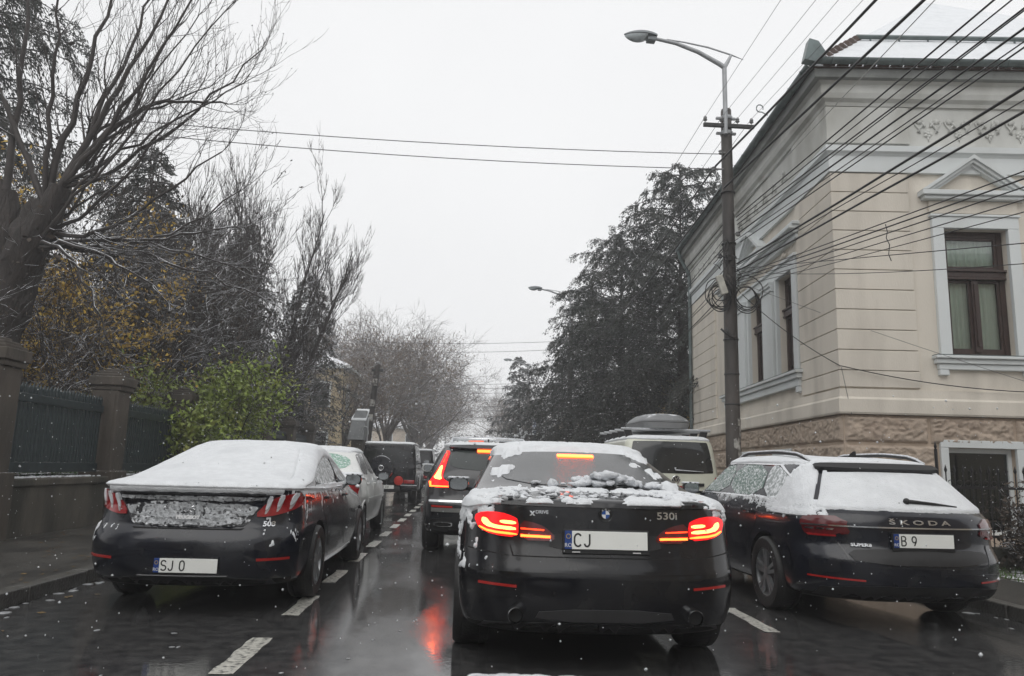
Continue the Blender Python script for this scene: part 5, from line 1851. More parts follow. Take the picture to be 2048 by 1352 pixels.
# --- undergrowth and bushes behind the fence
def thicket(loc, label, seed, h, w, nst, nl, mat, L, Wd, grp, name='bare_shrub', cat='shrub', dens=1.0, kids=(6, 4)):
    rng = np.random.default_rng(seed)
    root = tag(empty(name, loc), label, cat, grp)
    B = Tubes(); tips = []
    for i in range(nst):
        a = rng.uniform(0, 2 * PI)
        p = (rng.normal(0, w * .22), rng.normal(0, w * .22), 0)
        d = (math.cos(a) * .55, math.sin(a) * .55, 1)
        grow(B, tips, p, d, h * rng.uniform(.45, .8), .028, 0, rng, .12, (7,) + kids, (.7, .8, .8), (.5, .5, .45), .4, (5, 4, 3, 3), .3)
    B.build('stems', M_TWIG, root)
    tp = np.array(tips)
    k = rng.integers(0, len(tp), nl)
    leaves('foliage', tp[k] + rng.normal(size=(nl, 3)) * .16, rng, L, Wd, mat, root, hang=.25)
    return root
th = thicket((-8.4, 17.2, .9), 'dark leafless shrub behind the second fence pillar', 51, 5.6, 2.6, 12, 2600, M_BLEAF, .11, .05, 'dark leafless shrubs behind the garden fence')
spots = [(-8.6, 20.8, 1.1, 1.0, 'dark leafless shrub behind the green bush, left of the upright stems'), (-9.5, 25.0, 3.1, 1.2, 'tall leafless shrub in front of the ragged garden conifer'), (-7.9, 31.5, 4.4, .8, 'leafless shrub above the farthest fence pillar'),
         (-11.0, 18.0, 2.3, 1.3, 'leafless shrub in front of the golden leaves'), (-12.2, 22.0, 5.2, 1.45, 'leafless shrub deep in the garden under the tall conifers'), (-8.2, 13.2, .4, .65, 'low leafless shrub at the foot of the pollarded trunk'),
         (-10.6, 29.0, 2.8, 1.15, 'leafless shrub between the garden conifers'), (-7.6, 23.8, 1.9, .75, 'low leafless shrub behind the fence left of the white saloon')]
for x, y, rz, s, lab in spots: again(th, (x, y, .9), rz, (s, s, s * .95), lab)
yl = thicket((-11.6, 18.0, .9), 'golden leaved tree behind the pollarded trunk', 61, 6.0, 2.2, 12, 22000, M_YLEAF, .11, .07, 'golden leaved small trees in the left garden', 'golden_tree', 'tree')
again(yl, (-14.0, 18.5, .9), 2.0, (1.0, 1.0, 1.1), 'golden leaved tree at the left edge behind the pollarded tree')
again(yl, (-11.6, 16.6, .9), 4.0, (.5, .5, .6), 'low golden leaved tree above the first fence panel')
gb = thicket((-6.0, 17.6, .9), 'bright green leafy bush leaning over the iron fence', 71, 2.2, 1.7, 13, 14000, M_GLEAF, .12, .06, None, 'green_bush', 'bush')
yr_ = again(yl, (8.7, 26.3, 0), 1.2, (.40, .40, .58), 'golden leaves under the dark conifer beside the cream house')
yr_['group'] = ''
del yr_['group']
iv = thicket((7.55, 9.8, .05), 'dark leafy shrub behind the spiked fence at the right edge', 75, .85, .6, 8, 1800, M_BLEAF, .07, .045, None, 'evergreen_shrub', 'shrub')
wb = thicket((4.95, 40.2, .1), 'small bush loaded with white snow left of the parking sign', 76, 3.6, .7, 6, 900, SNOW, .20, .12, None, 'snowy_bush', 'bush', kids=(4,))

# --- far rounded trees, twigs and a few russet leaves dusted with snow
RMIN[0] = .012
def far_tree(loc, label, seed, h, r):
    rng = np.random.default_rng(seed)
    root = tag(empty('hazy_tree', loc), label, 'tree', 'rounded hazy trees along the far left side of the street')
    T = Tubes(); B = Tubes(); tips = []
    T.add([(0, 0, -.2), (.1, 0, h * .2), (.05, 0, h * .34)], [.26, .22, .20], 9)
    for i in range(14):
        a = i * 2.4 + rng.uniform(-.3, .3)
        t = rng.uniform(.25, 1)
        d = np.array([math.cos(a) * r * t, math.sin(a) * r * t, h * .55])
        grow(B, tips, (0, 0, h * rng.uniform(.2, .34)), d, h * rng.uniform(.55, .72), .10, 0, rng, -.05, (9, 7, 5), (.75, .8, .8), (.48, .48, .5), .35, (5, 4, 3, 3), .3)
    T.build('trunk', M_BARK, root)
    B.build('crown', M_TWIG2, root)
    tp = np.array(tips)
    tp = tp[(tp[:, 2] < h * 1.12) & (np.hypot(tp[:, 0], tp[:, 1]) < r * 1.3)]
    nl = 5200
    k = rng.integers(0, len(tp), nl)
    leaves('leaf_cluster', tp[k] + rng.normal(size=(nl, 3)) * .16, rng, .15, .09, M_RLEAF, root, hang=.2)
    return root
ft = far_tree((-6.2, 58, .1), 'nearest rounded hazy tree beyond the boxy black cars', 81, 10.0, 4.6)
for x, y, rz, s, lab in ((-5.0, 71, 1.3, 1.15, 'second rounded hazy tree overhanging the street'), (-5.2, 86, 2.7, 1.2, 'third rounded hazy tree overhanging the street'), (-9.8, 64, 4.0, 1.1, 'rounded hazy tree behind the leaning pole'),
                         (-5.0, 104, .5, 1.1, 'fourth rounded hazy tree, fading at the street end'), (-6.3, 128, 3.5, 1.2, 'farthest rounded hazy tree at the end of the street'), (-7.6, 47, 5.5, .70, 'low rounded tree right of the ochre house'),
                         (6.6, 110, 2.2, 1.0, 'faint leafless tree at the end of the street on the right'), (5.9, 84, 5.1, .8, 'faint leafless tree behind the hazy spruce')):
    again(ft, (x, y, .1), rz, (s, s, s), lab)
# closing woods at the very end and behind the gardens
def woods(name, x0, x1, y, h, seed, n):
    rng = np.random.default_rng(seed)
    C = np.stack([rng.uniform(x0, x1, n), y + rng.normal(0, 3, n), np.abs(rng.normal(0, 1, n)) * h * .45], 1)
    C[:, 2] = np.minimum(C[:, 2], h * (.6 + .4 * vnoise(np.stack([C[:, 0] * .15, 0 * C[:, 0], 0 * C[:, 0]], 1), 1.0, seed)))
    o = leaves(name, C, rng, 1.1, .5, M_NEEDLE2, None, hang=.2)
    return tag(o, {1: 'hazy mass of woods closing the view behind the gardens', 2: 'hazy mass of trees at the far end of the street', 3: 'unseen mass of trees added behind the viewpoint for the wet paint to mirror'}[seed], 'woods', kind='stuff')
woods('woods', -70, -14, 62, 12, 1, 9000)
woods('woods', -60, 60, 190, 9, 2, 9000)
# ivy and lawn at the right, grass in the strip behind the left wall
rg_ = np.random.default_rng(9)
n = 5000
C = np.stack([rg_.uniform(6.45, 12, n), rg_.uniform(6, 11.5, n), np.full(n, .09)], 1)
tag(leaves('grass', C, rg_, .10, .015, pmat('short_green_grass', (.06, .11, .025), rough=.7, var=.4), None, D=np.tile([0, 0, 1.0], (n, 1)), jit=.35), 'short green grass in the front garden of the cream house', 'grass', kind='stuff')
n = 7000
C = np.stack([rg_.uniform(-7.4, -6.46, n), rg_.uniform(8, 24, n), rg_.uniform(.93, 1.08, n)], 1)
tag(leaves('grass', C, rg_, .12, .02, pmat('snowy_green_grass', (.04, .085, .02), rough=.7, var=.5, snow=.95, snow_lo=.55, snow_scale=7), None, D=np.tile([0, 0, 1.0], (n, 1)), jit=.6), 'snow dusted grass showing under the iron fence', 'grass', kind='stuff')
# unseen stretch added behind the viewpoint: the same kinds of trees and a house front, so that wet paint mirrors a street and not an open plain
far_house((7.2, -17, 0), 9, 19, 8.0, 2.4, M_BEIGE, 'unseen beige house added on the right behind the viewpoint for reflections')
far_house((-17, -26, .5), 8, 14, 6.5, 2.4, M_YELLOW, 'unseen ochre house added on the left behind the viewpoint for reflections')
for x, y, rz, s, lab in ((-9.0, 2.5, 1.0, .9, 'unseen conifer added to the left of the viewpoint for reflections'), (-10.0, -6.0, 2.0, 1.0, 'unseen conifer added left behind the viewpoint for reflections'), (-9.5, -15, 3.0, 1.1, 'farther unseen conifer added left behind the viewpoint for reflections')):
    again(cl, (x, y, .9), rz, (s, s, s), lab)
woods('woods', -60, 60, -44, 13, 3, 7000)
# wet fallen leaves on the left pavement, along the kerb and under the fence
n = 520
C = np.stack([rg_.uniform(-6.0, -3.2, n), rg_.uniform(5.5, 24, n), np.zeros(n)], 1)
C[:, 2] = np.where(C[:, 0] < KL, .128, .008)
C[:, 0] += np.where(C[:, 0] > KL, 0, 0)
V_, F_ = [], []
for c in C:
    a, s = rg_.uniform(0, 6.28), rg_.uniform(.02, .045)
    k = len(V_)
    for q, (u, w) in enumerate(((1, 0), (.2, .55), (-.8, .1), (.1, -.5))):
        V_.append((c[0] + s * (u * math.cos(a) - w * math.sin(a)), c[1] + s * (u * math.sin(a) + w * math.cos(a)), c[2] + rg_.uniform(0, .008)))
    F_.append((k, k + 1, k + 2, k + 3))
tag(mk('fallen_leaves', V_, F_, pmat('wet_fallen_leaf', (.12, .075, .035), rough=.35, var=.5, vs=3, col2=(.20, .13, .04), c2s=2), None), 'wet brown leaves fallen on the left pavement and along its kerb', 'leaves', kind='stuff')
def ring(yr, yf, w, z, zs=None, zf=None, **k):
    return dict(yr=yr, yf=yf, w=w, zr=z, zs=z if zs is None else zs, zf=z if zf is None else zf, **k)
def doors(bvh, root, side, mat, polys, handles, out=.004):
    for p in polys: patch('door', bvh, p, side, mat, root, out=out, h=.09, rnd=1, sink=.004)
    for y, z in handles:
        o, d = VIEWS[side](y, z)
        h = bvh.ray_cast(o, d)[0]
        if h is None: continue
        s = 1 if side == 'R' else -1
        MB().box(h.x - .01, h.x + s * .035, y - .10, y + .10, z - .012, z + .014, b=.006).build('door_handle', mat, root, True, 40)
def antenna(bvh, root, y, mat=None):
    h = bvh.ray_cast(Vector((0, y, 4)), Vector((0, 0, -1)))[0]
    m = MB()
    m.prism([(y - .06, h.z - .01), (y + .09, h.z - .01), (y + .02, h.z + .05), (y - .05, h.z + .075)], 'X', -.012, .012)
    m.build('roof_fin', M_PLAST, root, True, 30)
def lumps(name, pts, r0, r1, parent, seed, mat=None):
    rg = random.Random(seed)
    m = MB()
    for p in pts:
        r = rg.uniform(r0, r1)
        n = len(m.V)
        m.ball(p, r, 12, 8, (rg.uniform(.8, 1.8), rg.uniform(.8, 1.4), rg.uniform(.4, .9)))
        for i in range(n, len(m.V)):
            v = Vector(m.V[i]); c = Vector(p)
            q = (v - c) * (1 + .7 * noise.noise(v * 30) + .35 * noise.noise(v * 75))
            m.V[i] = (c + q)[:]
    o = m.build(name, mat or SNOWF, parent, True)
    o['kind'] = 'stuff'
    return o

# ---------------------------------------------------------------- black saloon ahead, brake lamps on
def black_saloon():
    root = tag(empty('saloon_car', (0.89, 4.74, 0)), 'black saloon straight ahead with its brake lamps lit and lumps of snow on the boot', 'car')
    sh = Shell([ring(.42, 4.6, .78, .20), ring(.10, 4.86, .89, .26), ring(.015, 4.93, .925, .42), ring(0, 4.94, .934, .58), ring(.03, 4.94, .934, .69),
                ring(.065, 4.92, .93, .82, .80, .62), ring(.08, 4.90, .912, .965, .91, .70), ring(.09, 4.86, .885, 1.030, .965, .78),
                ring(.125, 4.75, .865, 1.045, .98, .82, cr=.01), ring(.60, 3.62, .84, 1.085, 1.02, 1.0, lr=.40, lf=.5, cr=.02),
                ring(1.62, 2.78, .625, 1.385, 1.40, 1.39, lr=.35, lf=.3, n=2.4, cr=.02), ring(1.80, 2.66, .54, 1.43, 1.44, 1.43, lr=.35, lf=.3, n=2.2, cr=.015), ring(2.1, 2.5, .25, 1.462, 1.47, 1.46, lr=.15, lf=.15, n=2)])
    W = [(.80, .98, .34, .385), (-.80, .98, .34, .385), (.80, 3.95, .34, .385), (-.80, 3.95, .34, .385)]
    body, bvh = body_mesh('body', sh, [M_BLACKPAINT, M_UNDER], root, W)
    for x, y, z, r in W: wheel(root, x * 1.02, y, .335, .25)
    # rear screen, side windows
    rw = patch('rear_window', bvh, [(-.70, 1.125), (.70, 1.125), (.565, 1.33), (.50, 1.385), (-.50, 1.385), (-.565, 1.33)], 'rear', M_WETGLASS, root, out=.004, h=.05)
    for s in 'LR':
        patch('side_window', bvh, [(1.15, 1.05), (1.5, 1.25), (1.9, 1.36), (2.5, 1.365), (3.3, 1.06)], s, M_CARGLASS, root, out=.004, h=.07)
    bl = patch('brake_light', bvh, rpoly(-.15, .15, 1.338, 1.358, .006), 'rear', E_BAR, root, out=.012, h=.02, rnd=0)
    # gaps: boot lid outline, bumper joint
    for q in ([(-.60, .77), (-.58, .705), (.58, .705), (.60, .77), (.592, .77), (.572, .712), (-.572, .712), (-.592, .77)],):
        patch('panel_gap', bvh, q, 'rear', M_UNDER, root, out=.0015, h=.03, rnd=0)
    patch('panel_gap', bvh, [(-.86, .742), (-.60, .712), (-.60, .705), (-.86, .735)], 'rear', M_UNDER, root, out=.0015, h=.03, rnd=0)
    patch('panel_gap', bvh, [(.60, .712), (.86, .742), (.86, .735), (.60, .705)], 'rear', M_UNDER, root, out=.0015, h=.03, rnd=0)
    patch('boot_lip', bvh, rpoly(-.66, .66, 1.008, 1.034, .012), 'rear', M_BLACKPAINT, root, out=.014, h=.03, rnd=1)
    for s in (1, -1):
        P = (lambda p: p) if s > 0 else mir
        outer = patch('tail_light', bvh, P([(.545, .815), (.70, .825), (.785, .86), (.82, .935), (.76, .965), (.65, .965), (.58, .945), (.545, .925)]), 'rear', E_GLOW, root, out=.014, h=.03, rnd=1)
        inner = patch('tail_light', bvh, P([(.33, .80), (.535, .800), (.535, .925), (.42, .905), (.35, .865), (.315, .825)]), 'rear', M_DARKLENS, root, out=.012, h=.03, rnd=1)
        for poly, m in (([(.558, .893), (.655, .899), (.655, .919), (.558, .914)], E_HOT), ([(.558, .856), (.72, .868), (.765, .895), (.765, .93), (.735, .925), (.715, .896), (.67, .884), (.558, .878)], E_HOT),
                        ([(.553, .828), (.72, .838), (.785, .868), (.78, .878), (.72, .852), (.553, .842)], E_BAR)):
            patch('light_bar', bvh, P(poly), 'rear', m, outer, out=.019, h=.02, rnd=1)
        for poly in ([(.345, .818), (.528, .822), (.528, .836), (.345, .832)], [(.385, .862), (.528, .868), (.528, .876), (.385, .870)]):
            patch('light_bar', bvh, P(poly), 'rear', E_BAR2 if poly[0][1] > .85 else E_BAR, inner, out=.017, h=.02, rnd=0)
        patch('reflector', bvh, P([(.55, .525), (.78, .535), (.78, .550), (.55, .540)]), 'rear', M_REFLECT, root, out=.014, h=.03, rnd=0)
        patch('bumper_corner', bvh, P([(.50, .45), (.84, .47), (.84, .60), (.56, .585)]), 'rear', M_BLACKPAINT, root, out=.006, h=.04, rnd=1)
        # exhaust
        t = MB().lathe([(.044, -.045), (.047, -.05), (.050, -.045), (.050, .12), (.040, .12), (.040, -.03)], 24, (s * .555, 0.055, .365), 'Y', caps=False)
        t.build('exhaust_tip', M_CHROME, root, True, 40)
        MB().lathe([(.0405, -.02), (.0405, -.01)], 20, (s * .555, 0.06, .365), 'Y').build('exhaust_pipe', M_UNDER, root)
    patch('valance', bvh, [(-.44, .33), (.44, .33), (.40, .405), (-.40, .405)], 'rear', pmat('grey_plastic_trim', (.045, .045, .047), rough=.4), root, out=.008, h=.04, rnd=1)
    patch('lower_bumper', bvh, [(-.80, .235), (.80, .235), (.72, .32), (-.72, .32)], 'rear', M_PLAST, root, out=.006, h=.05, rnd=1)
    patch('bumper_crease', bvh, [(-.84, .615), (.84, .615), (.84, .632), (-.84, .632)], 'rear', M_BLACKPAINT, root, out=.008, h=.04, rnd=0)
    patch('plate_recess', bvh, [(-.36, .735), (.36, .735), (.33, .875), (-.33, .875)], 'rear', M_PLAST, root, out=.006, h=.04, rnd=1)
    plate(root, 0, .040, .815, 'CJ', tilt=R(-6), tw=.125)
    for cx in (-.19, .19): MB().box(cx - .025, cx + .025, .020, .024, .742, .748).build('holder_print', M_WHITEINK, root)
    lettering(bvh, '530i', .40, .968, .062, M_CHROME, root, width=.135, bold=.001)
    lettering(bvh, 'x', -.46, .972, .060, M_CHROME, root, bold=.0015)
    lettering(bvh, 'DRIVE', -.40, .976, .030, M_CHROME, root)
    # roundel
    b = empty('emblem', (0, .068, .972), 0, root)
    MB().lathe([(.034, -.004), (.0405, -.006), (.041, .004), (.034, .004)], 32, axis='Y').build('black_ring', M_PLAST, b, True, 40)
    MB().lathe([(.041, -.004), (.043, -.006), (.044, .004), (.041, .004)], 32, axis='Y').build('chrome_rim', M_CHROME, b, True, 40)
    for k in range(4):
        pl = [(0, 0)] + [(.025 * math.cos(a), .025 * math.sin(a)) for a in np.linspace(k * PI / 2, (k + 1) * PI / 2, 8)]
        MB().prism(pl, 'Y', -.006, .002).build('quadrant', M_BLUEENAMEL if k % 2 else M_WHITEINK, b)
    MB().lathe([(.025, -.005), (.0285, -.007), (.034, -.005), (.034, .002), (.025, .002)], 32, axis='Y').build('inner_ring', M_BLACKINK, b, True, 40)
    for ch, a in (('B', 130), ('M', 90), ('W', 50)):
        V, F = text_mesh(ch, .013, .0006)
        r_ = R(a - 90)
        MB().add([(v[0] * math.cos(r_) - v[2] * math.sin(r_) + .031 * math.cos(R(a)), v[1] - .0078, v[0] * math.sin(r_) + v[2] * math.cos(r_) + .031 * math.sin(R(a))) for v in V], F).build('lettering', M_WHITEINK, b)
    mirror(root, -.93, 3.05, 1.07, M_BLACKPAINT); mirror(root, .93, 3.05, 1.07, M_BLACKPAINT)
    antenna(bvh, root, 2.02)
    # snow: thick on the roof, patchy on the boot, a heap slid down the screen
    def t(V, N):
        x, y, z = V.T
        n = fnoise(V, 5, 3); n2 = fnoise(V, 16, 5)
        ax = np.abs(x)
        roof = np.where(N[:, 2] > .2, ramp(z + .035 * (n - .5) + .012 * (n2 - .5) + .03 * (ax > .45), 1.378, .04, .028) * (.7 + .6 * n2), 0)
        pil = np.where((y > .75) & (y < 1.9) & (z > 1.10) & (N[:, 2] > .2) & (ax < .9 - .25 * (y - .6)), ramp(n + .5 * (n2 - .5) - 2.2 * np.abs(ax - .66 + (y - .6) * .12), .42, .15, .030), 0)
        deck = np.where((z > .98) & (z < 1.125) & (y > .080) & (y < .80) & (N[:, 2] > .3), ramp(n + .45 * (n2 - .5) + .22 * ax + .22 * np.exp(-((y - .13) / .07) ** 2) + .28 * np.exp(-((y - .58) / .10) ** 2), .69, .18, .024), 0)
        fen = np.where((x < -.70) & (z > .60) & (z < 1.06) & (y < 1.2), ramp(n2 + .10 * (z > .88) + .25 * (n - .5), .60, .14, .012), 0)
        fen2 = np.where((x > .74) & (z > .93) & (z < 1.06) & (y < 1.2), ramp(n2, .50, .10, .012), 0)
        return np.maximum.reduce([roof, pil, deck, fen, fen2])
    snow_skin(sh, root, t, nr=110, ns=90, nf=20, sub=22)
    rg = random.Random(5)
    pts = []
    for i in range(60):
        x = rg.gauss(.12, .16)
        if abs(x) > .55: continue
        top = max(0, .085 - .28 * abs(x - .12))
        pts.append((x, .70 + rg.uniform(-.06, .1), 1.135 + rg.uniform(0, 1) * top + .01))
    lumps('snow_lump', pts, .018, .040, root, 3)
    pts = [(rg.uniform(-.68, .66), rg.uniform(.12, .70), 1.058 + rg.uniform(0, .012)) for i in range(150)]
    pts = [(x, y, z + .045 * (y - .12) / .5) for x, y, z in pts]
    lumps('snow_lump', pts, .006, .020, root, 4)
    return root
black_saloon()

# ---------------------------------------------------------------- snowed saloon parked on the left
def snowed_saloon():
    root = tag(empty('saloon_car', (-2.25, 6.36, 0)), 'dark navy saloon parked at the left kerb, its roof and rear screen smooth with snow', 'car')
    sh = Shell([ring(.42, 4.5, .76, .20), ring(.13, 4.72, .87, .24), ring(.03, 4.78, .912, .36), ring(0, 4.79, .926, .50), ring(.015, 4.79, .926, .60), ring(.06, 4.78, .924, .675),
                ring(.095, 4.76, .918, .72, .72, .6), ring(.125, 4.74, .905, .86, .84, .70), ring(.10, 4.72, .89, .955, .925, .76), ring(.075, 4.70, .875, 1.005, .955, .79),
                ring(.115, 4.6, .865, 1.022, .97, .82, cr=.008), ring(.52, 3.52, .85, 1.06, 1.005, 1.0, lr=.42, lf=.5, cr=.02),
                ring(1.66, 2.72, .650, 1.365, 1.375, 1.37, lr=.40, lf=.3, n=2.5, cr=.03), ring(1.85, 2.6, .56, 1.415, 1.422, 1.42, lr=.4, lf=.3, n=2.3, cr=.015), ring(2.15, 2.45, .22, 1.444, 1.45, 1.445, lr=.15, lf=.15, n=2)])
    W = [(.79, 1.10, .335, .37), (-.79, 1.10, .335, .37), (.79, 3.92, .335, .37), (-.79, 3.92, .335, .37)]
    body, bvh = body_mesh('body', sh, [M_NAVY, M_UNDER], root, W)
    for x, y, z, r in W: wheel(root, x * 1.03, y, .33, .235, 5)
    dl = [(1.12, 1.03), (1.22, 1.16), (1.5, 1.29), (1.9, 1.355), (2.4, 1.36), (2.4, 1.03)]
    d2 = [(2.44, 1.03), (2.44, 1.36), (2.75, 1.33), (3.28, 1.05)]
    patch('side_window', bvh, dl, 'R', M_SNOWGLASS, root, out=.004, h=.07)
    patch('side_window', bvh, d2, 'R', M_SNOWGLASS, root, out=.004, h=.07)
    fr = [(1.06, 1.015), (1.17, 1.18), (1.48, 1.32), (1.9, 1.382), (2.42, 1.385), (2.8, 1.352), (3.36, 1.04), (3.28, 1.052), (2.76, 1.338), (2.4, 1.37), (1.9, 1.366), (1.5, 1.30), (1.2, 1.17), (1.105, 1.03)]
    patch('window_trim', bvh, fr, 'R', M_PLAST, root, out=.009, h=.05, rnd=0)
    patch('window_trim', bvh, [(2.395, 1.02), (2.445, 1.02), (2.445, 1.375), (2.395, 1.375)], 'R', M_PLAST, root, out=.008, h=.05, rnd=0)
    patch('rear_window', bvh, [(-.70, 1.08), (.70, 1.08), (.53, 1.36), (-.53, 1.36)], 'rear', M_CARGLASS, root, out=.002, h=.07)
    doors(bvh, root, 'R', M_NAVY, [[(1.62, .36), (2.44, .33), (2.44, 1.0), (1.25, .985), (1.30, .80), (1.48, .62)], [(2.46, .33), (3.40, .34), (3.50, .60), (3.42, 1.0), (2.46, 1.0)]], [(1.55, .90), (2.62, .89)])
    patch('side_sill', bvh, [(1.50, .255), (3.52, .255), (3.52, .30), (1.50, .30)], 'R', M_CHROME, root, out=.006, h=.08, rnd=0)
    patch('side_window', bvh, [(1.12, 1.03), (1.5, 1.29), (1.9, 1.355), (2.4, 1.36), (3.28, 1.05)], 'L', M_SNOWGLASS, root, out=.004, h=.09)
    # boot lid face, spoiler lip
    patch('boot_lip', bvh, [(-.60, .962), (.60, .962), (.62, .978), (-.62, .978)], 'rear', M_CHAR, root, out=.022, h=.03, rnd=1)
    patch('boot_lip', bvh, [(-.58, .945), (.58, .945), (.60, .954), (-.60, .954)], 'rear', M_NAVY, root, out=.012, h=.03, rnd=0)
    lid = patch('boot_panel', bvh, [(-.44, .700), (.44, .700), (.50, .74), (.60, .90), (-.60, .90), (-.50, .74)], 'rear', M_FROSTPAINT, root, out=.006, h=.03, rnd=1)
    patch('panel_gap', bvh, [(-.47, .695), (-.45, .680), (.45, .680), (.47, .695), (.44, .690), (-.44, .690)], 'rear', M_UNDER, root, out=.003, h=.03, rnd=0)
    # crusted snow on the lid face: real relief
    def crust(poly, seed, lo=.42, th=.016):
        def dsp(p):
            v = fnoise(np.array([[p.x, p.y, p.z]]), 26, seed, 3)[0]
            w = fnoise(np.array([[p.x, p.y, p.z]]), 7, seed + 4, 2)[0]
            return (v - lo) * th * 3.2 + (w - .5) * .012
        patch('snow', bvh, poly, 'rear', M_CRUST, root, out=.006, h=.013, rnd=1, sink=.0, disp=dsp, angle=60)
    crust([(-.44, .705), (.43, .705), (.47, .775), (-.47, .770)], 3, .30)
    crust([(-.50, .765), (.50, .768), (.575, .885), (.16, .885), (.06, .905), (-.05, .90), (-.14, .875), (-.57, .87)], 8, .34, .011)
    crust([(-.60, .912), (.60, .912), (.62, .952), (-.62, .950)], 12, .30)
    # clustered lamps: three claws of red with pale lens between, snow streaks lie on them
    for s in (1, -1):
        P = (lambda p: p) if s > 0 else mir
        L_ = patch('tail_light', bvh, P([(.525, .785), (.64, .782), (.80, .825), (.88, .885), (.905, .965), (.86, .985), (.72, .955), (.62, .905)]), 'rear', M_REDLENS, root, out=.016, h=.03, rnd=1)
        for k, xx in enumerate((.615, .70, .79)):
            a = [(xx - .012, .80 + .02 * k), (xx + .014, .81 + .02 * k), (xx + .050, .925 + .012 * k), (xx + .022, .915 + .012 * k)]
            patch('lens_stripe', bvh, P(a), 'rear', M_CLEARLENS, L_, out=.019, h=.025, rnd=1)
            b = [(xx - .010, .835 + .02 * k), (xx + .016, .85 + .02 * k), (xx + .06, .955 + .012 * k), (xx + .02, .955 + .012 * k)]
            patch('snow_streak', bvh, P(b), 'rear', SNOWF, L_, out=.026, h=.016, rnd=1)
        patch('reflector', bvh, P([(.60, .44), (.84, .445), (.84, .465), (.60, .46)]), 'rear', M_REFLECT, root, out=.006, h=.03, rnd=0)
    plate(root, 0.05, -.012, .405, 'SJ 0', frame=False, tw=.19)
    patch('bumper_trim', bvh, [(-.37, .318), (.37, .318), (.37, .327), (-.37, .327)], 'rear', M_CHROME, root, out=.008, h=.04, rnd=0)
    patch('lower_bumper', bvh, [(-.74, .22), (.74, .22), (.70, .31), (-.70, .31)], 'rear', M_PLAST, root, out=.006, h=.05, rnd=1)
    lettering(bvh, 'PEUGEOT', 0.0, .775, .036, M_WHITEINK, root, width=.20, bold=.0018, out=.044)
    lettering(bvh, '508', .66, .728, .055, M_CHROME, root, width=.095, bold=.0016, out=.008)
    # rampant lion badge, simplified in relief
    li = MB()
    li.tube([(-.035, .10, .815), (-.01, .10, .83), (.01, .10, .85), (.03, .10, .862), (.045, .10, .85)], [.008, .012, .013, .012, .005], 6)
    li.tube([(.01, .10, .85), (.04, .10, .835), (.052, .10, .838)], [.008, .006, .004], 6)
    li.tube([(-.01, .10, .83), (.02, .10, .815), (.026, .10, .80)], [.009, .006, .005], 6)
    li.tube([(-.025, .10, .82), (-.02, .10, .80), (-.035, .10, .795)], [.009, .006, .005], 6)
    li.tube([(-.035, .10, .815), (-.055, .10, .83), (-.05, .10, .85), (-.035, .10, .855)], [.005, .004, .004, .006], 6)
    li.build('emblem', M_CHROME, root, True)
    mirror(root, .90, 3.03, 1.05, M_BLACKPAINT); mirror(root, -.90, 3.03, 1.05, M_BLACKPAINT)
    def t(V, N):
        x, y, z = V.T
        n = fnoise(V, 4, 13); n2 = fnoise(V, 22, 15)
        th = .020 * smoothstep(.30, .55, N[:, 2] + .12 * (n2 - .5)) + .004 * (n2 - .5)
        th = np.where(N[:, 2] > .20 + .1 * (n2 - .5), th + .004, 0)
        th = np.where((y < .25) & (z > .94), np.maximum(th, .010 + .006 * (n2 - .5)), th)
        th = th * smoothstep(.962, .985, z + .016 * (n2 - .5) + .012 * (n - .5))
        th = np.where(y < .30, th * (1.25 + .5 * (n2 - .5)), th)
        edge = np.abs(np.abs(x) - (.705 - .62 * np.clip(z - 1.08, 0, .3))) + .5 * (z < 1.06) + .5 * (z > 1.36)
        th = th - .0075 * np.exp(-(edge / .012) ** 2) * (y > .4)
        th = th - .006 * np.exp(-((z - 1.372) / .008) ** 2) * (np.abs(x) < .52) - .005 * np.exp(-((z - 1.072) / .006) ** 2) * (np.abs(x) < .7) * (y > .4)
        th = np.where((np.abs(x) > .60) & (z > 1.03) & (N[:, 2] < .5) & (y > 1.1), 0, th)
        st = fnoise(V * np.array([1, 1, .35]), 30, 18)
        side = np.where((x > .78) & (y < 3.0) & (z < 1.02) & (z > .66), ramp(st - 1.1 * (.97 - z) - .05 * (y > 1.3), .50, .14, .006), 0)
        low = np.where((np.abs(x) > .60) & (y < .5) & (z < .78) & (z > .55), ramp(st, .70, .1, .005), 0)
        pil = np.where((np.abs(x) > .5) & (np.abs(x) < .86) & (y > .5) & (y < 1.5) & (z > 1.0) & (z < 1.40) & (z > 1.02 + (y - .85) * .42), .010 + .006 * (n2 - .5), 0)
        roofside = np.where((z > 1.375) & (N[:, 2] > .2), .008, 0)
        return np.maximum.reduce([th, side, low, pil, roofside])
    snow_skin(sh, root, t, nr=110, ns=120, nf=24, sub=22)
    root.scale = (.955, 1, 1)
    return root
snowed_saloon()

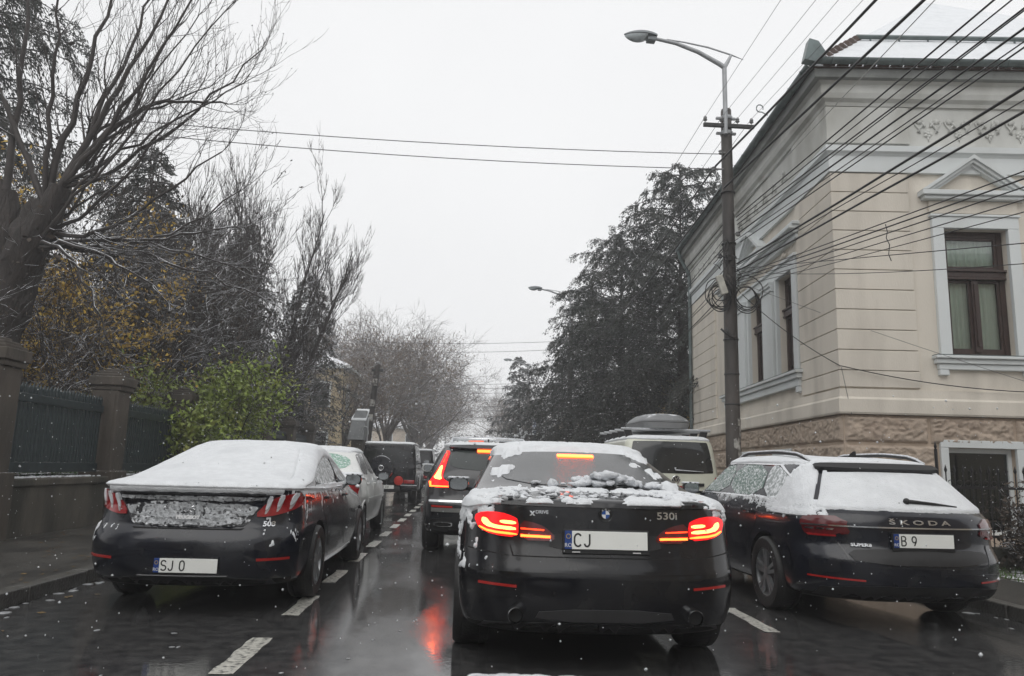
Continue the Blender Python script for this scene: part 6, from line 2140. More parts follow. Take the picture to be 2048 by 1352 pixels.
# ---------------------------------------------------------------- snowed estate car parked on the right
def estate():
    root = tag(empty('estate_car', (3.83, 6.18, 0), R(1.0)), 'dark estate car parked on the right, snow on its roof, side glass and rear screen', 'car')
    sh = Shell([ring(.42, 4.5, .78, .20), ring(.10, 4.78, .89, .25, lr=.6, n=2.4), ring(.01, 4.85, .925, .40, lr=.6, n=2.4), ring(0, 4.86, .932, .55, lr=.6, n=2.4), ring(.04, 4.86, .932, .63, lr=.6, n=2.4),
                ring(.075, 4.84, .928, .70, .70, .6, lr=.6, n=2.4), ring(.075, 4.82, .925, .84, .82, .68, lr=.6, n=2.4), ring(.10, 4.78, .905, .925, .92, .76, lr=.6, n=2.4),
                ring(.135, 3.62, .875, .965, 1.0, .98, lr=.58, lf=.5, n=2.4), ring(.60, 2.78, .68, 1.325, 1.385, 1.38, lr=.45, lf=.3, n=2.5, cr=.03),
                ring(.68, 2.70, .60, 1.375, 1.425, 1.42, lr=.45, lf=.3, n=2.4, cr=.02), ring(1.0, 2.5, .30, 1.42, 1.45, 1.44, lr=.4, lf=.3, n=2)])
    W = [(.79, 1.10, .34, .375), (-.79, 1.10, .34, .375), (.79, 3.94, .34, .375), (-.79, 3.94, .34, .375)]
    body, bvh = body_mesh('body', sh, [M_NAVY, M_UNDER], root, W)
    for x, y, z, r in W: wheel(root, x * 1.04, y, .335, .235, 5)
    patch('rear_window', bvh, [(-.72, .985), (.72, .985), (.66, 1.08), (.53, 1.285), (-.53, 1.285), (-.66, 1.08)], 'rear', M_CARGLASS, root, out=.003, h=.06)
    # spoiler over the screen
    sp = patch('roof_spoiler', bvh, [(-.58, 1.292), (.58, 1.292), (.58, 1.330), (.5, 1.342), (-.5, 1.342), (-.58, 1.330)], 'rear', M_PLAST, root, out=.045, h=.035, rnd=1)
    for s in 'LR':
        patch('side_window', bvh, [(.72, 1.05), (.85, 1.21), (1.20, 1.335), (1.38, 1.345), (1.30, 1.04), (.80, 1.03)], s, M_SNOWGLASS, root, out=.004, h=.06, rnd=1)
        patch('side_window', bvh, [(1.34, 1.04), (1.42, 1.347), (2.22, 1.35), (2.22, 1.04)], s, M_FROSTGLASS, root, out=.004, h=.07, rnd=1)
        patch('side_window', bvh, [(2.27, 1.04), (2.27, 1.35), (2.62, 1.33), (3.30, 1.05)], s, M_FROSTGLASS, root, out=.004, h=.07, rnd=1)
        patch('window_trim', bvh, [(.66, 1.015), (.80, 1.215), (1.17, 1.35), (2.3, 1.37), (2.66, 1.345), (3.42, 1.03), (3.30, 1.035), (2.63, 1.338), (2.3, 1.357), (1.2, 1.338), (.84, 1.215), (.71, 1.03), (3.3, 1.034), (3.4, 1.018)], s, M_CHROME, root, out=.010, h=.05, rnd=0)
    doors(bvh, root, 'L', M_NAVY, [[(1.62, .38), (2.24, .34), (2.24, 1.0), (1.28, .99), (1.30, .80), (1.48, .62)], [(2.26, .34), (3.42, .35), (3.48, .60), (3.42, 1.0), (2.26, 1.0)]], [(1.50, .88), (2.45, .87)])
    # tail: lamps, bright strip, recess for the plate
    for s in (1, -1):
        P = (lambda p: p) if s > 0 else mir
        L_ = patch('tail_light', bvh, P([(.665, .745), (.84, .745), (.86, .80), (.86, .895), (.80, .915), (.68, .865)]), 'rear', M_DARKLENS, root, out=.014, h=.03, rnd=1)
        for k in range(3): patch('lens_stripe', bvh, P([(.685 + .06 * k, .80), (.73 + .06 * k, .802), (.72 + .06 * k, .816), (.675 + .06 * k, .814)]), 'rear', M_CHROME, L_, out=.019, h=.03, rnd=0)
        patch('lens_stripe', bvh, P([(.665, .748), (.83, .748), (.84, .765), (.665, .762)]), 'rear', M_REDLENS, L_, out=.019, h=.03, rnd=0)
        patch('lamp_wrap', bvh, [(.18, .75), (.40, .79), (.46, .85), (.42, .91), (.18, .915)], 'R' if s > 0 else 'L', M_DARKLENS, L_, out=.014, h=.03, rnd=1)
        patch('tail_light', bvh, P([(.56, .775), (.652, .765), (.652, .86), (.60, .85)]), 'rear', M_DARKLENS, root, out=.012, h=.03, rnd=1)
        patch('reflector', bvh, P([(.50, .40), (.86, .41), (.86, .424), (.50, .414)]), 'rear', M_REFLECT, root, out=.006, h=.04, rnd=0)
    patch('bright_strip', bvh, [(-.86, .832), (.86, .832), (.86, .842), (-.86, .842)], 'rear', M_CHROME, root, out=.022, h=.04, rnd=0)
    patch('plate_recess', bvh, [(-.62, .64), (-.56, .54), (.56, .54), (.62, .64), (.36, .66), (-.36, .66)], 'rear', M_PLAST, root, out=.010, h=.04, rnd=1)
    patch('panel_gap', bvh, [(-.66, .70), (-.60, .53), (-.54, .515), (.54, .515), (.60, .53), (.66, .70), (.652, .70), (.592, .538), (.54, .524), (-.54, .524), (-.592, .538), (-.652, .70)], 'rear', M_CHAR, root, out=.006, h=.03, rnd=0)
    patch('lower_bumper', bvh, [(-.82, .225), (.82, .225), (.78, .37), (-.78, .37)], 'rear', M_PLAST, root, out=.005, h=.05, rnd=1)
    patch('bumper_crease', bvh, [(-.84, .455), (.84, .455), (.84, .47), (-.84, .47)], 'rear', M_NAVY, root, out=.008, h=.05, rnd=0)
    plate(root, 0.0, .045, .735, 'B 9', tw=.155)
    lettering(bvh, 'Š K O D A', 0.0, .882, .052, M_CHROME, root, width=.54, bold=.0012)
    lettering(bvh, 'SUPERB', -.50, .690, .034, M_CHROME, root, width=.155, bold=.0012, out=.016)
    # wiper, rails, fin, mirrors
    wp = MB()
    h0 = bvh.ray_cast(*VIEWS['rear'](-.04, 1.045))[0]; h1 = bvh.ray_cast(*VIEWS['rear'](.42, 1.010))[0]; hm = bvh.ray_cast(*VIEWS['rear'](.20, 1.028))[0]
    o = Vector((0, -.035, .01))
    wp.tube([h0 + o, h0.lerp(hm, .3) + o, hm + o, h1 + o * .7], [.020, .018, .012, .006], 6)
    wp.ball(h0 + o, .028, 10, 6)
    wp.build('rear_wiper', M_PLAST, root, True)
    for s in (1, -1):
        t = MB()
        pts = []
        for yy in np.linspace(.85, 2.6, 14):
            xx = s * .565
            h = bvh.ray_cast(Vector((xx, yy, 4)), Vector((0, 0, -1)))[0]
            u = (yy - .85) / 1.75
            pts.append((xx, yy, h.z + .045 * min(1, 8 * u, 8 * (1 - u)) + .005))
        t.tube(pts, .016, 8)
        t.build('roof_rail', M_PLAST, root, True)
        q = MB(); q.tube([(a, b, c + .016) for a, b, c in pts], .012, 6); q.build('snow', SNOWF, root, True)
    antenna(bvh, root, 1.12)
    mirror(root, -.95, 3.15, 1.06, M_BLACKPAINT); mirror(root, .95, 3.15, 1.06, M_BLACKPAINT)
    def t(V, N):
        x, y, z = V.T
        n = fnoise(V, 4, 23); n2 = fnoise(V, 24, 25)
        ax = np.abs(x)
        roof = np.where((y > .55) & (z > 1.34), ramp(z + .02 * (n2 - .5), 1.352, .02, .018), 0)
        ap = np.clip((z - .99) / .30, 0, 1)
        scr = np.where((z < 1.29) & (N[:, 1] < -.2) & (ax < .74 - .20 * ap), ramp(z + .03 * (n - .5) + .012 * (n2 - .5), .968, .02, .016 + .010 * (n - .5)), 0)
        gap = (ax > .735 - .20 * ap) & (ax < .775 - .20 * ap)
        dp = np.where((x < 0) & (z > .90) & (z < 1.40) & (y < 1.0) & (ax > .77 - .20 * ap), ramp(1.16 - y - .55 * np.clip(z - 1.05, -.1, .3) + .12 * (n2 - .5), .10, .12, .012) * (.6 + .8 * n2), 0)
        sh_ = np.where((x < -.70) & (z < 1.04) & (y > .2) & (y < 3.4), ramp(n2 + .35 * (n - .5) + 3.0 * (z - .95) - .22 * np.clip(y - 1.0, 0, 2), .42, .14, .010), 0)
        hood = np.where((y > 3.5) & (N[:, 2] > .6), .02, 0)
        return np.maximum.reduce([roof, scr, dp, sh_, hood])
    snow_skin(sh, root, t, nr=110, ns=120, nf=20, sub=24)
    return root
estate()
# ---------------------------------------------------------------- SUV ahead, brake lamps on
def suv():
    root = tag(empty('suv', (0.33, 10.85, 0)), 'dark grey SUV with tall lit tail lamps and snowy roof rails', 'car')
    sh = Shell([ring(.40, 4.4, .80, .25), ring(.08, 4.62, .90, .32, n=3), ring(0, 4.68, .94, .50, n=3), ring(0, 4.69, .95, .70, n=3), ring(.05, 4.68, .945, .80, n=3), ring(.08, 4.66, .94, .95, .90, .80, n=3),
                ring(.10, 4.62, .925, 1.07, 1.02, .92, n=3), ring(.125, 3.55, .885, 1.15, 1.10, 1.08, lf=.5), ring(.52, 2.75, .70, 1.50, 1.53, 1.52, lf=.3, cr=.02), ring(.60, 2.68, .62, 1.565, 1.59, 1.58, lf=.3, cr=.015), ring(1.2, 2.4, .3, 1.60, 1.615, 1.60, lr=.3, lf=.3)])
    W = [(.80, 1.0, .37, .41), (-.80, 1.0, .37, .41), (.80, 3.85, .37, .41), (-.80, 3.85, .37, .41)]
    body, bvh = body_mesh('body', sh, [M_CHAR, M_UNDER], root, W)
    for x, y, z, r in W: wheel(root, x * 1.03, y, .365, .245, 5)
    patch('rear_window', bvh, [(-.62, 1.19), (.62, 1.19), (.53, 1.44), (.48, 1.47), (-.48, 1.47), (-.53, 1.44)], 'rear', pmat('grey_rear_glass', (.035, .042, .040), rough=.10, spec=.7, drops=.2, var=.3, vs=2), root, out=.004, h=.06)
    patch('roof_spoiler', bvh, [(-.58, 1.475), (.58, 1.475), (.56, 1.53), (-.56, 1.53)], 'rear', M_CHAR, root, out=.05, h=.05, rnd=1)
    patch('brake_light', bvh, rpoly(-.17, .17, 1.452, 1.472, .006), 'rear', E_BAR, root, out=.03, h=.03, rnd=0)
    for s in 'LR': patch('side_window', bvh, [(.75, 1.16), (.85, 1.38), (1.3, 1.47), (2.5, 1.49), (3.3, 1.14)], s, M_CARGLASS, root, out=.004, h=.08)
    for s in (1, -1):
        P = (lambda p: p) if s > 0 else mir
        L_ = patch('tail_light', bvh, P([(.52, .935), (.83, .935), (.845, 1.02), (.80, 1.08), (.72, 1.22), (.665, 1.36), (.62, 1.46), (.565, 1.46), (.60, 1.34), (.635, 1.20), (.66, 1.09), (.62, 1.04), (.52, 1.00)]), 'rear', E_GLOW, root, out=.014, h=.03, rnd=1)
        patch('light_bar', bvh, P([(.66, 1.04), (.79, 1.06), (.745, 1.12), (.69, 1.235), (.655, 1.235), (.685, 1.12)]), 'rear', E_HOT, L_, out=.022, h=.03, rnd=1)
        patch('light_bar', bvh, P([(.53, .945), (.83, .945), (.84, 1.02), (.815, 1.02), (.81, .962), (.53, .960)]), 'rear', E_BAR, L_, out=.022, h=.03, rnd=0)
        patch('light_bar', bvh, P([(.60, 1.40), (.62, 1.45), (.605, 1.45), (.645, 1.28), (.665, 1.28)][::1]), 'rear', E_BAR2, L_, out=.022, h=.03, rnd=0)
        patch('reflector', bvh, P([(.50, .66), (.80, .665), (.80, .69), (.50, .685)]), 'rear', M_REFLECT, root, out=.006, h=.04, rnd=0)
    patch('chrome_strip', bvh, [(-.84, .735), (.84, .735), (.84, .762), (-.84, .762)], 'rear', M_CHROME, root, out=.008, h=.05, rnd=0)
    patch('bumper_trim', bvh, [(-.80, .60), (.80, .60), (.80, .655), (-.80, .655)], 'rear', pmat('silver_bumper_trim', (.22, .22, .21), rough=.35, metal=.4), root, out=.010, h=.05, rnd=0)
    patch('lower_bumper', bvh, [(-.82, .29), (.82, .29), (.80, .56), (-.80, .56)], 'rear', M_PLAST, root, out=.006, h=.06, rnd=1)
    for s in (1, -1):
        patch('exhaust_tip', bvh, [(s * .62 - .13, .40), (s * .62 + .13, .40), (s * .62 + .13, .47), (s * .62 - .13, .47)], 'rear', M_CHROME, root, out=.02, h=.04, rnd=1)
        patch('exhaust_pipe', bvh, [(s * .62 - .11, .413), (s * .62 + .11, .413), (s * .62 + .11, .457), (s * .62 - .11, .457)], 'rear', M_UNDER, root, out=.024, h=.04, rnd=1)
    plate(root, 0, .055, .90, 'CJ', tw=.12)
    for s in (1, -1):
        t = MB(); pts = []
        for yy in np.linspace(.75, 2.7, 12):
            h = bvh.ray_cast(Vector((s * .56, yy, 4)), Vector((0, 0, -1)))[0]
            u = (yy - .75) / 1.95
            pts.append((s * .56, yy, h.z + .06 * min(1, 10 * u, 10 * (1 - u))))
        t.tube(pts, .020, 8); t.build('roof_rail', M_CHROME, root, True)
        q = MB(); q.tube([(a, b, c + .022) for a, b, c in pts], .018, 6); q.build('snow', SNOWF, root, True)
    MB().tube([(-.56, 1.0, 1.655), (0, 1.0, 1.67), (.56, 1.0, 1.655)], .022, 8).build('cross_bar', M_CHROME, root, True)
    MB().tube([(-.56, 1.0, 1.676), (0, 1.0, 1.69), (.56, 1.0, 1.676)], .018, 8).build('snow', SNOWF, root, True)
    antenna(bvh, root, .78)
    mirror(root, -1.0, 3.25, 1.20, M_SILVER); mirror(root, 1.0, 3.25, 1.20, M_SILVER)
    def t(V, N):
        n2 = fnoise(V, 14, 41)
        return np.where((V[:, 2] > 1.545) & (V[:, 1] > .50), .022 + .02 * (n2 - .5), 0)
    snow_skin(sh, root, t, nr=50, ns=50, nf=20, sub=12)
suv()

# ---------------------------------------------------------------- pale saloon on the left
def pale_saloon():
    root = tag(empty('saloon_car', (-2.44, 11.45, 0)), 'pale grey saloon parked at the left kerb with a frosted green rear screen', 'car')
    sh = Shell([ring(.36, 4.0, .74, .24), ring(.08, 4.24, .83, .30), ring(0, 4.28, .86, .46), ring(0, 4.28, .87, .60), ring(.03, 4.27, .87, .72), ring(.05, 4.25, .862, .90, .86, .72),
                ring(.06, 4.2, .845, 1.01, .94, .84), ring(.10, 4.1, .82, 1.05, .97, .90), ring(.50, 3.25, .79, 1.085, 1.03, 1.02, lr=.4, lf=.5, cr=.015),
                ring(1.12, 2.45, .60, 1.42, 1.43, 1.43, lr=.35, lf=.3, cr=.02), ring(1.28, 2.35, .52, 1.475, 1.485, 1.48, lr=.3, lf=.3, cr=.015), ring(1.6, 2.2, .22, 1.51, 1.515, 1.51, lr=.15, lf=.15)])
    W = [(.74, .82, .30, .34), (-.74, .82, .30, .34), (.74, 3.45, .30, .34), (-.74, 3.45, .30, .34)]
    body, bvh = body_mesh('body', sh, [M_SILVER, M_UNDER], root, W)
    for x, y, z, r in W: wheel(root, x * 1.04, y, .30, .20, 6)
    patch('rear_window', bvh, [(-.63, 1.12), (.63, 1.12), (.52, 1.40), (-.52, 1.40)], 'rear', M_FROSTGREEN, root, out=.004, h=.06)
    for s in 'LR':
        patch('side_window', bvh, [(.98, 1.07), (1.20, 1.37), (1.45, 1.41), (1.78, 1.41), (1.78, 1.06)], s, M_CARGLASS, root, out=.004, h=.06, rnd=1)
        patch('side_window', bvh, [(1.86, 1.06), (1.86, 1.41), (2.25, 1.40), (2.95, 1.08)], s, M_CARGLASS, root, out=.004, h=.06, rnd=1)
        patch('side_moulding', bvh, [(1.20, .62), (3.05, .62), (3.05, .69), (1.20, .69)], s, M_SILVER, root, out=.014, h=.08, rnd=0)
        patch('wheel_lip', bvh, [(.42, .34), (.46, .50), (.60, .63), (.82, .68), (1.04, .63), (1.18, .50), (1.22, .34), (1.19, .34), (1.14, .48), (1.02, .60), (.82, .645), (.62, .60), (.50, .48), (.45, .34)], s, M_SILVER, root, out=.012, h=.05, rnd=0)
    doors(bvh, root, 'R', M_SILVER, [[(1.22, .32), (1.80, .30), (1.80, 1.03), (1.0, 1.02), (1.02, .76), (1.16, .66)], [(1.83, .30), (3.0, .31), (3.02, .60), (2.96, 1.02), (1.83, 1.03)]], [(1.12, .92), (2.0, .91)])
    for s in (1, -1):
        P = (lambda p: p) if s > 0 else mir
        patch('tail_light', bvh, P([(.68, .74), (.80, .74), (.825, .90), (.79, 1.04), (.70, 1.05), (.66, .92)]), 'rear', M_REDLENS, root, out=.012, h=.03, rnd=1)
        patch('lamp_wrap', bvh, [(.14, .74), (.24, .76), (.24, .95), (.30, 1.02), (.14, 1.04)], 'R' if s > 0 else 'L', M_REDLENS, root, out=.012, h=.03, rnd=1)
    patch('rear_bumper', bvh, [(-.82, .36), (.82, .36), (.82, .66), (-.82, .66)], 'rear', M_SILVER, root, out=.014, h=.06, rnd=1)
    plate(root, 0, .04, .80, 'CJ')
    mirror(root, .90, 2.75, 1.02, M_PLAST, False); mirror(root, -.90, 2.75, 1.02, M_PLAST, False)
    def t(V, N):
        x, y, z = V.T
        n2 = fnoise(V, 12, 45)
        a = np.where((z > 1.425), .018 + .01 * (n2 - .5), 0)
        b = np.where((z > 1.0) & (z < 1.10) & (N[:, 2] > .5) & (y < .9), .014 + .01 * (n2 - .5), 0)
        c = np.where((y > 3.1) & (N[:, 2] > .6), .018, 0)
        return np.maximum.reduce([a, b, c])
    snow_skin(sh, root, t, nr=50, ns=50, nf=20, sub=12)
    return root
ps_ = pale_saloon()
def far_copy(src, loc, label, cat=None):
    c = copy_tree(src); c.location = loc; c['label'] = label
    return c
far_copy(ps_, (-2.55, 43.0, 0), 'far white car parked beyond the two boxy black cars')
far_copy(ps_, (-2.6, 49.5, 0), 'farthest snow covered car in the left parking row')
far_copy(ps_, (-9.2, 30.5, .95), 'snow covered car parked behind the garden wall left of the grey cabinet')

# ---------------------------------------------------------------- boxy off-road car with a spare wheel
def boxy():
    root = tag(empty('boxy_car', (-2.42, 24.0, 0)), 'boxy black off-road car with a round spare wheel cover on its rear door', 'car', 'boxy black cars in the left parking row')
    k = dict(lr=.07, lf=.12, n=3.5, tp=.005)
    sh = Shell([ring(.15, 4.2, .80, .38, **k), ring(.02, 4.38, .855, .46, **k), ring(0, 4.42, .86, .60, **k), ring(0, 4.42, .862, .95, .95, .9, **k), ring(0, 4.40, .862, 1.12, 1.12, 1.08, **k),
                ring(.01, 2.95, .850, 1.20, 1.20, 1.18, **k), ring(.05, 2.55, .785, 1.80, 1.80, 1.80, **k), ring(.07, 2.5, .755, 1.875, 1.875, 1.875, **k), ring(.14, 2.4, .68, 1.91, 1.915, 1.91, **k), ring(.6, 2.0, .25, 1.925, 1.93, 1.92, lr=.1, lf=.1)])
    W = [(.70, .82, .42, .46), (-.70, .82, .42, .46), (.70, 3.55, .42, .46), (-.70, 3.55, .42, .46)]
    body, bvh = body_mesh('body', sh, [M_BLACKPAINT, M_UNDER], root, W)
    for x, y, z, r in W:
        wheel(root, x * 1.05, y, .385, .26, 6)
        s = 1 if x > 0 else -1
        f = MB()
        V, F = [], []
        for i in range(15):
            a = PI * i / 14
            for (rr_, xx) in ((.44, .70), (.44, .90), (.50, .90), (.52, .84)): V.append((s * xx, y + rr_ * math.cos(a), .42 + rr_ * math.sin(a)))
        for i in range(14):
            for j in range(4): F.append((i * 4 + j, i * 4 + (j + 1) % 4, i * 4 + 4 + (j + 1) % 4, i * 4 + 4 + j))
        f.add(V, F).build('wheel_arch', M_BLACKPAINT, root, True, 40)
    patch('rear_window', bvh, [(-.66, 1.30), (.66, 1.30), (.62, 1.74), (-.62, 1.74)], 'rear', M_CARGLASS, root, out=.006, h=.08, rnd=1)
    for s in 'LR':
        patch('side_window', bvh, [(.22, 1.28), (.22, 1.74), (.95, 1.74), (.95, 1.28)], s, M_CARGLASS, root, out=.006, h=.08, rnd=1)
        patch('side_window', bvh, [(1.05, 1.28), (1.05, 1.74), (1.70, 1.74), (1.70, 1.28)], s, M_CARGLASS, root, out=.006, h=.08, rnd=1)
        patch('side_window', bvh, [(1.78, 1.28), (1.78, 1.74), (2.50, 1.74), (2.72, 1.28)], s, M_CARGLASS, root, out=.006, h=.08, rnd=1)
        patch('side_moulding', bvh, [(.05, .98), (4.2, .95), (4.2, 1.03), (.05, 1.06)], s, M_CHROME, root, out=.012, h=.2, rnd=0)
    doors(bvh, root, 'R', M_BLACKPAINT, [[(1.05, .58), (1.72, .58), (1.72, 1.22), (1.05, 1.22)], [(1.76, .58), (2.85, .58), (2.85, 1.20), (1.76, 1.22)]], [(1.18, 1.12), (1.90, 1.12)])
    sw = empty('spare_wheel', (-.20, -.02, 1.12), 0, root)
    MB().lathe([(.36, .0), (.385, -.05), (.385, -.20), (.36, -.235)], 36, axis='Y').build('tyre_cover', M_BLACKPAINT, sw, True, 40)
    MB().lathe([(.365, -.236), (.388, -.20), (.395, -.15), (.397, -.10), (.384, -.10), (.380, -.20), (.355, -.234)], 36, axis='Y', caps=False).build('chrome_ring', M_CHROME, sw, True, 40)
    MB().lathe([(.345, -.235), (.33, -.25), (.12, -.255), (.02, -.256)], 32, axis='Y').build('cover_plate', M_NAVY, sw, True, 40)
    st = MB()
    st.lathe([(.062, -.258), (.075, -.262), (.088, -.258)], 24, axis='Y', caps=False)
    for a in (90, 210, 330): st.bar((0, -.26, 0), (.07 * math.cos(R(a)), -.26, .07 * math.sin(R(a))), .016, .01, up=(0, 1, 0))
    st.build('emblem', M_CHROME, sw)
    for s in (1, -1):
        MB().box(s * .66 - .17, s * .66 + .17, -.045, .01, .66, .77, .01).build('tail_light', M_REDLENS, root, True, 40)
        b = MB().box(s * .66 - .26, s * .66 + .26, -.14, .02, .44, .60, .02); b.build('bumper', M_BLACKPAINT, root, True, 40)
        MB().box(s * .66 - .25, s * .66 + .25, -.13, .0, .602, .615).build('snow', SNOWF, root)
    MB().lathe([(.13, -.01), (.145, -.05), (.13, -.08), (.05, -.09)], 20, (.34, -.02, .74), 'Y').build('fog_light', pmat('red_fog_lens', (.5, .03, .02), rough=.3), root, True, 40)
    MB().box(-.40, .40, -.10, .0, .40, .56, .015).build('bumper', M_PLAST, root, True, 40)
    plate(root, -.05, -.112, .545, '   20 AW', eu=False)
    mirror(root, 1.0, 2.75, 1.35, M_BLACKPAINT, False); mirror(root, -1.0, 2.75, 1.35, M_BLACKPAINT, False)
    def t(V, N):
        n2 = fnoise(V, 10, 48)
        return np.where(V[:, 2] > 1.865, .035 + .02 * (n2 - .5), 0)
    snow_skin(sh, root, t, nr=40, ns=30, nf=16, sub=8)
    return root
bx_ = boxy()
far_copy(bx_, (-2.28, 33.5, 0), 'second boxy black car, farther and partly hidden behind the one with the spare wheel')

# ---------------------------------------------------------------- cream van with a roof box
def van():
    root = tag(empty('van', (3.95, 14.3, 0)), 'cream van with dark rear window, parked on the right below the pole', 'van')
    k = dict(lr=.24, lf=.4, n=3.0, tp=.012)
    sh = Shell([ring(.25, 4.6, .84, .24, **k), ring(.03, 4.86, .93, .34, **k), ring(0, 4.89, .95, .50, **k), ring(.02, 4.88, .952, .80, **k), ring(.04, 4.84, .95, 1.02, 1.0, .90, **k), ring(.06, 4.2, .945, 1.20, 1.18, 1.12, **k),
                ring(.17, 3.3, .865, 1.80, 1.80, 1.78, **k), ring(.22, 3.15, .80, 1.885, 1.885, 1.87, **k), ring(.32, 3.0, .68, 1.925, 1.93, 1.92, **k), ring(.8, 2.6, .25, 1.945, 1.95, 1.94, lr=.2, lf=.2)])
    W = [(.80, .95, .35, .39), (-.80, .95, .35, .39), (.80, 3.95, .35, .39), (-.80, 3.95, .35, .39)]
    body, bvh = body_mesh('body', sh, [M_CREAM, M_UNDER], root, W)
    for x, y, z, r in W: wheel(root, x * 1.04, y, .345, .22, 5)
    patch('rear_window', bvh, [(-.80, 1.22), (.80, 1.22), (.82, 1.30), (.74, 1.80), (.70, 1.83), (-.70, 1.83), (-.74, 1.80), (-.82, 1.30)], 'rear', M_CARGLASS, root, out=.006, h=.07, rnd=1)
    patch('brake_light', bvh, rpoly(-.15, .15, 1.862, 1.88, .005), 'rear', M_REDLENS, root, out=.012, h=.03, rnd=0)
    for s in 'LR':
        patch('side_window', bvh, [(.45, 1.24), (.50, 1.70), (1.55, 1.72), (1.55, 1.24)], s, M_CARGLASS, root, out=.006, h=.08, rnd=1)
        patch('side_window', bvh, [(1.70, 1.24), (1.70, 1.72), (2.80, 1.72), (2.80, 1.24)], s, M_CARGLASS, root, out=.006, h=.08, rnd=1)
        patch('side_window', bvh, [(2.95, 1.24), (2.95, 1.70), (3.25, 1.66), (3.85, 1.24)], s, M_CARGLASS, root, out=.006, h=.08, rnd=1)
    for s in (1, -1):
        P = (lambda p: p) if s > 0 else mir
        patch('tail_light', bvh, P([(.80, .82), (.91, .82), (.92, 1.16), (.83, 1.16)]), 'rear', M_REDLENS, root, out=.012, h=.04, rnd=1)
    patch('tailgate_strip', bvh, [(-.30, .93), (.30, .93), (.30, .99), (-.30, .99)], 'rear', M_REDLENS, root, out=.012, h=.05, rnd=1)
    wp = MB()
    a = bvh.ray_cast(*VIEWS['rear'](.05, 1.255))[0]; b = bvh.ray_cast(*VIEWS['rear'](.60, 1.245))[0]
    o = Vector((0, -.03, .01))
    wp.tube([a + Vector((0, -.02, .05)), a + o, a.lerp(b, .5) + o, b + o], [.02, .018, .012, .006], 6)
    wp.build('rear_wiper', M_PLAST, root, True)
    q = MB(); q.tube([a + Vector((0, -.02, .075)), a + o + Vector((0, 0, .018)), a.lerp(b, .5) + o + Vector((0, 0, .013)), b + o + Vector((0, 0, .008))], [.02, .016, .010, .006], 6); q.build('snow', SNOWF, root, True)
    e = empty('emblem', (0.06, .05, 1.10), 0, root)
    st = MB()
    st.lathe([(.068, -.006), (.075, -.012), (.082, -.006)], 28, axis='Y', caps=False)
    for (x0, z0, x1, z1) in ((-.035, .06, 0, .0), (.035, .06, 0, 0), (-.062, .03, -.03, -.06), (-.03, -.06, 0, -.005), (0, -.005, .03, -.06), (.03, -.06, .062, .03)):
        st.bar((x0, -.012, z0), (x1, -.012, z1), .014, .010, up=(0, 1, 0))
    st.build('ring_and_letters', M_CHROME, e)
    MB().lathe([(.066, -.002), (.066, -.006)], 28, axis='Y').build('backing', M_PLAST, e)
    MB().lathe([(.04, .03), (.04, .026)], 20, (.34, .02, 1.03), 'Y').build('sticker', pmat('green_sticker', (.12, .30, .08), rough=.5), root)
    MB().box(.46, .60, .022, .03, .985, 1.045).build('model_badge', M_PLAST, root)
    plate(root, 0, .015, .80, 'CJ', tw=.12)
    mirror(root, 1.05, 4.0, 1.30, M_PLAST, False); mirror(root, -1.05, 4.0, 1.30, M_PLAST, False)
    # rack: five cross bars on feet, snow on each
    for i, y in enumerate((.55, 1.2, 1.8, 2.4, 2.95)):
        w = .90 - .0 * i
        MB().box(-w, w, y - .035, y + .035, 2.045, 2.075, .01).build('rack_bar', M_GALV, root, True, 40)
        MB().box(-w, w, y - .035, y + .035, 2.0755, 2.095, .006).build('snow', SNOWF, root, True, 40)
        for s in (1, -1):
            MB().prism([(s * .84, 2.044), (s * .70, 2.044), (s * .66, 1.90), (s * .80, 1.89)], 'Y', y - .03, y + .03).build('rack_foot', M_PLAST, root)
    def t(V, N):
        n2 = fnoise(V, 10, 52)
        return np.where((V[:, 2] > 1.86 + .02 * (n2 - .5)) & (V[:, 1] > .19), .022 + .015 * (n2 - .5), 0)
    snow_skin(sh, root, t, nr=50, ns=40, nf=16, sub=10)
    # roof box: top-level, it can be lifted off the rack
    bx = tag(empty('roof_box', (3.95 + .02, 14.3 + .42, 2.10)), 'grey roof box dusted with snow on the rack of the cream van', 'roof box')
    M_BOX = pmat('grey_roof_box', (.20, .205, .21), rough=.45, var=.1, snow=.9, snow_lo=.93, snow_scale=5)
    for nm, prof in (('tray', [(0, .50, 0), (.07, .535, 0), (.115, .54, 0)]), ('lid', [(.125, .535, 0), (.16, .53, 0), (.22, .47, .08), (.285, .38, .22), (.31, .22, .42), (.315, .10, .60)])):
        V, F = [], []
        kx = 40
        for z, w, ins in prof:
            for i in range(kx):
                a = 2 * PI * i / kx
                c, s_ = math.cos(a), math.sin(a)
                V.append((w * abs(c) ** .55 * (1 if c > 0 else -1), .95 + (.95 - ins) * abs(s_) ** .45 * (1 if s_ > 0 else -1), z))
        n = len(prof)
        for j in range(n - 1):
            for i in range(kx): F.append((j * kx + i, j * kx + (i + 1) % kx, (j + 1) * kx + (i + 1) % kx, (j + 1) * kx + i))
        F += [tuple(range(kx))[::-1], tuple(range((n - 1) * kx, n * kx))]
        MB().add(V, F).build(nm, M_BOX, bx, True, 45)
    return root
van()
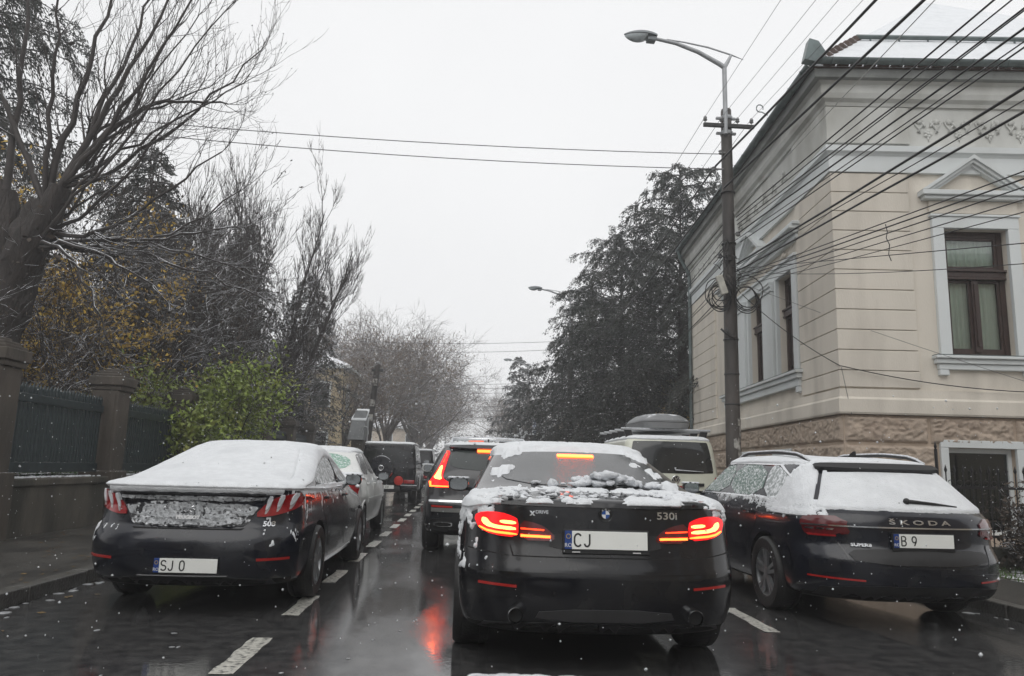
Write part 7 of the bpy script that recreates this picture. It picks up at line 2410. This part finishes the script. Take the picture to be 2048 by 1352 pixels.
# lit roof sign of a taxi waiting ahead of the SUV
tx = tag(empty('taxi', (0.25, 19.2, 0)), 'taxi hidden ahead of the SUV, only its red lit roof sign showing above the rails', 'car')
k_ = dict(lr=.24, lf=.4, n=3.0)
shx = Shell([ring(.2, 4.4, .84, .24, **k_), ring(0, 4.5, .93, .5, **k_), ring(.05, 4.4, .92, 1.05, **k_), ring(.3, 3.2, .80, 1.76, **k_), ring(.5, 2.8, .62, 1.86, **k_), ring(1, 2.4, .2, 1.88, **k_)])
b_, bv_ = body_mesh('body', shx, [M_SILVER, M_UNDER], tx, [])
for x in (-.78, .78):
    for y in (.9, 3.6): wheel(tx, x, y, .33, .22)
MB().box(-.22, .22, 1.2, 1.36, 1.87, 2.03, .03).build('roof_sign', pmat('white_sign_box', (.7, .68, .62), rough=.4), tx, True, 40)
MB().box(-.20, .20, 1.185, 1.198, 1.91, 1.99, .006).build('sign_face', emat('lit_roof_sign', (1.0, .12, .03), 1.6), tx, True, 40)

# ---------------------------------------------------------------- bonnet of the car the picture was taken from
own = tag(empty('own_car_front', (0.12, 0.98, 0)), 'dark car front with thin snow along its bonnet edge at the bottom of the view', 'car')
k_ = dict(lr=.9, lf=.2, n=2.6)
V, F = [], []
nx, ny = 41, 16
for j in range(ny):
    v = j / (ny - 1)
    for i in range(nx):
        u = -1 + 2 * i / (nx - 1)
        yy = -.10 + v * (1.10 - .22 * abs(u) ** 2.6)
        zz = .905 - .17 * v ** 1.5 - .05 * u * u - .02 * (v > .97)
        V.append((u * .80, yy, zz))
for j in range(ny - 1):
    for i in range(nx - 1): F.append((j * nx + i, j * nx + i + 1, (j + 1) * nx + i + 1, (j + 1) * nx + i))
bo = MB().add(V, F).build('bonnet', M_CHAR, own, True)
md = bo.modifiers.new('thick', 'SOLIDIFY'); md.thickness = .02; md.offset = -1
V, F = [], []
for j in range(14):
    v = j / 13
    for i in range(nx):
        u = -1 + 2 * i / (nx - 1)
        ye = 1.0 - .22 * abs(u) ** 2.6
        V.append((u * (.80 + .10 * math.sin(v * PI)), ye + .02 + .10 * math.sin(v * PI * .8), .70 - .05 * u * u - .48 * v))
for j in range(13):
    for i in range(nx - 1): F.append((j * nx + i, (j + 1) * nx + i, (j + 1) * nx + i + 1, j * nx + i + 1))
MB().add(V, F).build('front_bumper', M_CHAR, own, True)
for s in (-1, 1): wheel(own, s * .80, .25, .32, .21)
m = MB()
for i in range(240):
    u = rr.uniform(-.1, .98); v = min(1.0, rr.uniform(.90, 1.01))
    yy = -.10 + v * (1.10 - .22 * abs(u) ** 2.6); zz = .905 - .17 * v ** 1.5 - .05 * u * u
    m.ball((u * .80, yy, zz), rr.uniform(.006, .016), 6, 4, (1.8, 1, .6))
m.build('snow', SNOWF, own, True)['kind'] = 'stuff'
# ---------------------------------------------------------------- falling snow and snow-hazy air
def flakes():
    rng = np.random.default_rng(5)
    base = np.array([(0, 0, 1), (1, 0, 0), (0, 1, 0), (-1, 0, 0), (0, -1, 0), (0, 0, -1)], float)
    BF = np.array([(0, 1, 2), (0, 2, 3), (0, 3, 4), (0, 4, 1), (5, 2, 1), (5, 3, 2), (5, 4, 3), (5, 1, 4)])
    n = 8000
    y = 1.9 + 26 * rng.random(n) ** .75
    x = (rng.random(n) * 2 - 1) * (.75 * y + 1)
    z = rng.random(n) * np.minimum(4.5, .13 * y + 1.2)
    keep = z > .15
    x, y, z = x[keep], y[keep], z[keep]
    n = len(x)
    r = .0018 + .0055 * rng.random(n) ** 2.2
    V = np.stack([x, y, z], 1)[:, None, :] + base[None] * r[:, None, None] * rng.uniform(.6, 1.4, (n, 6, 1))
    F = (BF[None] + 6 * np.arange(n)[:, None, None]).reshape(-1, 3)
    return tag(mk('falling_snow', V.reshape(-1, 3), F, SNOW), 'small wet snowflakes falling through the air over the street', 'snow', kind='stuff')
flakes()
def haze(density):
    o = MB().box(-110, 110, -70, 215, -1.2, 17.5).build('haze', bpy.data.materials.new('snowy_air'))
    m = o.data.materials[0]
    m.use_nodes = True
    nt = m.node_tree
    nt.nodes.clear()
    v = nt.nodes.new('ShaderNodeVolumePrincipled')
    v.inputs['Color'].default_value = (.93, .94, .96, 1)
    v.inputs['Density'].default_value = density
    v.inputs['Anisotropy'].default_value = 0.0
    out = nt.nodes.new('ShaderNodeOutputMaterial')
    nt.links.new(v.outputs[0], out.inputs['Volume'])
    return tag(o, 'pale snowy haze that fades the far end of the street', 'haze', kind='stuff')
haze(HAZE)
